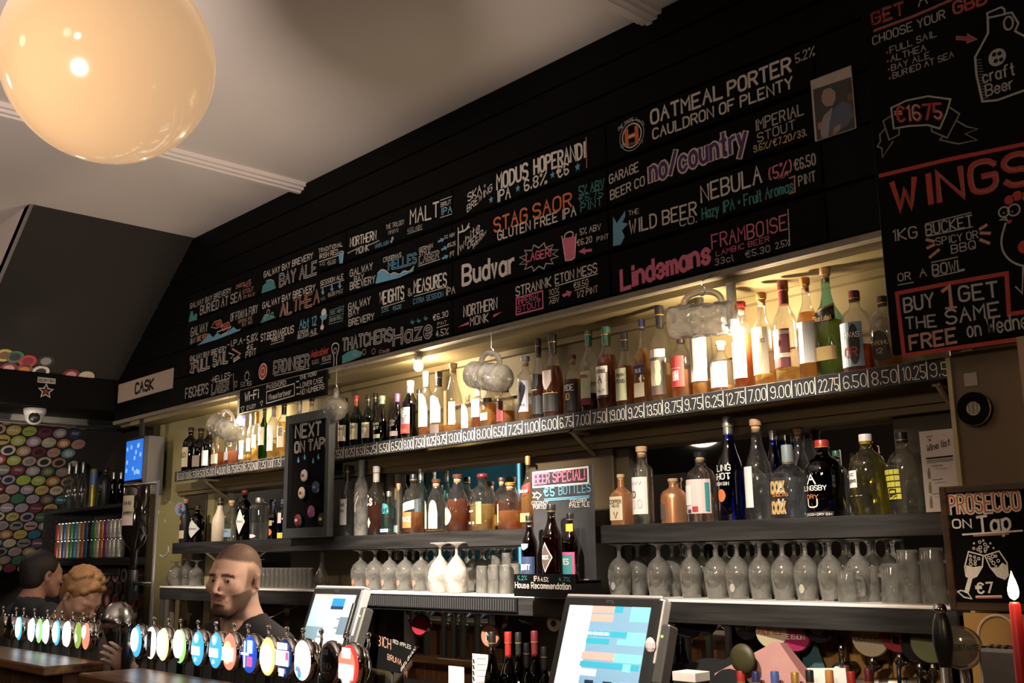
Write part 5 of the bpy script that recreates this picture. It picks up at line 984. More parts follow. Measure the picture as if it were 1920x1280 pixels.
s.L([(360, 475), (450, 447), (500, 520), (508, 600), (488, 625), (440, 605), (395, 550), (360, 475)], 'W', .003).F([(395, 548), (440, 555), (470, 520), (502, 540), (505, 605), (488, 622), (440, 600)], 'W')
for (ax, ay, r_) in ((270, 478, 7), (295, 485, 7), (270, 503, 8), (300, 510, 8), (322, 495, 8), (272, 528, 10), (300, 530, 7), (385, 488, 8), (410, 480, 10), (430, 478, 7), (400, 505, 8), (415, 522, 10), (445, 508, 9), (430, 545, 7), (328, 390, 8), (350, 380, 5), (362, 405, 9), (332, 423, 9), (318, 437, 8), (290, 430, 7), (292, 398, 4), (395, 398, 4), (415, 428, 4), (365, 435, 9), (335, 450, 6), (362, 450, 6), (380, 420, 5)): s.C(ax, ay, r_, 'W', .0018)
s.T('€7', 306, 712, 412, 708, 62, 'W', .2).L([(305, 738), (465, 736)], 'o', .006).L([(305, 733), (465, 730)], 'W', .003)
s.done(o)
# ------------------------------------------------------------------ people: one continuous surface each, from a blended distance field
def surface_nets(F, org, cell):
    s = F < 0; nx, ny, nz = F.shape
    c = sum(s[i:nx-1+i, j:ny-1+j, k:nz-1+k].astype(np.int8) for i in (0, 1) for j in (0, 1) for k in (0, 1))
    act = (c > 0) & (c < 8); idx = -np.ones(act.shape, np.int64); ii = np.argwhere(act); idx[act] = np.arange(len(ii))
    acc = np.zeros((len(ii), 3)); cnt = np.zeros(len(ii)); co = [(i, j, k) for i in (0, 1) for j in (0, 1) for k in (0, 1)]
    for a in co:
        for ax in range(3):
            if a[ax]: continue
            b = list(a); b[ax] = 1
            fa = F[ii[:, 0]+a[0], ii[:, 1]+a[1], ii[:, 2]+a[2]]; fb = F[ii[:, 0]+b[0], ii[:, 1]+b[1], ii[:, 2]+b[2]]
            m = (fa < 0) != (fb < 0); t = np.where(m, fa/np.where(m, fa-fb, 1), 0)
            p = np.array(a, float)[None, :].repeat(len(ii), 0); p[:, ax] += t; acc += p*m[:, None]; cnt += m
    V = (ii+acc/cnt[:, None])*cell+org; Q = []
    for ax in range(3):
        sl0 = [slice(None)]*3; sl1 = [slice(None)]*3; sl0[ax] = slice(0, -1); sl1[ax] = slice(1, None)
        e = np.argwhere(s[tuple(sl0)] != s[tuple(sl1)]); o1, o2 = [(1, 2), (2, 0), (0, 1)][ax]
        e = e[(e[:, o1] > 0) & (e[:, o2] > 0) & (e[:, o1] < F.shape[o1]-1) & (e[:, o2] < F.shape[o2]-1)]
        ins = s[e[:, 0], e[:, 1], e[:, 2]]
        def g(d1, d2):
            q = e.copy(); q[:, o1] -= d1; q[:, o2] -= d2; return idx[q[:, 0], q[:, 1], q[:, 2]]
        q = np.stack([g(1, 1), g(0, 1), g(0, 0), g(1, 0)], 1); q[~ins] = q[~ins][:, ::-1]; Q.append(q)
    return V, np.concatenate(Q)
def field(prims, lo, hi, cell):
    lo = np.array(lo, float); n = np.ceil((np.array(hi)-lo)/cell).astype(int)+1; F = np.full(n, .5)
    for p in prims:
        kind, k, sub = p['t'], p.get('k', .01), p.get('sub', False); c = np.array(p['c'], float)
        if kind == 'e': R = p.get('R'); rad = np.array(p['r'], float); blo = c-rad.max()-.06; bhi = c+rad.max()+.06
        else: c2 = np.array(p['c2'], float); rm = max(p['r']); blo = np.minimum(c, c2)-rm-.06; bhi = np.maximum(c, c2)+rm+.06
        a = np.clip(((blo-lo)/cell).astype(int), 0, n-1); b = np.clip(((bhi-lo)/cell).astype(int)+1, 1, n)
        if (b <= a).any(): continue
        X, Y, Z = np.meshgrid(*[lo[i]+cell*np.arange(a[i], b[i]) for i in range(3)], indexing='ij')
        if kind == 'e':
            q = np.stack([X-c[0], Y-c[1], Z-c[2]], -1)
            if R is not None: q = q @ R
            q = q/rad; l = np.sqrt((q**2).sum(-1))+1e-9; l2 = np.sqrt(((q/rad)**2).sum(-1))+1e-9; d = l*(l-1)/l2
        else:
            ab = c2-c; h = np.clip(((X-c[0])*ab[0]+(Y-c[1])*ab[1]+(Z-c[2])*ab[2])/(ab @ ab), 0, 1)
            d = np.sqrt((X-c[0]-h*ab[0])**2+(Y-c[1]-h*ab[1])**2+(Z-c[2]-h*ab[2])**2)-(p['r'][0]*(1-h)+p['r'][1]*h)
        S = F[a[0]:b[0], a[1]:b[1], a[2]:b[2]]
        if sub: hh = np.clip(.5-.5*(S+d)/k, 0, 1); S[:] = S*(1-hh)+(-d)*hh+k*hh*(1-hh)
        else: hh = np.clip(.5+.5*(S-d)/k, 0, 1); S[:] = S*(1-hh)+d*hh-k*hh*(1-hh)
    return F, lo
def E_(c, r, k=.015, R=None, sub=False): return dict(t='e', c=c, r=r, k=k, R=R, sub=sub)
def K_(c, c2, r, r2=None, k=.015, sub=False): return dict(t='c', c=c, c2=c2, r=(r, r if r2 is None else r2), k=k, sub=sub)
def rot(axis, deg): return np.array(Matrix.Rotation(math.radians(deg), 3, axis))
def head_prims(c, Rm=None, s=.95):
    """c: head centre; face along +y; Rm turns the head"""
    Rm = np.eye(3) if Rm is None else Rm; c = np.array(c, float)
    def P(x, y, z): return c+Rm @ (np.array([x, y, z])*s)
    L = []
    def e(p, r, k=.015, sub=False, R=None): L.append(E_(P(*p), np.array(r)*s, k, (Rm @ R) if R is not None else Rm, sub))
    def cap(a, b, r, r2=None, k=.01, sub=False): L.append(K_(P(*a), P(*b), r*s, (r2 or r)*s, k, sub))
    e((0, -.018, .040), (.077, .096, .088), .02); e((0, .028, .010), (.066, .070, .075), .03)
    e((0, .035, -.040), (.058, .056, .070), .03); e((0, .062, -.098), (.026, .026, .022), .025)
    for q in (1, -1):
        cap((.056*q, -.002, -.045), (.020*q, .062, -.098), .020, .016, .03)          # jaw line
        e((.046*q, .066, -.022), (.020, .018, .018), .02)                               # cheek bone
        cap((.012*q, .094, .022), (.045*q, .078, .024), .0095, .008, .012)            # brow
        e((.031*q, .102, -.002), (.017, .016, .012), .010, True)                       # eye socket
        e((.031*q, .0810, -.001), (.0152, .0132, .0120), .004); cap((.019*q, .0925, .0080), (.043*q, .0865, .0065), .0034, None, .003); cap((.020*q, .0915, -.0085), (.042*q, .0865, -.0078), .0028, None, .003)                         # eye ball with lids
        e((.0125*q, .104, -.041), (.0075, .009, .0075), .006)                          # nostril wing
        e((.086*q, -.014, -.004), (.0095, .021, .034), .004, False, rot('Z', -35*q) @ rot('X', -12))
        e((.094*q, -.008, -.002), (.006, .011, .019), .004, True, rot('Z', -35*q) @ rot('X', -12))
        e((.079*q, -.006, -.038), (.008, .010, .011), .005)                            # lobe
    cap((0, .098, .016), (0, .119, -.034), .0075, .0100, .009)                         # nose
    cap((-.025, .0855, -.0635), (.025, .0855, -.0635), .0060, None, .010); e((0, .0925, -.0630), (.020, .007, .0045), .008)
    e((0, .0910, -.0745), (.021, .0080, .0055), .009)                                  # lower lip
    cap((-.027, .0965, -.0685), (.027, .0965, -.0685), .0026, None, .003, True); e((0, .1000, -.0685), (.018, .0040, .0016), .003, True)          # mouth line
    e((0, .106, -.086), (.018, .008, .004), .006, True)                                # under the lip
    return L
def hand_prims(w_, d, n, s=1.0, curl=.35, side=1):
    """w_: wrist, d: towards the fingers, n: back of the hand"""
    d = np.array(d, float); d /= np.linalg.norm(d); n = np.array(n, float); n -= d*(n @ d); n /= np.linalg.norm(n); t = np.cross(d, n)*side; w_ = np.array(w_, float)
    L = [E_(w_+d*.045*s, (np.array((.043, .047, .016))*s), .012, np.stack([t, d, n], 1))]
    for i, (o, l, r) in enumerate(((-.030, .070, .0085), (-.010, .079, .009), (.011, .073, .0088), (.030, .057, .0075))):
        b = w_+d*(.080-abs(o-.0)*.25)*s+t*o*s*1.05; c_ = curl*(1+.15*i); p = b; ang = c_*.6
        for j, q in enumerate((.45, .31, .24)):
            dd = d*math.cos(ang)-n*math.sin(ang)+t*o*1.5; e = p+dd*l*q*s; L.append(K_(p, e, r*s*(1-.08*j), r*s*(1-.08*(j+1)), .005)); p = e; ang += c_
    b = w_+d*.022*s-t*.032*s; m = b+(-t*.75+d*.62-n*.35)*.040*s; e = m+(-t*.35+d*.85-n*.45)*.030*s
    L += [K_(b, m, .0125*s, .0105*s, .01), K_(m, e, .0105*s, .0085*s, .005)]
    return L
def skin_mat(name, tone, hair, hair_rough=.9, stubble=None):
    m = bpy.data.materials.new(name); m.use_nodes = True; N = m.node_tree.nodes; L = m.node_tree.links; b = N['Principled BSDF']
    b.inputs['Roughness'].default_value = .5; b.inputs['Subsurface Weight'].default_value = .12; b.inputs['Subsurface Radius'].default_value = (.012, .005, .003); b.inputs['Specular IOR Level'].default_value = .35
    at_ = N.new('ShaderNodeAttribute'); at_.attribute_name = 'tone'; tc = N.new('ShaderNodeTexCoord'); nz = N.new('ShaderNodeTexNoise'); nz.inputs['Scale'].default_value = 420; nz.inputs['Detail'].default_value = 3
    L.new(tc.outputs['Object'], nz.inputs['Vector'])
    ad = N.new('ShaderNodeMath'); ad.operation = 'MULTIPLY_ADD'; ad.inputs[1].default_value = .5; ad.inputs[2].default_value = -.25; L.new(nz.outputs['Fac'], ad.inputs[0])
    sep = N.new('ShaderNodeSeparateColor'); L.new(at_.outputs['Color'], sep.inputs[0])
    bp = N.new('ShaderNodeBump'); bp.inputs['Strength'].default_value = .12; bp.inputs['Distance'].default_value = .004; L.new(nz.outputs['Fac'], bp.inputs['Height']); L.new(bp.outputs[0], b.inputs['Normal'])
    s1 = N.new('ShaderNodeMath'); s1.operation = 'ADD'; L.new(sep.outputs[0], s1.inputs[0]); L.new(ad.outputs[0], s1.inputs[1])
    mr = N.new('ShaderNodeMath'); mr.operation = 'MULTIPLY'; L.new(s1.outputs[0], mr.inputs[0]); L.new(sep.outputs[0], mr.inputs[1]); mr.use_clamp = True
    mx = N.new('ShaderNodeMix'); mx.data_type = 'RGBA'; mx.inputs[6].default_value = (*tone, 1); mx.inputs[7].default_value = (*hair, 1); L.new(mr.outputs[0], mx.inputs[0])
    m2 = N.new('ShaderNodeMix'); m2.data_type = 'RGBA'; L.new(mx.outputs[2], m2.inputs[6]); m2.inputs[7].default_value = (.30, .07, .05, 1)
    L.new(sep.outputs[1], m2.inputs[0]); L.new(m2.outputs[2], b.inputs['Base Color'])
    return m
def person(label, loc, rz, prims, lo, hi, cell, m, tone=None, group=None):
    F, org = field(prims, lo, hi, cell); V, Q = surface_nets(F, org, cell)
    me = bpy.data.meshes.new('person'); me.from_pydata(V.tolist(), [], Q.tolist()); me.polygons.foreach_set('use_smooth', [True]*len(me.polygons)); me.materials.append(m)
    if tone is not None:
        a = me.color_attributes.new('tone', 'FLOAT_COLOR', 'POINT'); T = tone(V); T = np.concatenate([T, np.zeros((len(V), 1)), np.ones((len(V), 1))], 1); a.data.foreach_set('color', T.astype(np.float32).ravel())
    me.update(); o = bpy.data.objects.new('person', me); COL.objects.link(o); o.location = loc; o.rotation_euler = (0, 0, rz); tag(o, label, 'person', group); return o
def cloth(name, prims, lo, hi, cell, m, parent, grow=.009):
    q = []
    for p in prims:
        p = dict(p); 
        if not p.get('sub'): p['r'] = tuple(np.array(p['r'])+grow)
        q.append(p)
    F, org = field(q, lo, hi, cell); V, Q = surface_nets(F, org, cell)
    me = bpy.data.meshes.new(name); me.from_pydata(V.tolist(), [], Q.tolist()); me.polygons.foreach_set('use_smooth', [True]*len(me.polygons)); me.materials.append(m); me.update()
    o = bpy.data.objects.new(name, me); COL.objects.link(o); o.parent = parent; return o
def ss(a, b, x): t = np.clip((x-a)/(b-a), 0, 1); return t*t*(3-2*t)

# ---- the barman
HC = np.array([0, .030, 1.575]); HS = 1.04
torso = [E_((0, 0, 1.22), (.165, .105, .185), .03), E_((0, .0, 1.05), (.145, .10, .20), .05), E_((0, 0, .93), (.160, .11, .13), .05),
         K_((0, -.035, 1.430), (.165, -.015, 1.340), .052, .056, .05), K_((0, -.035, 1.430), (-.165, -.015, 1.340), .052, .056, .05)]
armR = [K_((.175, -.01, 1.325), (.37, -.06, 1.10), .052, .040, .02), K_((.37, -.06, 1.10), (.475, .02, 1.250), .038, .026, .015)]
armL = [K_((-.175, -.01, 1.325), (-.235, -.02, 1.07), .052, .040, .02), K_((-.235, -.02, 1.07), (-.13, .02, .92), .038, .027, .015)]
legs = [K_((.085, 0, .90), (.095, .0, .50), .085, .058, .03), K_((.095, 0, .50), (.10, -.02, .09), .056, .038, .02), K_((.10, -.03, .035), (.11, .13, .03), .038, .030, .02),
        K_((-.085, 0, .90), (-.095, .0, .50), .085, .058, .03), K_((-.095, 0, .50), (-.10, -.02, .09), .056, .038, .02), K_((-.10, -.03, .035), (-.11, .13, .03), .038, .030, .02)]
neck = [K_((0, -.030, 1.38), (0, -.006, 1.53), .070, .064, .03), K_((.045, -.01, 1.53), (.018, .040, 1.38), .014, .012, .02), K_((-.045, -.01, 1.53), (-.018, .040, 1.38), .014, .012, .02), E_((0, .058, 1.48), (.010, .010, .012), .015)]
HR = rot('Z', 6) @ rot('Y', -3)
hp = head_prims(HC, HR, HS)
hand = hand_prims((.475, .02, 1.252), (.55, .55, .62), (.6, -.6, .2), .95, .35, 1)
handL = hand_prims((-.13, .02, .92), (.35, .1, -.9), (0, 1, .1), .95, .4, -1)
def tone_b(V):
    q = (V-HC) @ HR/HS; x, y, z = q.T; ax = np.abs(x)
    crown = ss(.052, .070, z+np.clip(-y, 0, .2)*.55-np.clip(y-.02, 0, 1)*.10)*ss(-.10, .02, z)                # cropped top
    back = ss(.030, -.005, y)*ss(-.075, -.035, z)*.75
    temple = ss(.035, .015, np.abs(y-.012))*ss(-.05, -.02, z)*ss(.075, .03, z)*ss(.055, .066, ax)*.8
    hairline = ss(.100, .070, y+np.clip(.075-z, 0, .1)*1.2)
    buzz = np.maximum(crown*hairline*.95, back*.8)
    buzz = np.maximum(buzz, temple)
    jaw = ss(-.030, -.055, z+np.clip(.06-y, 0, .08)*(-.55))*ss(-.010, .012, y)*ss(-.15, -.12, z)
    cheekcut = ss(.0, .018, np.hypot(ax/1.0, (z+.045)*1.0)-.030)*1.0
    mous = ss(.032, .025, ax)*ss(-.044, -.050, z)*ss(-.067, -.063, z)*ss(.06, .07, y)
    chin = ss(-.088, -.098, z)*ss(.045, .035, ax)*ss(.03, .05, y)
    side = ss(.030, .040, ax)*ss(-.028, -.05, z-(.055-y)*.35)*ss(-.012, .008, y)*ss(-.14, -.11, z)
    lipz = ss(.028, .022, ax)*ss(.0125, .0085, np.abs(z+.069))*ss(.07, .08, y)
    low = ss(-.041, -.056, z-.34*(.09-y))*ss(-.012, .010, y)*ss(-.150, -.128, z)
    cheekgap = ss(.046, .034, ax)*ss(.020, .028, ax)*ss(-.100, -.080, z)*ss(.03, .05, y)*.55
    beard = np.clip(low*(1-lipz)*(1-cheekgap), 0, 1)
    beard = np.maximum(beard, mous*.9)
    brow = ss(.0080, .0045, np.abs(z-.0195+np.clip(ax-.035, 0, 1)*.35))*ss(.008, .013, ax)*ss(.054, .048, ax)*ss(.05, .06, y)
    head = ss(1.38, 1.42, V[:, 2])*(ax < .12)
    r_ = np.clip(np.maximum.reduce([buzz, beard*.95, brow*1.1]), 0, 1)*head
    lips = ss(.024, .018, ax)*ss(.0135, .009, np.abs(z+.069))*ss(.075, .085, y)*.32*head
    ear = ss(.074, .080, ax)*ss(.03, .01, np.abs(z+.005))*ss(.02, .0, np.abs(y+.005))*.30*head
    return np.stack([r_, np.clip(lips+ear, 0, 1)], 1)
BX, BY = -3.575, -.765
fdir = math.atan2(-.92, .40); 
barman = person('cropped-haired bearded man in a black t-shirt, facing out behind the taps', (BX, BY, 0), fdir-PI/2, torso+legs+armR+armL+neck+hp+hand+handL, (-.30, -.18, -.01), (.62, .36, 1.72), .0055,
                skin_mat('skin_barman', (.66, .40, .29), (.075, .042, .026)), tone_b)
M_shirt = mat('black_tshirt', (.018, .016, .018), .85, noise=.2, nscale=60)
sh = torso[:2]+torso[3:]+[K_((.175, -.01, 1.325), (.275, -.035, 1.21), .058, .062, .02), K_((-.175, -.01, 1.325), (-.21, -.012, 1.19), .058, .062, .02), E_((0, -.016, 1.475), (.088, .086, .060), .008, None, True), E_((0, .06, 1.44), (.055, .055, .05), .01, None, True)]
cloth('tshirt', sh, (-.32, -.2, .93), (.36, .2, 1.56), .009, M_shirt, barman)
cloth('trousers', legs[:2]+legs[3:5]+[torso[2]], (-.25, -.2, .08), (.25, .2, 1.0), .012, mat('dark_trousers', (.02, .02, .026), .9), barman, .010)
M_eye = mat('eye_white', (.34, .28, .25), .2); M_iris = mat('iris_brown', (.03, .014, .008), .1)
for q in (1, -1):
    c = HC+HR @ (np.array([.031*q, .0855, -.001])*HS*.95); e = MB().sphere(tuple(c), (.0125, .0120, .0100), 14, 10).build('eye', M_eye, barman, True)
    g = HC+HR @ (np.array([.031*q-.0040, .0968, -.0002])*HS*.95); MB().sphere(tuple(g), (.0064, .0028, .0062), 12, 8).build('iris', M_iris, e, True)

# ---- two men further along the bar
def other(label, x, y, face, hz, tilt, tone, hairc, hairname, shirt, curly=0, group=None, h0=1.59):
    dz = hz-1.572; R2 = rot('X', -tilt); c = HC+np.array([0, .08*math.sin(math.radians(tilt))*1.6, dz])
    sh_ = .05; mv = lambda P: [dict(p, c=np.array(p['c'])+[0, 0, dz], **({'c2': np.array(p['c2'])+[0, 0, dz]} if 'c2' in p else {})) for p in P]
    tb = mv(torso[:1]+torso[3:]); low = [E_((0, 0, 1.05+dz*.6), (.145, .10, .22), .05), E_((0, 0, .93), (.160, .11, .14), .05)]
    aR = mv([K_((.175, -.01, 1.375), (.24, .03, 1.12), .054, .042, .02), K_((.24, .03, 1.12), (.14, .24, 1.08), .040, .028, .015)]); aL = mv([K_((-.175, -.01, 1.375), (-.24, .03, 1.12), .054, .042, .02), K_((-.24, .03, 1.12), (-.14, .24, 1.08), .040, .028, .015)])
    hd = hand_prims(np.array((.14, .24, 1.08+dz)), (-.3, .9, 0), (0, 0, 1), .95, .4, 1)+hand_prims(np.array((-.14, .24, 1.08+dz)), (.3, .9, 0), (0, 0, 1), .95, .4, -1)
    nk = [K_((0, -.035, 1.42+dz), tuple(c+R2 @ np.array([0, -.03, -.04])), .060, .055, .03)]
    o = person(label, (x, y, 0), face-PI/2, tb+low+legs+aR+aL+nk+head_prims(c, R2, .97)+hd, (-.32, -.2, -.01), (.32, .42, c[2]+.16), .0075, skin_mat('skin_'+hairname, tone, hairc))
    hp2 = [E_(tuple(c+R2 @ np.array([0, -.026, .045])), (.084, .098, .090), .02, R2), E_(tuple(c+R2 @ np.array([0, -.06, -.01])), (.070, .055, .07), .02, R2),
           E_(tuple(c+R2 @ np.array([0, .085, -.025])), (.075, .07, .085), .012, R2, True)]
    for q in (1, -1): hp2.append(E_(tuple(c+R2 @ np.array([.082*q, .0, -.015])), (.022, .024, .036), .008, R2, True))
    if curly:
        rr = random.Random(3)
        for i in range(70):
            a = rr.uniform(0, 2*PI); b = rr.uniform(-.1, 1.5); v = np.array([math.cos(b)*math.cos(a)*.084, math.cos(b)*math.sin(a)*.098-.026, math.sin(b)*.09+.045])
            if v[1] > .055 and v[2] < .08: continue
            hp2.append(E_(tuple(c+R2 @ v), (.017, .017, .014), .006))
    cloth('hair', hp2, (-.15, -.2, c[2]-.16), (.15, .26, c[2]+.18), .006, mat('hair_'+hairname, hairc, .6, noise=.5, nscale=150, bump=.4), o, .004)
    cloth('tshirt', tb+mv([K_((.175, -.01, 1.375), (.225, .02, 1.20), .058, .060, .02), K_((-.175, -.01, 1.375), (-.225, .02, 1.20), .058, .060, .02), E_((0, -.02, 1.49), (.075, .075, .05), .008, None, True)])+low[:1], (-.32, -.2, .9), (.32, .3, 1.6+dz), .011, shirt, o)
    cloth('trousers', legs[:2]+legs[3:5]+[torso[2]], (-.25, -.2, .08), (.25, .2, 1.05), .014, mat('dark_trousers', (.02, .02, .026), .9), o, .010)
    return o
other('dark-haired man in a charcoal t-shirt seen from behind, beside the left taps', -5.98, -.66, math.atan2(.80, -.10), 1.575, 0, (.45, .24, .17), (.018, .013, .011), 'black', mat('charcoal_tshirt', (.035, .042, .050), .85))
other('man with curly fair hair looking down, right of the dark-haired man', -5.44, -.70, math.atan2(.30, .80), 1.475, 38, (.62, .36, .26), (.30, .15, .06), 'fair', mat('grey_tshirt', (.07, .06, .055), .85), 1)

# ------------------------------------------------------------------ bar counter with its two raised ledges
M_barf = wood('bar_front_wood', (.16, .07, .03), (.30, .15, .07), 4, .35, 2)
for nm, xa, xb, lb in (('a', -8.2, -4.13, 'left length of the wooden bar counter with a raised ledge'), ('b', -3.80, .45, 'near length of the wooden bar counter with a raised ledge')):
    o = thing('bar_counter', lb, 'counter', ((xa+xb)/2, -1.15, 0)); w2 = (xb-xa)/2
    MB().box(-w2, w2, -.05, .25, 1.02, 1.06, bev=.004).build('worktop', M_bar, o)
    n = int(2*w2/.30)
    for i in range(n): MB().box(-w2+.04+i*.30, -w2+.04+i*.30+.285, -.035, -.02, .08, 1.0, bev=.003).build('front_plank', M_barf, o)
    MB().box(-w2+.02, w2-.02, -.02, .22, 0, 1.02).build('carcass', M_barf, o)
    o = thing('bar_ledge', lb.replace('length of the wooden bar counter with a raised ledge', 'raised wooden ledge of the bar, guests\' side'), 'ledge', ((xa+xb)/2, -1.15, 1.06))
    MB().box(-w2, w2, -.10, .13, .175, .21, bev=.006).build('ledge_top', M_bar, o); MB().box(-w2+.02, w2-.02, -.02, .09, 0, .175).build('riser', M_barf, o)
# candle on the near ledge
cx = at(1888, 1120, -1.12); o = thing('candle', 'lit red taper candle at the right edge of the frame', 'candle', (cx.x+.01, -1.12, 1.27))
hC = Zat(1128, cx.x, -1.12)-1.27
MB().lathe([(.0105, 0), (.010, hC*.5), (.008, hC-.004), (.006, hC)], 16).build('wax', mat('red_wax', (.55, .025, .03), .35), o, True)
MB().lathe([(.03, 0), (.032, .004), (.014, .008), (.014, .03), (.016, .032)], 16).build('holder', M_steel, o, True)
MB().tube([(0, 0, hC), (.001, 0, hC+.006)], .0012, 6).build('wick', M_dark, o)
MB().lathe(chaikin([(.001, hC+.003), (.0065, hC+.007), (.0080, hC+.016), (.0055, hC+.028), (.0018, hC+.038), (.0003, hC+.044)]), 20).build('flame', emis('flame', (1, .80, .42), 22), o, True)
lamp('candle_light', 'POINT', (cx.x+.01, -1.12, 1.27+hC+.018), 1.6, (1, .62, .30), .01)

# ------------------------------------------------------------------ beer taps with lit badges
YT = -.965; ZTAP = 1.355
def badge_art(o, kind, R, off):
    """flat coloured fields on the lit face"""
    def disc(r, c, y, m, sx=1): MB().lathe([(r, 0), (r*.98, .0006)], 24, Matrix.Translation((c[0], off-y, c[1])) @ aim((0, -1, 0))).build('face_print', m, o)
    def rect(x0, x1, z0, z1, y, m): MB().box(x0, x1, off-y-.0004, off-y, z0, z1).build('face_print', m, o)
    return disc, rect
EM = {'white': emis('lit_white', (1, 1, 1), 2.3), 'cyan': emis('lit_cyan', (.10, .60, 1.0), 1.0), 'blue': emis('lit_blue', (.03, .12, .75), .9), 'pale': emis('lit_pale_blue', (.55, .85, 1), 1.5),
      'green': emis('lit_green', (.35, .9, .25), 1.3), 'red': emis('lit_red', (1, .06, .05), 1.1), 'coral': emis('lit_coral', (1, .28, .18), 1.3), 'orange': emis('lit_orange', (1, .62, .32), 1.8), 'amber': emis('lit_amber', (1, .70, .25), 1.3),
      'pink': emis('lit_pink', (1, .18, .5), 1.0), 'navy': emis('lit_navy', (.02, .05, .22), .5), 'black': mat('unlit_black', (.012, .010, .012), .25), 'grey': mat('unlit_grey', (.12, .11, .12), .4), 'lime': emis('lit_lime', (.45, .62, .12), .8), 'dkred': mat('unlit_red', (.25, .02, .03), .3), 'olive': mat('unlit_olive', (.12, .13, .06), .3), 'cream': mat('unlit_cream', (.45, .38, .26), .4), 'wood': mat('unlit_tan', (.32, .18, .10), .4)}
def tap(px, lab, base, marks, Y=YT, z=ZTAP, R=.058, rz=-.10, sx=1.0, zfoot=1.06, group='lit beer taps'):
    X = Xat(px, Y, z); o = thing('beer_tap', lab, 'tap', (X, Y, zfoot), group, rz)
    zc = z-zfoot
    Mx = Matrix.Translation((0, -.018, zc)) @ aim((0, -1, 0)) @ Matrix.Diagonal((1, sx, 1, 1))
    MB().lathe([(R*1.07, -.012), (R*1.10, -.002), (R*1.06, .006), (R*.98, .009)], 32, Mx, cap=False).build('chrome_rim', M_chrome, o, True)
    MB().lathe([(R*1.07, -.012), (R*.9, -.030), (R*.45, -.048), (R*.2, -.054)], 28, Mx).build('chrome_back', M_chrome, o, True)
    MB().lathe([(R, .004), (R*.97, .010), (R*.7, .0145), (R*.35, .0165), (.001, .017)], 32, Mx, cap=False).build('lit_face', EM[base], o, True)
    zz = .0175
    for (k, a, b_, c_, d_, e) in marks:
        y0 = -.018-zz-e*.0007
        if k == 'd': MB().lathe([(c_*R, 0), (c_*R*.99, .0006)], 22, Matrix.Translation((a*R, y0+.0005, zc+b_*R)) @ aim((0, -1, 0)) @ Matrix.Diagonal((1, sx, 1, 1))).build('face_print', EM[d_], o)
        elif k == 'r': MB().box((a-c_[0])*R, (a+c_[0])*R, y0-.0003, y0+.0003, zc+(b_-c_[1])*R, zc+(b_+c_[1])*R).build('face_print', EM[d_], o)
        elif k == 't':
            mb = MB(); polys, W = layout(a); du = c_*2*R/W; ribbons(mb, [[(x*du-c_*R, y*du*.95) for x, y in q] for q in polys], .0026, lambda u, v, oo: (u, y0-.0008-oo, zc+b_*R+v)); mb.build('lettering', EM[d_], o)
    # neck, lever with knob, post down to the worktop
    MB().tube([(0, .028, zc+.02), (0, .036, zc+.055), (0, .034, zc+.072)], [.006, .005, .004], 8).sphere((0, .034, zc+.079), .0085, 12, 8).build('lever_knob', M_chrome, o, True)
    MB().box(-.013, .013, -.012, .022, 0, zc-.02, bev=.003).build('post', mat('tap_post', (.055, .056, .054), .3, .2), o)
    MB().tube([(0, -.012, zc-.10), (0, -.035, zc-.105), (0, -.040, zc-.13)], .006, 8).build('spout', M_chrome, o, True)
    return o
W_ = 'white'
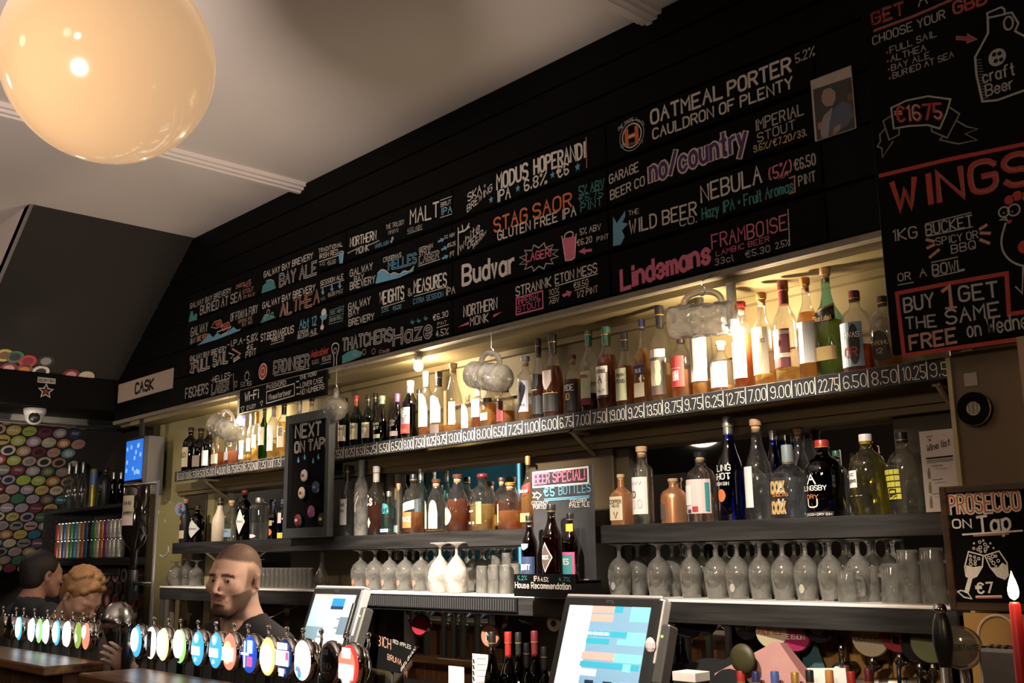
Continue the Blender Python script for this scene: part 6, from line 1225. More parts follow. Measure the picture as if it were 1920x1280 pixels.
T1 = [(270, 'beer tap with white badge and blue rim, leftmost of the near run', 'cyan', [('d', -.1, .1, .74, W_, 0)]),
      (297, 'beer tap with white-ringed badge and dark centre panel', 'white', [('r', 0, -.05, (.42, .78), 'grey', 0), ('r', 0, .45, (.3, .2), 'black', 1), ('r', 0, -.45, (.34, .2), 'black', 1)]),
      (320, 'beer tap with plain orange-white glowing badge', 'orange', [('d', -.05, .05, .82, W_, 0)]),
      (352, 'beer tap with white badge edged green', 'green', [('d', -.03, .14, .84, W_, 0), ('r', 0, -.76, (.4, .1), 'grey', 1)]),
      (385, 'beer tap with cyan badge and white bar, left of two alike', 'cyan', [('r', 0, -.12, (.62, .24), W_, 0), ('d', .05, .58, .26, W_, 0), ('d', 0, -.62, .12, W_, 0)]),
      (419, 'beer tap with cyan badge and white bar, right of two alike', 'cyan', [('r', 0, -.12, (.62, .24), W_, 0), ('d', .05, .58, .26, W_, 0), ('d', 0, -.62, .12, W_, 0)]),
      (445, 'beer tap with coral badge and broad white middle', 'coral', [('d', 0, -.02, .62, 'orange', 0), ('r', 0, -.1, (.85, .36), W_, 1)]),
      (483, 'beer tap with dark blue badge showing pink and pale fields', 'blue', [('r', .32, .42, (.34, .34), 'pale', 0), ('r', .32, -.35, (.34, .26), 'pink', 0), ('r', -.35, .0, (.10, .7), 'pale', 0), ('r', -.3, .02, (.5, .06), W_, 1)]),
      (517, 'beer tap with amber and white badge', 'amber', [('d', .08, -.05, .74, W_, 0)]),
      (548, 'beer tap with navy badge crossed by white and pink bars', 'navy', [('r', .02, .62, (.6, .17), W_, 0), ('r', .0, .02, (.82, .38), W_, 0), ('r', .66, .15, (.16, .2), 'pink', 1), ('r', 0, -.60, (.34, .1), W_, 0), ('r', 0, -.80, (.28, .07), W_, 0)]),
      (582, 'beer tap with white badge and a cyan plant at its foot', 'white', [('d', .0, -.66, .22, 'cyan', 0), ('r', -.2, -.42, (.22, .12), 'cyan', 0), ('d', .02, -.48, .12, 'pink', 1)]),
      (631, 'beer tap with black unlit badge reading ALTHEA', 'black', [('t', 'ALTHEA', -.22, .66, 'grey', 1), ('r', -.05, .55, (.3, .14), 'grey', 0), ('r', 0, -.42, (.5, .03), 'grey', 0)]),
      (670, 'beer tap with red badge and white bars, rightmost of the near run', 'red', [('d', 0, .0, .86, 'coral', 0), ('r', 0, .60, (.42, .24), W_, 1), ('r', 0, -.26, (.72, .34), W_, 1), ('r', 0, -.74, (.34, .13), W_, 1)])]
for px, lb, base, mk in T1: tap(px, lb, base, mk)
T2 = [(-10, 'beer tap with pink badge at the left frame edge', 'pink', []), (14, 'beer tap with dim olive badge at far left', 'olive', []), (28, 'beer tap with black badge, third from left', 'black', []),
      (48, 'beer tap with bright white-blue badge, far left run', 'cyan', [('d', 0, .08, .84, W_, 0)]), (72, 'beer tap with white badge with blue edge behind the dark-haired man\'s shirt', 'pale', [('d', 0, 0, .84, W_, 0)]), (86, 'beer tap with pale green badge', 'green', [('d', 0, 0, .6, 'pale', 0)]),
      (99, 'beer tap with narrow white badge right of the pale green one', 'pale', [('d', 0, 0, .82, W_, 0)]), (119, 'beer tap with white badge and deep blue rim', 'cyan', [('d', 0, .05, .80, W_, 0)]), (139, 'beer tap with large white glowing badge', 'white', [('d', 0, 0, .9, W_, 0)]),
      (159, 'beer tap with lime badge', 'lime', [('d', 0, -.2, .3, 'pale', 0)]), (174, 'beer tap with coral and white badge, rightmost of the far run', 'coral', [('d', -.15, .3, .5, W_, 0)])]
for px, lb, base, mk in T2: tap(px, lb, base, mk, z=1.352, R=.054, group='lit beer taps of the far run')
# two hand pulls between the runs, polished lamp hood and the optic stand
for px, lb in ((222, 'black hand-pull handle between the tap runs, left one'), (241, 'black hand-pull handle between the tap runs, right one')):
    X = Xat(px, -1.0, 1.3)-.02; o = thing('hand_pull', lb, 'tap', (X, -1.0, 1.06)); MB().lathe([(.010, .12), (.016, .16), (.019, .24), (.015, .32), (.010, .345)], 16).build('handle', M_dark, o, True)
    MB().lathe([(.018, 0), (.018, .06), (.014, .09), (.010, .12)], 16).build('base', M_chrome, o, True); MB().sphere((0, 0, .355), .012, 12, 8).build('knob', M_chrome, o, True)
X = Xat(222, -.93, 1.45); o = thing('desk_lamp', 'steel bowl-shaped lamp hood behind the two hand pulls', 'lamp', (X, -.93, 1.06))
MB().lathe([(.070, .33), (.066, .37), (.050, .405), (.028, .425), (.012, .43)], 24).build('hood', M_steel, o, True); MB().tube([(0, 0, 0), (0, 0, .43)], .007, 8).build('stem', M_chrome, o); MB().sphere((0, 0, .345), .022, 12, 8).build('bulb', emis('soft_bulb', (1, .9, .8), 1.2), o, True)
Yo = -.98; X = Xat(253, Yo, 1.75); xp = Xat(287, Yo, 1.6)-X; zt = Zat(905, X, Yo); zb = Zat(1098, X, Yo)
o = thing('optic_bottle', 'upside-down magnum of dark liquor held on a silver optic stand', 'bottle', (X, Yo, 1.06)); H_ = zt-zb; t0 = zt-1.06
rb = 48/2*depth((X, Yo, 1.75))/F_PX
MB().lathe([(.013, t0-H_), (.014, t0-H_*.70), (.018, t0-H_*.64), (rb*.7, t0-H_*.60), (rb, t0-H_*.50), (rb, t0-.006), (rb*.9, t0)], 28).build('glass', mat('black_bottle_glass', (.010, .007, .006), .08, coat=.5), o, True)
curved(MB(), rb, t0-H_*.42, t0-H_*.13, FRONT-.45, FRONT+.95, 10, .001).build('label', mat('cream_label_paper', (.50, .44, .30), .6), o)
curved(MB(), rb, t0-H_*.42, t0-H_*.33, FRONT-.45, FRONT+.95, 10, .0016).build('label_band', LB['rosewhite'], o)
for t_, zz, ww in (('KING', -.22, .7), ('BARRY', -.31, .8)):
    mb = MB(); polys, W = layout(t_); du = ww*rb/W
    ribbons(mb, [[(x*du, y*du) for x, y in q] for q in polys], .0022, lambda u, v, oo: ((rb+.003)*math.cos(FRONT+.05+u/rb), (rb+.003)*math.sin(FRONT+.05+u/rb), t0+zz*H_*1.0+v)); mb.build('lettering', LB['black'], o)
MB().lathe([(.019, t0-H_-.02), (.022, t0-H_+.02), (.020, t0-H_+.06)], 16).box(-.02, .02, -.02, .02, t0-H_-.055, t0-H_-.02).build('optic', M_dark, o)
MB().tube([(xp, 0, 0), (xp, 0, t0+.0)], .006, 12).build('pole', mat('dull_pole', (.30, .30, .31), .5, .7), o, True)
MB().tube([(xp, 0, t0-.010), (rb*.9, -rb*.6, t0-.012), (0, -rb*1.06, t0-.014), (-rb*.9, -rb*.55, t0-.016)], .006, 8).tube([(xp, 0, t0-H_+.01), (.02, 0, t0-H_+.01)], .007, 8).build('bracket', M_steel, o, True)
MB().box(-.03, xp+.02, -.014, .014, 0, .012, bev=.002).build('foot', M_dark, o)

# ------------------------------------------------------------------ till screens on the back counter
bc = thing('back_counter', 'dark cupboard counter along the back wall under the shelves', 'counter', (-3.5, -.05, 0))
MB().box(-2.52, 2.32, -.42, .20, .96, 1.0, bev=.004).build('worktop', M_shelfwood, bc); MB().box(-2.50, 2.30, -.38, .20, 0, .96).build('carcass', M_shelfwood, bc)
for i in range(8): MB().box(-2.48+i*.6, -2.48+i*.6+.58, -.40, -.38, .10, .93, bev=.003).build('door', M_shelfwood, bc)
def till(xa, xb, lab, tiles, reader, yaw=0):
    Yt, zt_, = -.29, None
    w2 = (xb-xa)/2; xm = (xa+xb)/2; z1 = Zat(1116 if xa > -3 else 1099, xm, Yt); Hh = .37
    o = thing('till', lab, 'till', (xm, Yt-.12, 1.0))
    # local panel frame: u right, v up the tilted screen
    up_ = Vector((0, .12, .35)).normalized(); nrm_ = Vector((0, -.35, .12)).normalized(); top = Vector((0, .12, z1-1.0)); org_ = top-up_*Hh
    M = Matrix(((1, up_.x, nrm_.x, org_.x), (0, up_.y, nrm_.y, org_.y), (0, up_.z, nrm_.z, org_.z), (0, 0, 0, 1)))
    MB().box(-w2, w2, 0, Hh, -.045, 0, M, bev=.010).build('casing', mat('till_black', (.015, .015, .016), .3, coat=.3), o)
    MB().box(-w2+.008, w2-.008, Hh-.006, Hh+.004, -.040, -.004, M, bev=.003).box(w2-.004, w2+.004, .18, Hh-.006, -.040, -.006, M, bev=.003).build('silver_edge', mat('silver_plastic', (.62, .60, .58), .3, .3), o)
    MB().box(-w2*.82, w2*.82, Hh*.06, Hh*.91, 0, .0012, M).build('screen', tiles[0], o)
    sw, sh_ = w2*.82, (.85*Hh)
    for fi, (u0, u1, v0, v1, m) in enumerate(tiles[1]):
        MB().box(-sw+2*sw*u0, -sw+2*sw*u1, Hh*.06+sh_*(1-v1), Hh*.06+sh_*(1-v0), .0012, .0016+.00015*fi, M).build('screen_field', m, o)
    mb = MB(); polys, W = layout('PTS')
    ribbons(mb, [[(x*.0018-.012, y*.0016) for x, y in q] for q in polys], .0009, lambda u, v, oo: tuple(M @ Vector((u, Hh*.945+v-.004, .0008)))); mb.build('lettering', CP['silver'], o)
    # card reader on the right side
    MB().box(w2-.01, w2+.030, Hh*.34, Hh*.80, -.06, -.012, M, bev=.006).build('card_reader', mat('reader_grey', (.06, .058, .055), .35), o)
    MB().sphere(tuple(M @ Vector((w2+.012, Hh*.70, -.011))), .0035, 10, 6).build('led', emis('green_led', (.35, 1, .05), 4), o)
    MB().box(w2+.004, w2+.04, Hh*.28, Hh*.30, -.03, -.026, M).box(w2-.01, w2+.02, Hh*.25, Hh*.27, -.03, -.02, M).build('clip', CP['silver'], o)
    if reader: MB().sphere(tuple(M @ Vector((w2-.012, Hh*.62, .004))), (.018, .010, .022), 7, 5).build('crumpled_paper', mat('paper_lilac', (.72, .60, .62), .8), o)
    else: MB().box(w2-.03, w2-.012, Hh*.45, Hh*.82, .0, .012, M, bev=.003).build('swipe_slot', M_dark, o)
    MB().box(-.09, .09, .02, .16, 0, .012, bev=.003).box(-.03, .03, .06, .12, .012, .22).build('stand', M_dark, o)
    return o
S = lambda n, c, s: emis('screen_'+n, c, s)
sb, sw_, st_, so, sg_, sn, sr, sbl = S('blue', (.26, .46, .62), .8), S('white', (1, 1, 1), 1.6), S('teal', (.05, .45, .58), .9), S('salmon', (1, .42, .34), 1.05), S('mint', (.25, .80, .66), .95), S('navy', (.02, .04, .08), .5), S('crimson', (.65, .10, .20), .9), S('bar', (.18, .36, .5), .8)
t2 = [(0, .30, 0, .87, sw_), (.30, .58, .0, .065, so), (.30, .58, .08, .15, so), (.58, .68, 0, .06, st_), (.78, 1, 0, .14, sg_), (.30, .78, .24, .29, st_), (.78, 1, .24, .36, sg_), (.30, .58, .31, .36, st_), (.68, .78, .31, .36, sg_),
      (.28, .68, .44, .51, so), (.68, 1, .44, .52, sg_), (.28, .98, .53, .58, st_), (.80, .89, .53, .60, sg_), (.28, .38, .60, .66, sw_), (.39, .49, .60, .66, sw_), (.38, .48, .70, .735, sn), (.60, .70, .70, .735, sn), (.28, .48, .75, .80, sw_), (.59, .70, .75, .80, sw_),
      (.70, .90, .76, .79, sr), (.28, .48, .82, .85, so), (.49, .59, .82, .85, sn), (.59, .69, .82, .85, sg_), (.70, .80, .82, .85, st_), (.81, .91, .70, .75, sw_), (0, 1, .87, .885, sn), (0, 1, .90, 1, sbl)]
for i in range(7): t2.append((.05+i*.135, .10+i*.135, .92, .96, sw_))
for i in range(4): t2.append((.31+i*.07, .355+i*.07, .255, .28, sw_))
t2.append((.02, .14, .66, .71, S('pale', (.75, .85, .92), 1.2)))
till(Xat(1058, -.29, 1.52), Xat(1243, -.29, 1.52), 'till with bright white and blue touch screen, nearest', (sb, t2), True)
g0, g1_, g2_, g3 = S('ice', (.46, .62, .66), .72), S('key', (.80, .90, .90), .9), S('slate', (.22, .34, .40), .7), S('royal', (.02, .20, .60), .9)
t1 = [(0, .45, 0, .03, so), (.48, .78, .05, .15, g3), (.48, .78, .15, .19, sn), (0, .44, .42, .62, g2_), (.70, 1, .28, .50, S('dim', (.14, .20, .26), .7)), (.34, .46, .46, .53, g1_), (.34, .46, .56, .63, g1_), (.34, .46, .66, .73, g1_), (.34, .46, .76, .83, g1_), (.48, .78, .66, .98, g2_), (.80, .99, .52, .98, g1_), (0, .44, .66, .98, S('pale_ice', (.6, .74, .76), .75))]
for r_ in range(4):
    for c_ in range(3): t1.append((.48+c_*.10, .57+c_*.10, .21+r_*.112, .30+r_*.112, g1_))
till(Xat(589, -.29, 1.52), Xat(682, -.29, 1.52), 'till with pale keypad screen behind the lit taps', (g0, t1), False)

# ------------------------------------------------------------------ things on the back counter
def wine(px, top, wpx, lab, cap, labs=(), txt=(), g='d', Y=-.16, kind='std', capf=.90): return bottle(px, top, wpx, lab, kind, g, None, .5, cap, labs, txt, zs=1.0, Y=Y, name='wine_bottle', capf=capf)
wine(924, 1184, 32, 'dark beer bottle with picture label behind the near till', 'black', [('yellow', .10, .42, 60), ('red', .12, .30, 16, None, 20)], kind='beer', Y=-.2)
wine(955, 1184, 34, 'red-capsuled wine bottle left of the near till', 'red', [('palegreen', .08, .3, 50)])
wine(974, 1185, 30, 'black-capped bottle between two red capsules', 'black', [('cream', .44, .56, 50)], Y=-.05)
wine(990, 1205, 28, 'white-labelled dark bottle beside the near till', 'black', [('white', .35, .62, 70)], Y=-.2)
wine(1005, 1182, 34, 'second red-capsuled wine bottle, taller and darker', 'burgundy', [], Y=-.08)
wine(1023, 1212, 30, 'bottle with white and pink label at the near till edge', 'black', [('white', .38, .66, 70), ('pink', .34, .40, 70)], [('Pals', .50, .10, 30, 'red')], Y=-.14)
for px, top, cp_, lb in ((1397, 1257, 'red', 'bright red capsule of a wine bottle on the back counter'), (1426, 1258, 'navy', 'grey-blue capsule of a wine bottle beside the red one'), (1462, 1258, 'blue', 'deep blue capsule of a wine bottle in front of pink paper'), (1501, 1260, 'gold', 'gold-banded capsule of a wine bottle'),
                         (1529, 1256, 'black', 'black stopper bottle right of the gold band'), (1567, 1256, 'orange', 'orange capsule of a wine bottle'), (1598, 1247, 'brown', 'brown square stopper set further back'), (1609, 1258, 'red', 'dark red capsule in front of the brown stopper'), (1642, 1253, 'burgundy', 'burgundy capsule rightmost on the counter')):
    wine(px, top, 36, lb, cp_, Y=-.12 if px != 1598 else -.02)
def card(px0, px1, top, Y, lab, m, name='paper_sheet', cat='paper', rz=0, tilt=0, z0=1.0, th=.0015):
    X0, X1 = Xat(px0, Y, 1.2), Xat(px1, Y, 1.2); zt_ = Zat(top, (X0+X1)/2, Y)
    return tag(MB().prism([(X0+tilt*(0), Y, z0), (X1, Y, z0), (X1+tilt, Y, zt_), (X0+tilt, Y, zt_)], (0, th, 0)).build(name, m), lab, cat)
card(841, 870, 1249, -.22, 'plain cream note on the back counter below the ribbed mat', LB['rosewhite'])
o = card(886, 915, 1226, -.12, 'printed menu sheet standing behind the dark bottle', LB['white'], 'menu_sheet', 'menu')
s = Sign(-.1205); 
for i in range(5): s.frame(0, 0, 1).L([(888, 1236+i*11), (889, 1242+i*11)], 'k', .008).L([(894, 1234+i*11), (912, 1234+i*11)], 'a', .002)
s.done(o)
# tilted chalkboard with writing at the lower left of the counter
Yc = -.20; P0, P1, P2, P3 = at(690, 1188, Yc), at(785, 1213, Yc), at(748, 1262, Yc), at(640, 1240, Yc)
o = tag(MB().prism([tuple(P3), tuple(P2), tuple(P1), tuple(P0)], (0, .008, 0)).build('chalkboard', M_slate), 'tilted chalkboard with BELGIAN written up its edge', 'chalkboard')
MB().tube([(P2.x-.05, Yc+.012, 1.0), (P2.x-.06, Yc+.012, P2.z+.06)], .006, 6).build('prop', M_shelfwood, o)
Sign(Yc-.0005).frame(660, 1090, 5.053).T('ZENBICH', 130, 560, 370, 640, 90, 'n', .10).T('RED APPLES', 392, 580, 560, 640, 34, 'g').T('BELGIAN', 468, 850, 600, 650, 34, 'w', .14).T('BRUNA', 340, 735, 470, 790, 50, 'n', .14).done(o)
# tea box, pink papers, dark coat, yellow sign plate
o = thing('tea_box', 'small white and black carton with red writing in front of the near till', 'box', (Xat(1280, -.42, 1.2)+.02, -.40, 1.0)); zz = Zat(1258, o.location.x, -.40)-1.0
MB().box(-.036, .036, -.03, .03, 0, zz*.93).build('box_body', LB['black'], o); MB().box(-.038, .038, -.032, .032, zz*.93, zz, bev=.001).build('lid', LB['white'], o); MB().box(-.03, .03, -.0312, -.030, zz*.76, zz*.82).build('red_band', LB['red'], o)
mb = MB(); polys, W = layout('CARATTI'); du = .056/W; ribbons(mb, [[(x*du-.028, y*du*1.3) for x, y in q] for q in polys], .0016, lambda u, v, oo: (u, -.0315-oo, zz*.84+v)); mb.build('lettering', LB['white'], o)
Mp = mat('pink_paper', (.52, .27, .25), .8); Mp2 = mat('dusky_pink_paper', (.24, .10, .09), .8)
def sheet(pts, Y, m, lab): 
    P = [at(x, y, Y) for x, y in pts]; low = min(p.z for p in P); return tag(MB().prism([tuple(p) for p in P], (0, .0015, 0)).build('paper_sheet', m), lab, 'paper')
sheet([(1338, 1290), (1340, 1262), (1458, 1200), (1520, 1290)], -.08, Mp, 'large pale pink sheet leaning behind the capsules')
sheet([(1462, 1204), (1475, 1206), (1512, 1252), (1525, 1300), (1500, 1300), (1490, 1252)], -.06, Mp2, 'dusky pink sheet edge behind the large pink one')
sheet([(1500, 1252), (1585, 1252), (1590, 1300), (1500, 1300)], -.05, LB['white'], 'white sheet standing below the round tap badges')
sheet([(1505, 1200), (1530, 1205), (1548, 1255), (1505, 1252)], .02, mat('teal_card', (.035, .10, .12), .7), 'dark teal perforated card left of the taps')
Xc = Xat(1330, -.05, 1.25); cm = MB(); cm.sphere((Xc, -.02, 1.17), (.20, .09, .165), 24, 16); cm.sphere((Xc+.10, -.03, 1.20), (.12, .08, .15), 20, 12); cm.sphere((Xc-.13, -.03, 1.16), (.10, .08, .155), 20, 12)
tag(cm.build('folded_coat', mat('black_cloth', (.006, .006, .006), .95), None, True), 'dark heap of cloth on the counter between till and pink paper', 'coat')
q = at(1393, 1234, -.12); tag(MB().lathe([(.042, 0), (.040, .006), (.02, .010), (.001, .011)], 24, Matrix.Translation(q) @ aim((0, -1, 0))).build('round_badge', mat('mustard', (.045, .040, .012), .5), None, True), 'round mustard-coloured disc against the dark cloth', 'badge')

# ------------------------------------------------------------------ the tap wall under the right shelf
Xa, Xb = Xat(1536, .10, 1.3), Xat(1775, .10, 1.3)
tw = thing('tap_board', 'pale wooden board carrying the back-wall taps', 'board', ((Xa+Xb)/2, .10, 1.0)); w2 = (Xb-Xa)/2
n = 5
for i in range(n): MB().box(-w2+2*w2*i/n+.002, -w2+2*w2*(i+1)/n-.002, 0, .02, 0, .47, bev=.002).build('plank', wood('ochre_wood', (.30, .15, .045), (.48, .27, .09), 4, .45, 2), tw)
MB().tube([(-w2+.02, -.03, .27), (w2-.05, -.03, .30)], .016, 12).build('pipe', mat('brushed_pipe', (.25, .2, .16), .4, .8), tw, True)
def btap(px, py, rpx, lab, c, ring, txt, tc_='w', Y=.0, pxw=None, spout=True):
    p = at(px, py, Y); R = rpx*depth(p)/F_PX*1.18; o = thing('wall_tap', lab, 'tap', tuple(p), 'back-wall beer taps')
    Mx = aim((.25, -1, 0))
    MB().lathe([(R, -.012), (R*1.02, 0), (R, .008), (R*.95, .011)], 30, Mx).build('badge', c, o, 'auto')
    if ring: MB().lathe([(R*ring[1], .0112), (R*ring[1], .0120)], 26, Mx).build('badge_centre', ring[0], o)
    if txt:
        mb = MB(); polys, W = layout(txt); du = min(1.5*R/W, .13*R)
        ribbons(mb, [[(x*du-W*du/2, y*du*1.1-3.3*du-.004) for x, y in q] for q in polys], max(.002, du*.7), lambda u, v, oo: tuple(Mx @ Vector((v+.004, -u, .0135)) if False else Vector((u*.97, -.0135+u*.25-oo, v+.004)))); mb.build('lettering', tc_, o)
    if spout:
        MB().tube([(0, .005, -R*.8), (0, .0, -R*1.2), (0, -.005, -R*1.45)], [.010, .008, .009], 10).build('neck', M_chrome, o, True)
        MB().tube([(0, .06, -R*1.5), (0, -.005, -R*1.5)], .014, 10).build('valve', M_chrome, o, True)
        MB().tube([(0, -.005, -R*1.5), (.004, -.02, -R*2.0), (.008, -.03, -R*2.7)], [.008, .006, .005], 8).build('spout', M_dark, o, True)
    return o
btap(1633, 1196, 29, 'wall tap with a cream round badge reading ODATAS', EM['cream'], None, 'ODATAS', LB['brown'])
btap(1684, 1190, 27, 'wall tap with a red badge and black centre', EM['dkred'], (EM['black'], .52), 'H', LB['orange'])
btap(1722, 1210, 26, 'wall tap with a near-black badge', EM['black'], None, '', LB['grey'])
btap(1746, 1205, 31, 'wall tap with a dark green badge behind the hand pull', EM['olive'], None, '', LB['grey'], Y=-.03)
btap(1493, 1193, 23, 'crimson badge reading SEISION under the right shelf', mat('crimson_badge', (.30, .02, .09), .3), None, 'SEISION', LB['rosewhite'], Y=-.03, spout=False)
btap(1535, 1175, 24, 'black and yellow badge half under the shelf', EM['black'], (LB['brown'], .5), '', LB['grey'], Y=-.02, spout=False)
btap(1448, 1184, 26, 'cream badge reading PALE ALE under the shelf', EM['cream'], None, 'PALE ALE', LB['red'], Y=-.05, spout=False)
btap(1402, 1175, 20, 'dark badge reading BANDIT under the shelf', EM['black'], None, 'BANDIT', LB['cream'], Y=-.04, spout=False)
btap(1291, 1170, 22, 'brown-black badge right of the near till, left one', EM['black'], None, 'PLUNG', LB['grey'], Y=-.04, spout=False)
btap(1321, 1166, 20, 'brown-black badge right of the near till, right one', mat('dark_brown_badge', (.03, .015, .012), .4), None, 'SKC', LB['grey'], Y=-.02, spout=False)
btap(921, 1192, 17, 'salmon ringed badge above the counter bottles', mat('salmon_badge', (.35, .13, .08), .4), (EM['black'], .45), 'M', LB['cream'], Y=-.0, spout=False)
btap(789, 1171, 16, 'dark red round badge below the ribbed mat', EM['dkred'], None, '', LB['grey'], Y=-.0, spout=False)
btap(1041, 1168, 13, 'white badge with black mark at the near till\'s left edge', EM['cream'], (EM['black'], .4), '', LB['grey'], Y=-.05, spout=False)
# plain single wall tap with a white-dotted valve
p = at(1577, 1205, .02); o = thing('wall_tap', 'plain chrome wall tap with a black handle and white-dotted valve', 'tap', tuple(p), 'back-wall beer taps')
MB().tube([(0, 0, .12), (0, 0, .02)], [.011, .009], 10).build('handle', M_dark, o, True); MB().tube([(0, 0, .02), (0, 0, -.06)], .009, 10).build('neck', M_chrome, o, True); MB().tube([(0, .06, -.07), (0, -.03, -.07)], .018, 14).build('valve', M_dark, o, True); MB().lathe([(.010, 0), (.010, .003)], 14, Matrix.Translation((0, -.031, -.07)) @ aim((0, -1, 0))).build('dot', LB['white'], o); MB().tube([(0, 0, -.07), (0, 0, -.13)], .007, 8).build('spout', M_dark, o, True)
# near hand pull and clear lens badge on the bar, chrome font at the right
Yn = -.98; X = Xat(1768, Yn, 1.5); zt_ = Zat(1140, X, Yn); zb_ = Zat(1250, X, Yn); o = thing('hand_pull', 'large black hand-pull handle in front of the right taps', 'tap', (X, Yn, 1.06))
a, b_ = zb_-1.06, zt_-1.06; MB().lathe(chaikin([(.009, a), (.013, a+.02), (.017, a+(b_-a)*.45), (.013, b_-.02), (.008, b_-.008)]), 24).build('handle', M_dark, o, True); MB().lathe(chaikin([(.008, b_-.008), (.012, b_-.002), (.008, b_+.007), (.001, b_+.008)]), 24).build('finial', M_chrome, o, True); MB().lathe([(.03, 0), (.03, .03), (.012, .06), (.009, a)], 18).build('base', M_chrome, o, True)
p = at(1801, 1214, -.95); R = 38*depth(p)/F_PX; o = thing('lens_badge_tap', 'tap with a clear round lens badge reading RESISTANTE', 'tap', (p.x, -.95, 1.06)); Mx = Matrix.Translation((0, 0, p.z-1.06)) @ aim((.75, -1, 0))
MB().lathe([(R, -.01), (R*1.03, 0), (R, .008), (R*.9, .013), (R*.5, .018), (.001, .02)], 32, Mx, cap=False).build('lens', glass('lens_glass', (.8, .8, .78), .4, .15), o, True); MB().lathe([(R*1.0, -.01), (R*1.05, -.004), (R*1.04, .004)], 32, Mx, cap=False).build('rim', M_chrome, o, True); MB().lathe([(R*.9, -.012), (R*.9, -.010)], 28, Mx).build('backing', mat('lens_backing', (.30, .27, .23), .4), o)
mb = MB(); polys, W = layout('RESISTANTE'); du = 1.5*R/W; ribbons(mb, [[(x*du-.75*R, y*du*1.4) for x, y in q] for q in polys], .0016, lambda u, v, oo: tuple(Mx @ Vector((v-.002, -u, .021)))); mb.build('lettering', LB['black'], o)
MB().tube([(0, .012, 0), (0, .012, p.z-1.06-R)], .010, 10).build('post', M_chrome, o, True)
xf = Xat(1868, -.90, 1.3); zt_ = Zat(1207, xf, -.9); o = thing('steel_font', 'brushed steel tap font with a ridged top behind the candle', 'font', (xf+.03, -.95, 1.06)); MB().box(-.012, .09, -.02, .03, 0, zt_-1.06, bev=.006).build('body', mat('worn_steel', (.40, .38, .36), .35, .9, noise=.4, nscale=25), o)
rb_ = MB(); [rb_.box(-.006+i*.012, -.000+i*.012, -.015, .02, zt_-1.06, zt_-1.06+.003) for i in range(6)]; r2 = rb_.build('ridges', M_chrome, o); r2['kind'] = 'stuff'
p = at(1868, 1185, -.32); tag(MB().box(p.x-.07, p.x+.20, -.32, -.31, 1.0, Zat(1150, p.x, -.32)).build('ochre_panel', mat('ochre_panel', (.40, .22, .06), .5)), 'ochre panel below the PROSECCO board', 'panel')
q1 = [at(1868+34*math.cos(a), 1187-34*math.sin(a), -.324) for a in np.linspace(-.1, PI+.1, 16)]
tag(MB().tube(q1, .003, 6).build('wire_hoop', mat('cream_wire', (.6, .5, .35), .4)), 'pale hoop arching over the ochre panel', 'hoop')
# round badge on the right pillar
p = at(1827, 766, -.034); R = 27*depth(p)/F_PX*1.15; o = thing('pillar_badge', 'round black badge with pale centre on the right pillar', 'badge', tuple(p)); MB().lathe([(R, -.012), (R, .003), (R*.95, .006)], 28, aim((0, -1, 0))).build('disc', M_slate, o, 'auto'); MB().lathe([(R*1.01, 0), (R*1.06, .004), (R*1.0, .007)], 28, aim((0, -1, 0)), cap=False).build('rim', M_chrome, o, True)
MB().lathe([(R*.42, .006), (R*.42, .0068)], 22, aim((0, -1, 0))).build('centre', mat('pale_badge_print', (.38, .33, .25), .6), o); mb = MB(); polys, W = layout('NN'); du = .5*R/W
for dz in (0, -R*.34): ribbons(mb, [[(x*du-.25*R, y*du+dz+.002) for x, y in q] for q in polys], .0018, lambda u, v, oo: (u, -.0075-oo, v))
mb.build('lettering', LB['black'], o)
p = at(352+0, 0, 0) if False else None
p = at(340, 953, .02); R = .034; o = thing('wall_badge', 'round blue and red badge stuck at the left end of the bottle shelf', 'badge', (p.x-.03, .03, p.z)); MB().lathe([(R*1.1, 0), (R*1.1, .006)], 26, aim((.4, -1, 0))).build('disc', LB['steel'], o); MB().box(-.022, .022, -.010, -.006, 0, .022, Matrix.Rotation(-.4, 4, 'Y')).build('emblem', LB['pink'], o); MB().box(-.02, .02, -.010, -.006, -.024, -.004).build('emblem', LB['blue'], o)
MB().tube([(0, .006, 0), (.01, .13, 0)], .004, 6).build('peg', M_dark, o)

# ------------------------------------------------------------------ alcove at the far left: shelves, cans, bottles, mats
YA = .16
z1s = Zat(950, Xat(170, YA, 2.05), YA); z2s = Zat(1046, Xat(170, YA, 1.7), YA)
Xl, Xr = Xat(92, YA, 2.0), XL-.05
o = tag(MB().box(Xl, Xr, YA-.02, .49, z1s-.025, z1s, bev=.002).build('alcove_shelf', M_shelfwood), 'upper dark shelf in the alcove with clear bottles', 'shelf')
o = tag(MB().box(Xl, Xr, YA-.02, .49, z2s-.05, z2s, bev=.002).build('alcove_shelf', M_shelfwood), 'lower dark shelf in the alcove with stacked cans', 'shelf')
for xx, lb in ((Xl-.022, 'left'), (Xr+.002, 'right')): tag(MB().box(xx, xx+.02, YA-.03, .49, 0, z1s+.02).build('shelf_upright', M_shelfwood), 'dark upright at the %s end of the alcove shelves' % lb, 'upright')
CAN = [('red', (.35, .06, .05)), ('orange', (.6, .2, .06)), ('green', (.10, .25, .10)), ('purple', (.22, .07, .2)), ('teal', (.06, .22, .25)), ('silver', (.4, .38, .34)), ('black', (.03, .03, .03)), ('tan', (.4, .27, .15)), ('white', (.6, .56, .48)), ('blue', (.06, .12, .3))]
hc = (Zat(976, Xat(170, YA, 1.9), YA)-z2s)/2; rc = .033
seq = [0, 7, 9, 7, 2, 4, 5, 1, 9, 6, 2, 8, 1, 3, 5, 8, 5]
xs = np.linspace(Xat(112, YA+.04, 1.8), Xat(226, YA+.04, 1.8), len(seq)); 
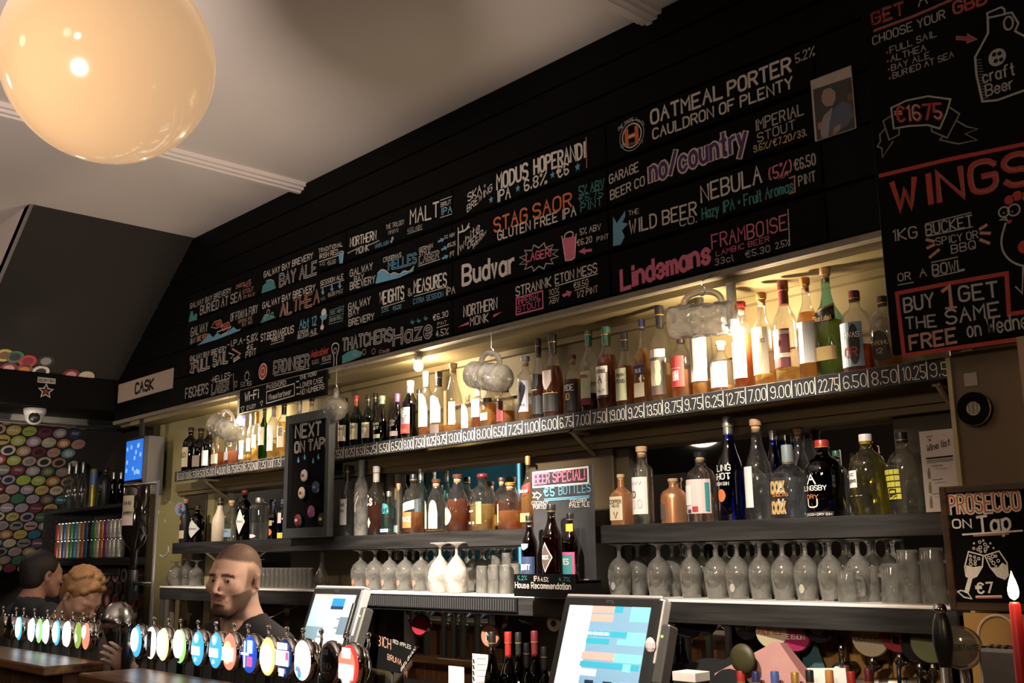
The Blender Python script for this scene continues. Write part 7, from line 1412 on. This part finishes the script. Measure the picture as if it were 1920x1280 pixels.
for tier in (0, 1):
    for i, c in enumerate(seq):
        nm, col_ = CAN[c]; o = thing('beer_can', '%s patterned can, %s from the left in the %s tier of the alcove' % (nm, ordn(i), ['lower', 'upper'][tier]), 'can', (xs[i], YA+.04, z2s+tier*hc), 'cans stacked in the alcove')
        MB().lathe([(rc*.8, 0), (rc, hc*.06), (rc, hc*.90), (rc*.80, hc*.97)], 16).build('body', mat('can_'+nm, col_, .35, .4, noise=.9, nscale=45), o, 'auto'); MB().lathe([(rc*.82, hc*.965), (rc*.82, hc-.001)], 16).build('lid', M_steel, o)
for i, (px, lb) in enumerate(((127, 'clear empty bottle leftmost on the alcove shelf'), (140, 'clear empty bottle second on the alcove shelf'), (153, 'clear empty bottle third on the alcove shelf'))): bottle(px, 868-i*1, 17, lb, 'sloped', 'c', None, .5, 'silver', [], [], zs=z1s, Y=YA+.05, name='empty_bottle')
o = thing('tall_can', 'tall yellow and blue can beside the clear empty bottles', 'can', (Xat(175, YA+.05, 2.2), YA+.05, z1s)); MB().lathe([(.024, 0), (.025, .26), (.02, .275)], 16).build('body', mat('can_gold', (.5, .42, .08), .35, .5, noise=.7), o, 'auto'); MB().lathe([(.0255, .16), (.0255, .25)], 16).build('band', mat('can_blue_band', (.10, .20, .45), .4), o)
bottle(196, 876, 22, 'black printed growler on the alcove shelf', 'squat', 'M', None, .5, 'black', [], [('CANS', .50, .08, 40, 'grey'), ('SF', .32, .2, 30, 'brown')], zs=z1s, Y=YA+.05, name='growler')
bottle(212, 885, 14, 'slim dark bottle right of the printed growler', 'slim', 'd', None, .5, 'silver', [], [], zs=z1s, Y=YA+.06, name='dark_bottle')
bottle(226, 885, 15, 'second slim dark bottle right of the printed growler', 'slim', 'd', None, .5, 'silver', [], [], zs=z1s, Y=YA+.06, name='dark_bottle')
# beer mats: on the slope
PAL = [('maroon', (.20, .03, .05)), ('white', (.62, .56, .48)), ('lilac', (.36, .28, .36)), ('red', (.45, .05, .05)), ('tan', (.42, .24, .14)), ('navy', (.03, .05, .16)), ('lime', (.35, .42, .07)), ('teal', (.03, .17, .22)), ('pink', (.50, .28, .26)), ('orange', (.48, .16, .04)), ('green', (.05, .16, .08)), ('brown', (.16, .08, .05)), ('cream', (.55, .46, .33)), ('sky blue', (.16, .35, .42)), ('grey', (.25, .23, .20)), ('yellow', (.50, .38, .10)), ('purple', (.18, .07, .17)), ('black', (.03, .03, .03))]
MC = {n_: mat('mat_'+n_.replace(' ', '_'), c_, .75, noise=.35, nscale=70) for n_, c_ in PAL}
def beermat(P, n, u, R, nm, em, lab, group, shape=0):
    o = thing('beer_mat', lab, 'beer mat', tuple(P), group); M = aim(n, u)
    MB().lathe([(R, .0), (R, .003)], 18, M).build('card', MC[nm], o)
    if em is None: return o
    if shape == 0: MB().lathe([(R*.62, .003), (R*.62, .0037)], 14, M).build('print', MC[em], o)
    elif shape == 1: MB().box(-R*.16, R*.16, -R*.72, R*.72, .003, .0037, M).build('print', MC[em], o)
    else: MB().box(-R*.5, R*.1, -R*.55, R*.55, .003, .0037, M).build('print', MC[em], o)
    return o
rr = random.Random(11); cnt = 0; d_m = .098
ytop = None
for yy in np.linspace(.4, -.6, 101):
    pass
for i in range(17):
    P0 = A0+slope*(.03+i*.100)
    Ys = None
    y = .44
    while y > -3:
        p = Vector((P0.x, y, P0.z)); v = p-CAM; px = 960+F_PX*v.dot(RT)/v.dot(FW)
        lim = 152-i*5.6+(8 if i % 2 == 0 else -6)
        if px < lim: break
        y -= .01
    j = 0
    while True:
        p = Vector((P0.x, y-j*.107, P0.z)); v = p-CAM; px = 960+F_PX*v.dot(RT)/v.dot(FW)
        if px < -14: break
        a, b_ = rr.randrange(len(PAL)), rr.choice([1, 12, 4, 17, 14, None]); nm = PAL[a][0]; em = PAL[b_][0] if b_ is not None else None
        if em == nm: em = 'tan'
        beermat(p+nrm*.002, nrm, slope, d_m/2*rr.uniform(.95, 1.03), nm, em, '%s%s beer mat, %s row down the slope, %s from the right' % (nm, (' and '+em) if em else '', ordn(i), ordn(j)), 'beer mats on the sloping board', rr.randrange(3))
        j += 1
# below the cans, on the alcove wall
for r_ in range(5):
    for c_ in range(9):
        px = 138+c_*15.5+(r_ % 2)*7; py = 1078+r_*24
        if px > 268: continue
        p = at(px, py, .49); nm = PAL[rr.choice([1, 4, 8, 9, 12, 14, 15, 3, 11])][0]; em = rr.choice(['white', 'brown', 'black', 'red'])
        if em == nm: em = 'tan'
        beermat(Vector((p.x, .496-(r_ % 2)*.004, p.z)), (0, -1, 0), (0, 0, 1), .052, nm, em, '%s and %s beer mat below the cans, %s row, %s from the left' % (nm, em, ordn(r_), ordn(c_)), 'beer mats below the alcove shelves', rr.randrange(3))
o = tag(MB().box(Xat(138, .44, 1.6), Xat(222, .44, 1.6), .44, .455, Zat(1078, Xat(180, .44, 1.6), .44), z2s-.06).build('grey_slat', mat('grey_slats', (.16, .14, .125), .7, noise=.4)), 'grey board with faint prints below the cans', 'board')
# pump badges standing on the beam
for (px, py, nm, em, lb) in ((8, 665, 'yellow', 'brown', 'yellow badge on the beam at the left frame edge'), (28, 668, 'green', 'black', 'green clover-like badge above the beam'), (52, 676, 'red', 'maroon', 'bright red oval badge above the beam'), (86, 676, 'black', 'grey', 'grey-ringed badge on the beam, upper row'), (16, 690, 'maroon', 'pink', 'maroon badge at the left of the lower row'), (45, 693, 'brown', 'orange', 'brown badge in the lower row'), (76, 696, 'white', 'black', 'black-and-white badge above the star logo'), (133, 702, 'maroon', 'pink', 'pinkish maroon badge left of the bright one'), (161, 706, 'cream', None, 'bright cream badge above the beam')):
    d = ray(px, py); sn_ = Vector((.6, 0, -.8)); p0_ = Vector((-6.72, 0, 2.79)); p = CAM+d*((p0_-CAM).dot(sn_)/d.dot(sn_))
    beermat(p+sn_*.002, sn_, (0, 1, 0), .052, nm, em, lb, 'badges on the sloping soffit', 0)
# star logo sticker on the beam
def onbeam(px, py): d = ray(px, py); return CAM+d*((-6.676-CAM.x)/d.x)
c = onbeam(86, 733); 
def bmf(u, v, o_=0): return (-6.6765+o_, c.y+u, c.z+v)
R_s = .045; st5 = [(R_s*(1 if i % 2 == 0 else .45)*math.sin(PI*i/5), R_s*(1 if i % 2 == 0 else .45)*math.cos(PI*i/5)) for i in range(11)]
o = tag(MB().add([bmf(-.055, .050, -.001), bmf(.055, .050, -.001), bmf(.055, .085, -.001), bmf(-.055, .085, -.001)], [(0, 1, 2, 3)]).build('logo_sticker', mat('sticker_pale', (.40, .34, .28), .6)), 'pale sticker reading GALWAY BAY over a star, on the black beam', 'sticker')
mb = MB(); ribbons(mb, [st5], .008, lambda u, v, oo: bmf(u, v, .0005)); mb.build('star_outline', mat('sticker_pale', (1, 1, 1)), o)
mb = MB(); mb.add([bmf(u*.45, v*.45, .0005) for u, v in st5[:-1]], [tuple(range(10))]); mb.build('star', LB['burgundy'], o)
mb = MB(); polys, W = layout('GALWAY BAY'); du = .10/W; ribbons(mb, [[(x*du-.05, y*du*1.6+.058) for x, y in q] for q in polys], .003, lambda u, v, oo: bmf(u, v, .001)); mb.build('lettering', LB['black'], o)
# dome camera under the beam
d = ray(66, 762); p = CAM+d*((-6.79-CAM.x)/d.x); o = thing('security_camera', 'pale dome camera mounted under the black beam', 'camera', (-6.79, p.y, 2.595))
Mg = mat('camera_shell', (.50, .47, .45), .35); MB().lathe([(.068, 0), (.066, -.022), (.058, -.045)][::-1], 28).build('mount', Mg, o, True); MB().sphere((0, 0, -.050), (.056, .056, .052), 24, 16).build('dome', Mg, o, True)
lk = (CAM-Vector((-6.79, p.y, 2.54))).normalized(); MB().lathe([(.034, .040), (.032, .058), (.001, .060)], 24, Matrix.Translation((0, 0, -.055)) @ aim(lk)).build('lens', M_dark, o, True)
# small blue screen and its grey box
Ys_ = -.02; p0, p1 = at(238, 828, Ys_), at(269, 822, Ys_); zb_ = at(250, 899, Ys_).z
o = thing('wall_screen', 'small bright blue screen with grey side box, left of the olive wall', 'screen', ((p0.x+p1.x)/2, Ys_, zb_)); w2 = (p1.x-p0.x)/2; hh = p0.z-zb_
MB().box(-w2-.012, w2+.012, .002, .05, -.012, hh+.02, bev=.003).build('housing', M_dark, o); MB().box(-w2, w2, -.002, .002, 0, hh).build('panel', emis('screen_deep_blue', (.03, .20, .85), .75), o)
rs = random.Random(5)
for i in range(14): u = rs.uniform(-w2*.9, w2*.8); v = rs.uniform(.03, hh*.95); MB().box(u, u+.02, -.0035, -.002, v-.025, v).build('bright_spot', emis('screen_pale_spot', (.3, .55, 1), .8), o)
MB().box(w2+.015, w2+.085, -.0, .10, -.10, hh+.01, bev=.003).build('side_box', mat('grey_enamel', (.12, .11, .105), .5), o)
MB().box(-.02, .02, .03, .05, hh, 2.545-zb_).build('hanger', M_dark, o)
# hanging cloths and cable by the left end of the back counter
for i, (px, cc) in enumerate(((303, (.10, .09, .08)), (312, (.14, .12, .11)), (322, (.16, .12, .09)))):
    q = at(px, 1118, -.02); tag(MB().box(q.x-.02, q.x+.02, -.02, -.005, 1.0, q.z, bev=.003).build('folder', mat('folder_%d' % i, cc, .8)), ['dark', 'grey', 'brown'][i]+' folder standing at the left end under the glass shelf', 'folder')
tag(MB().tube(chaikin3([tuple(at(x, y, -.03)) for x, y in ((318, 1104), (335, 1122), (352, 1132), (362, 1106))]), .003, 6).build('cable', mat('pale_cable', (.35, .28, .18), .6)), 'pale cable looping under the glass shelf', 'cable')
tag(MB().tube(chaikin3([tuple(at(x, y, -.03)) for x, y in ((474, 1108), (478, 1150), (505, 1160), (530, 1146), (560, 1135), (590, 1112))]), .003, 6).build('cable', mat('pale_cable', (1, 1, 1))), 'pale cable strung behind the barman', 'cable')
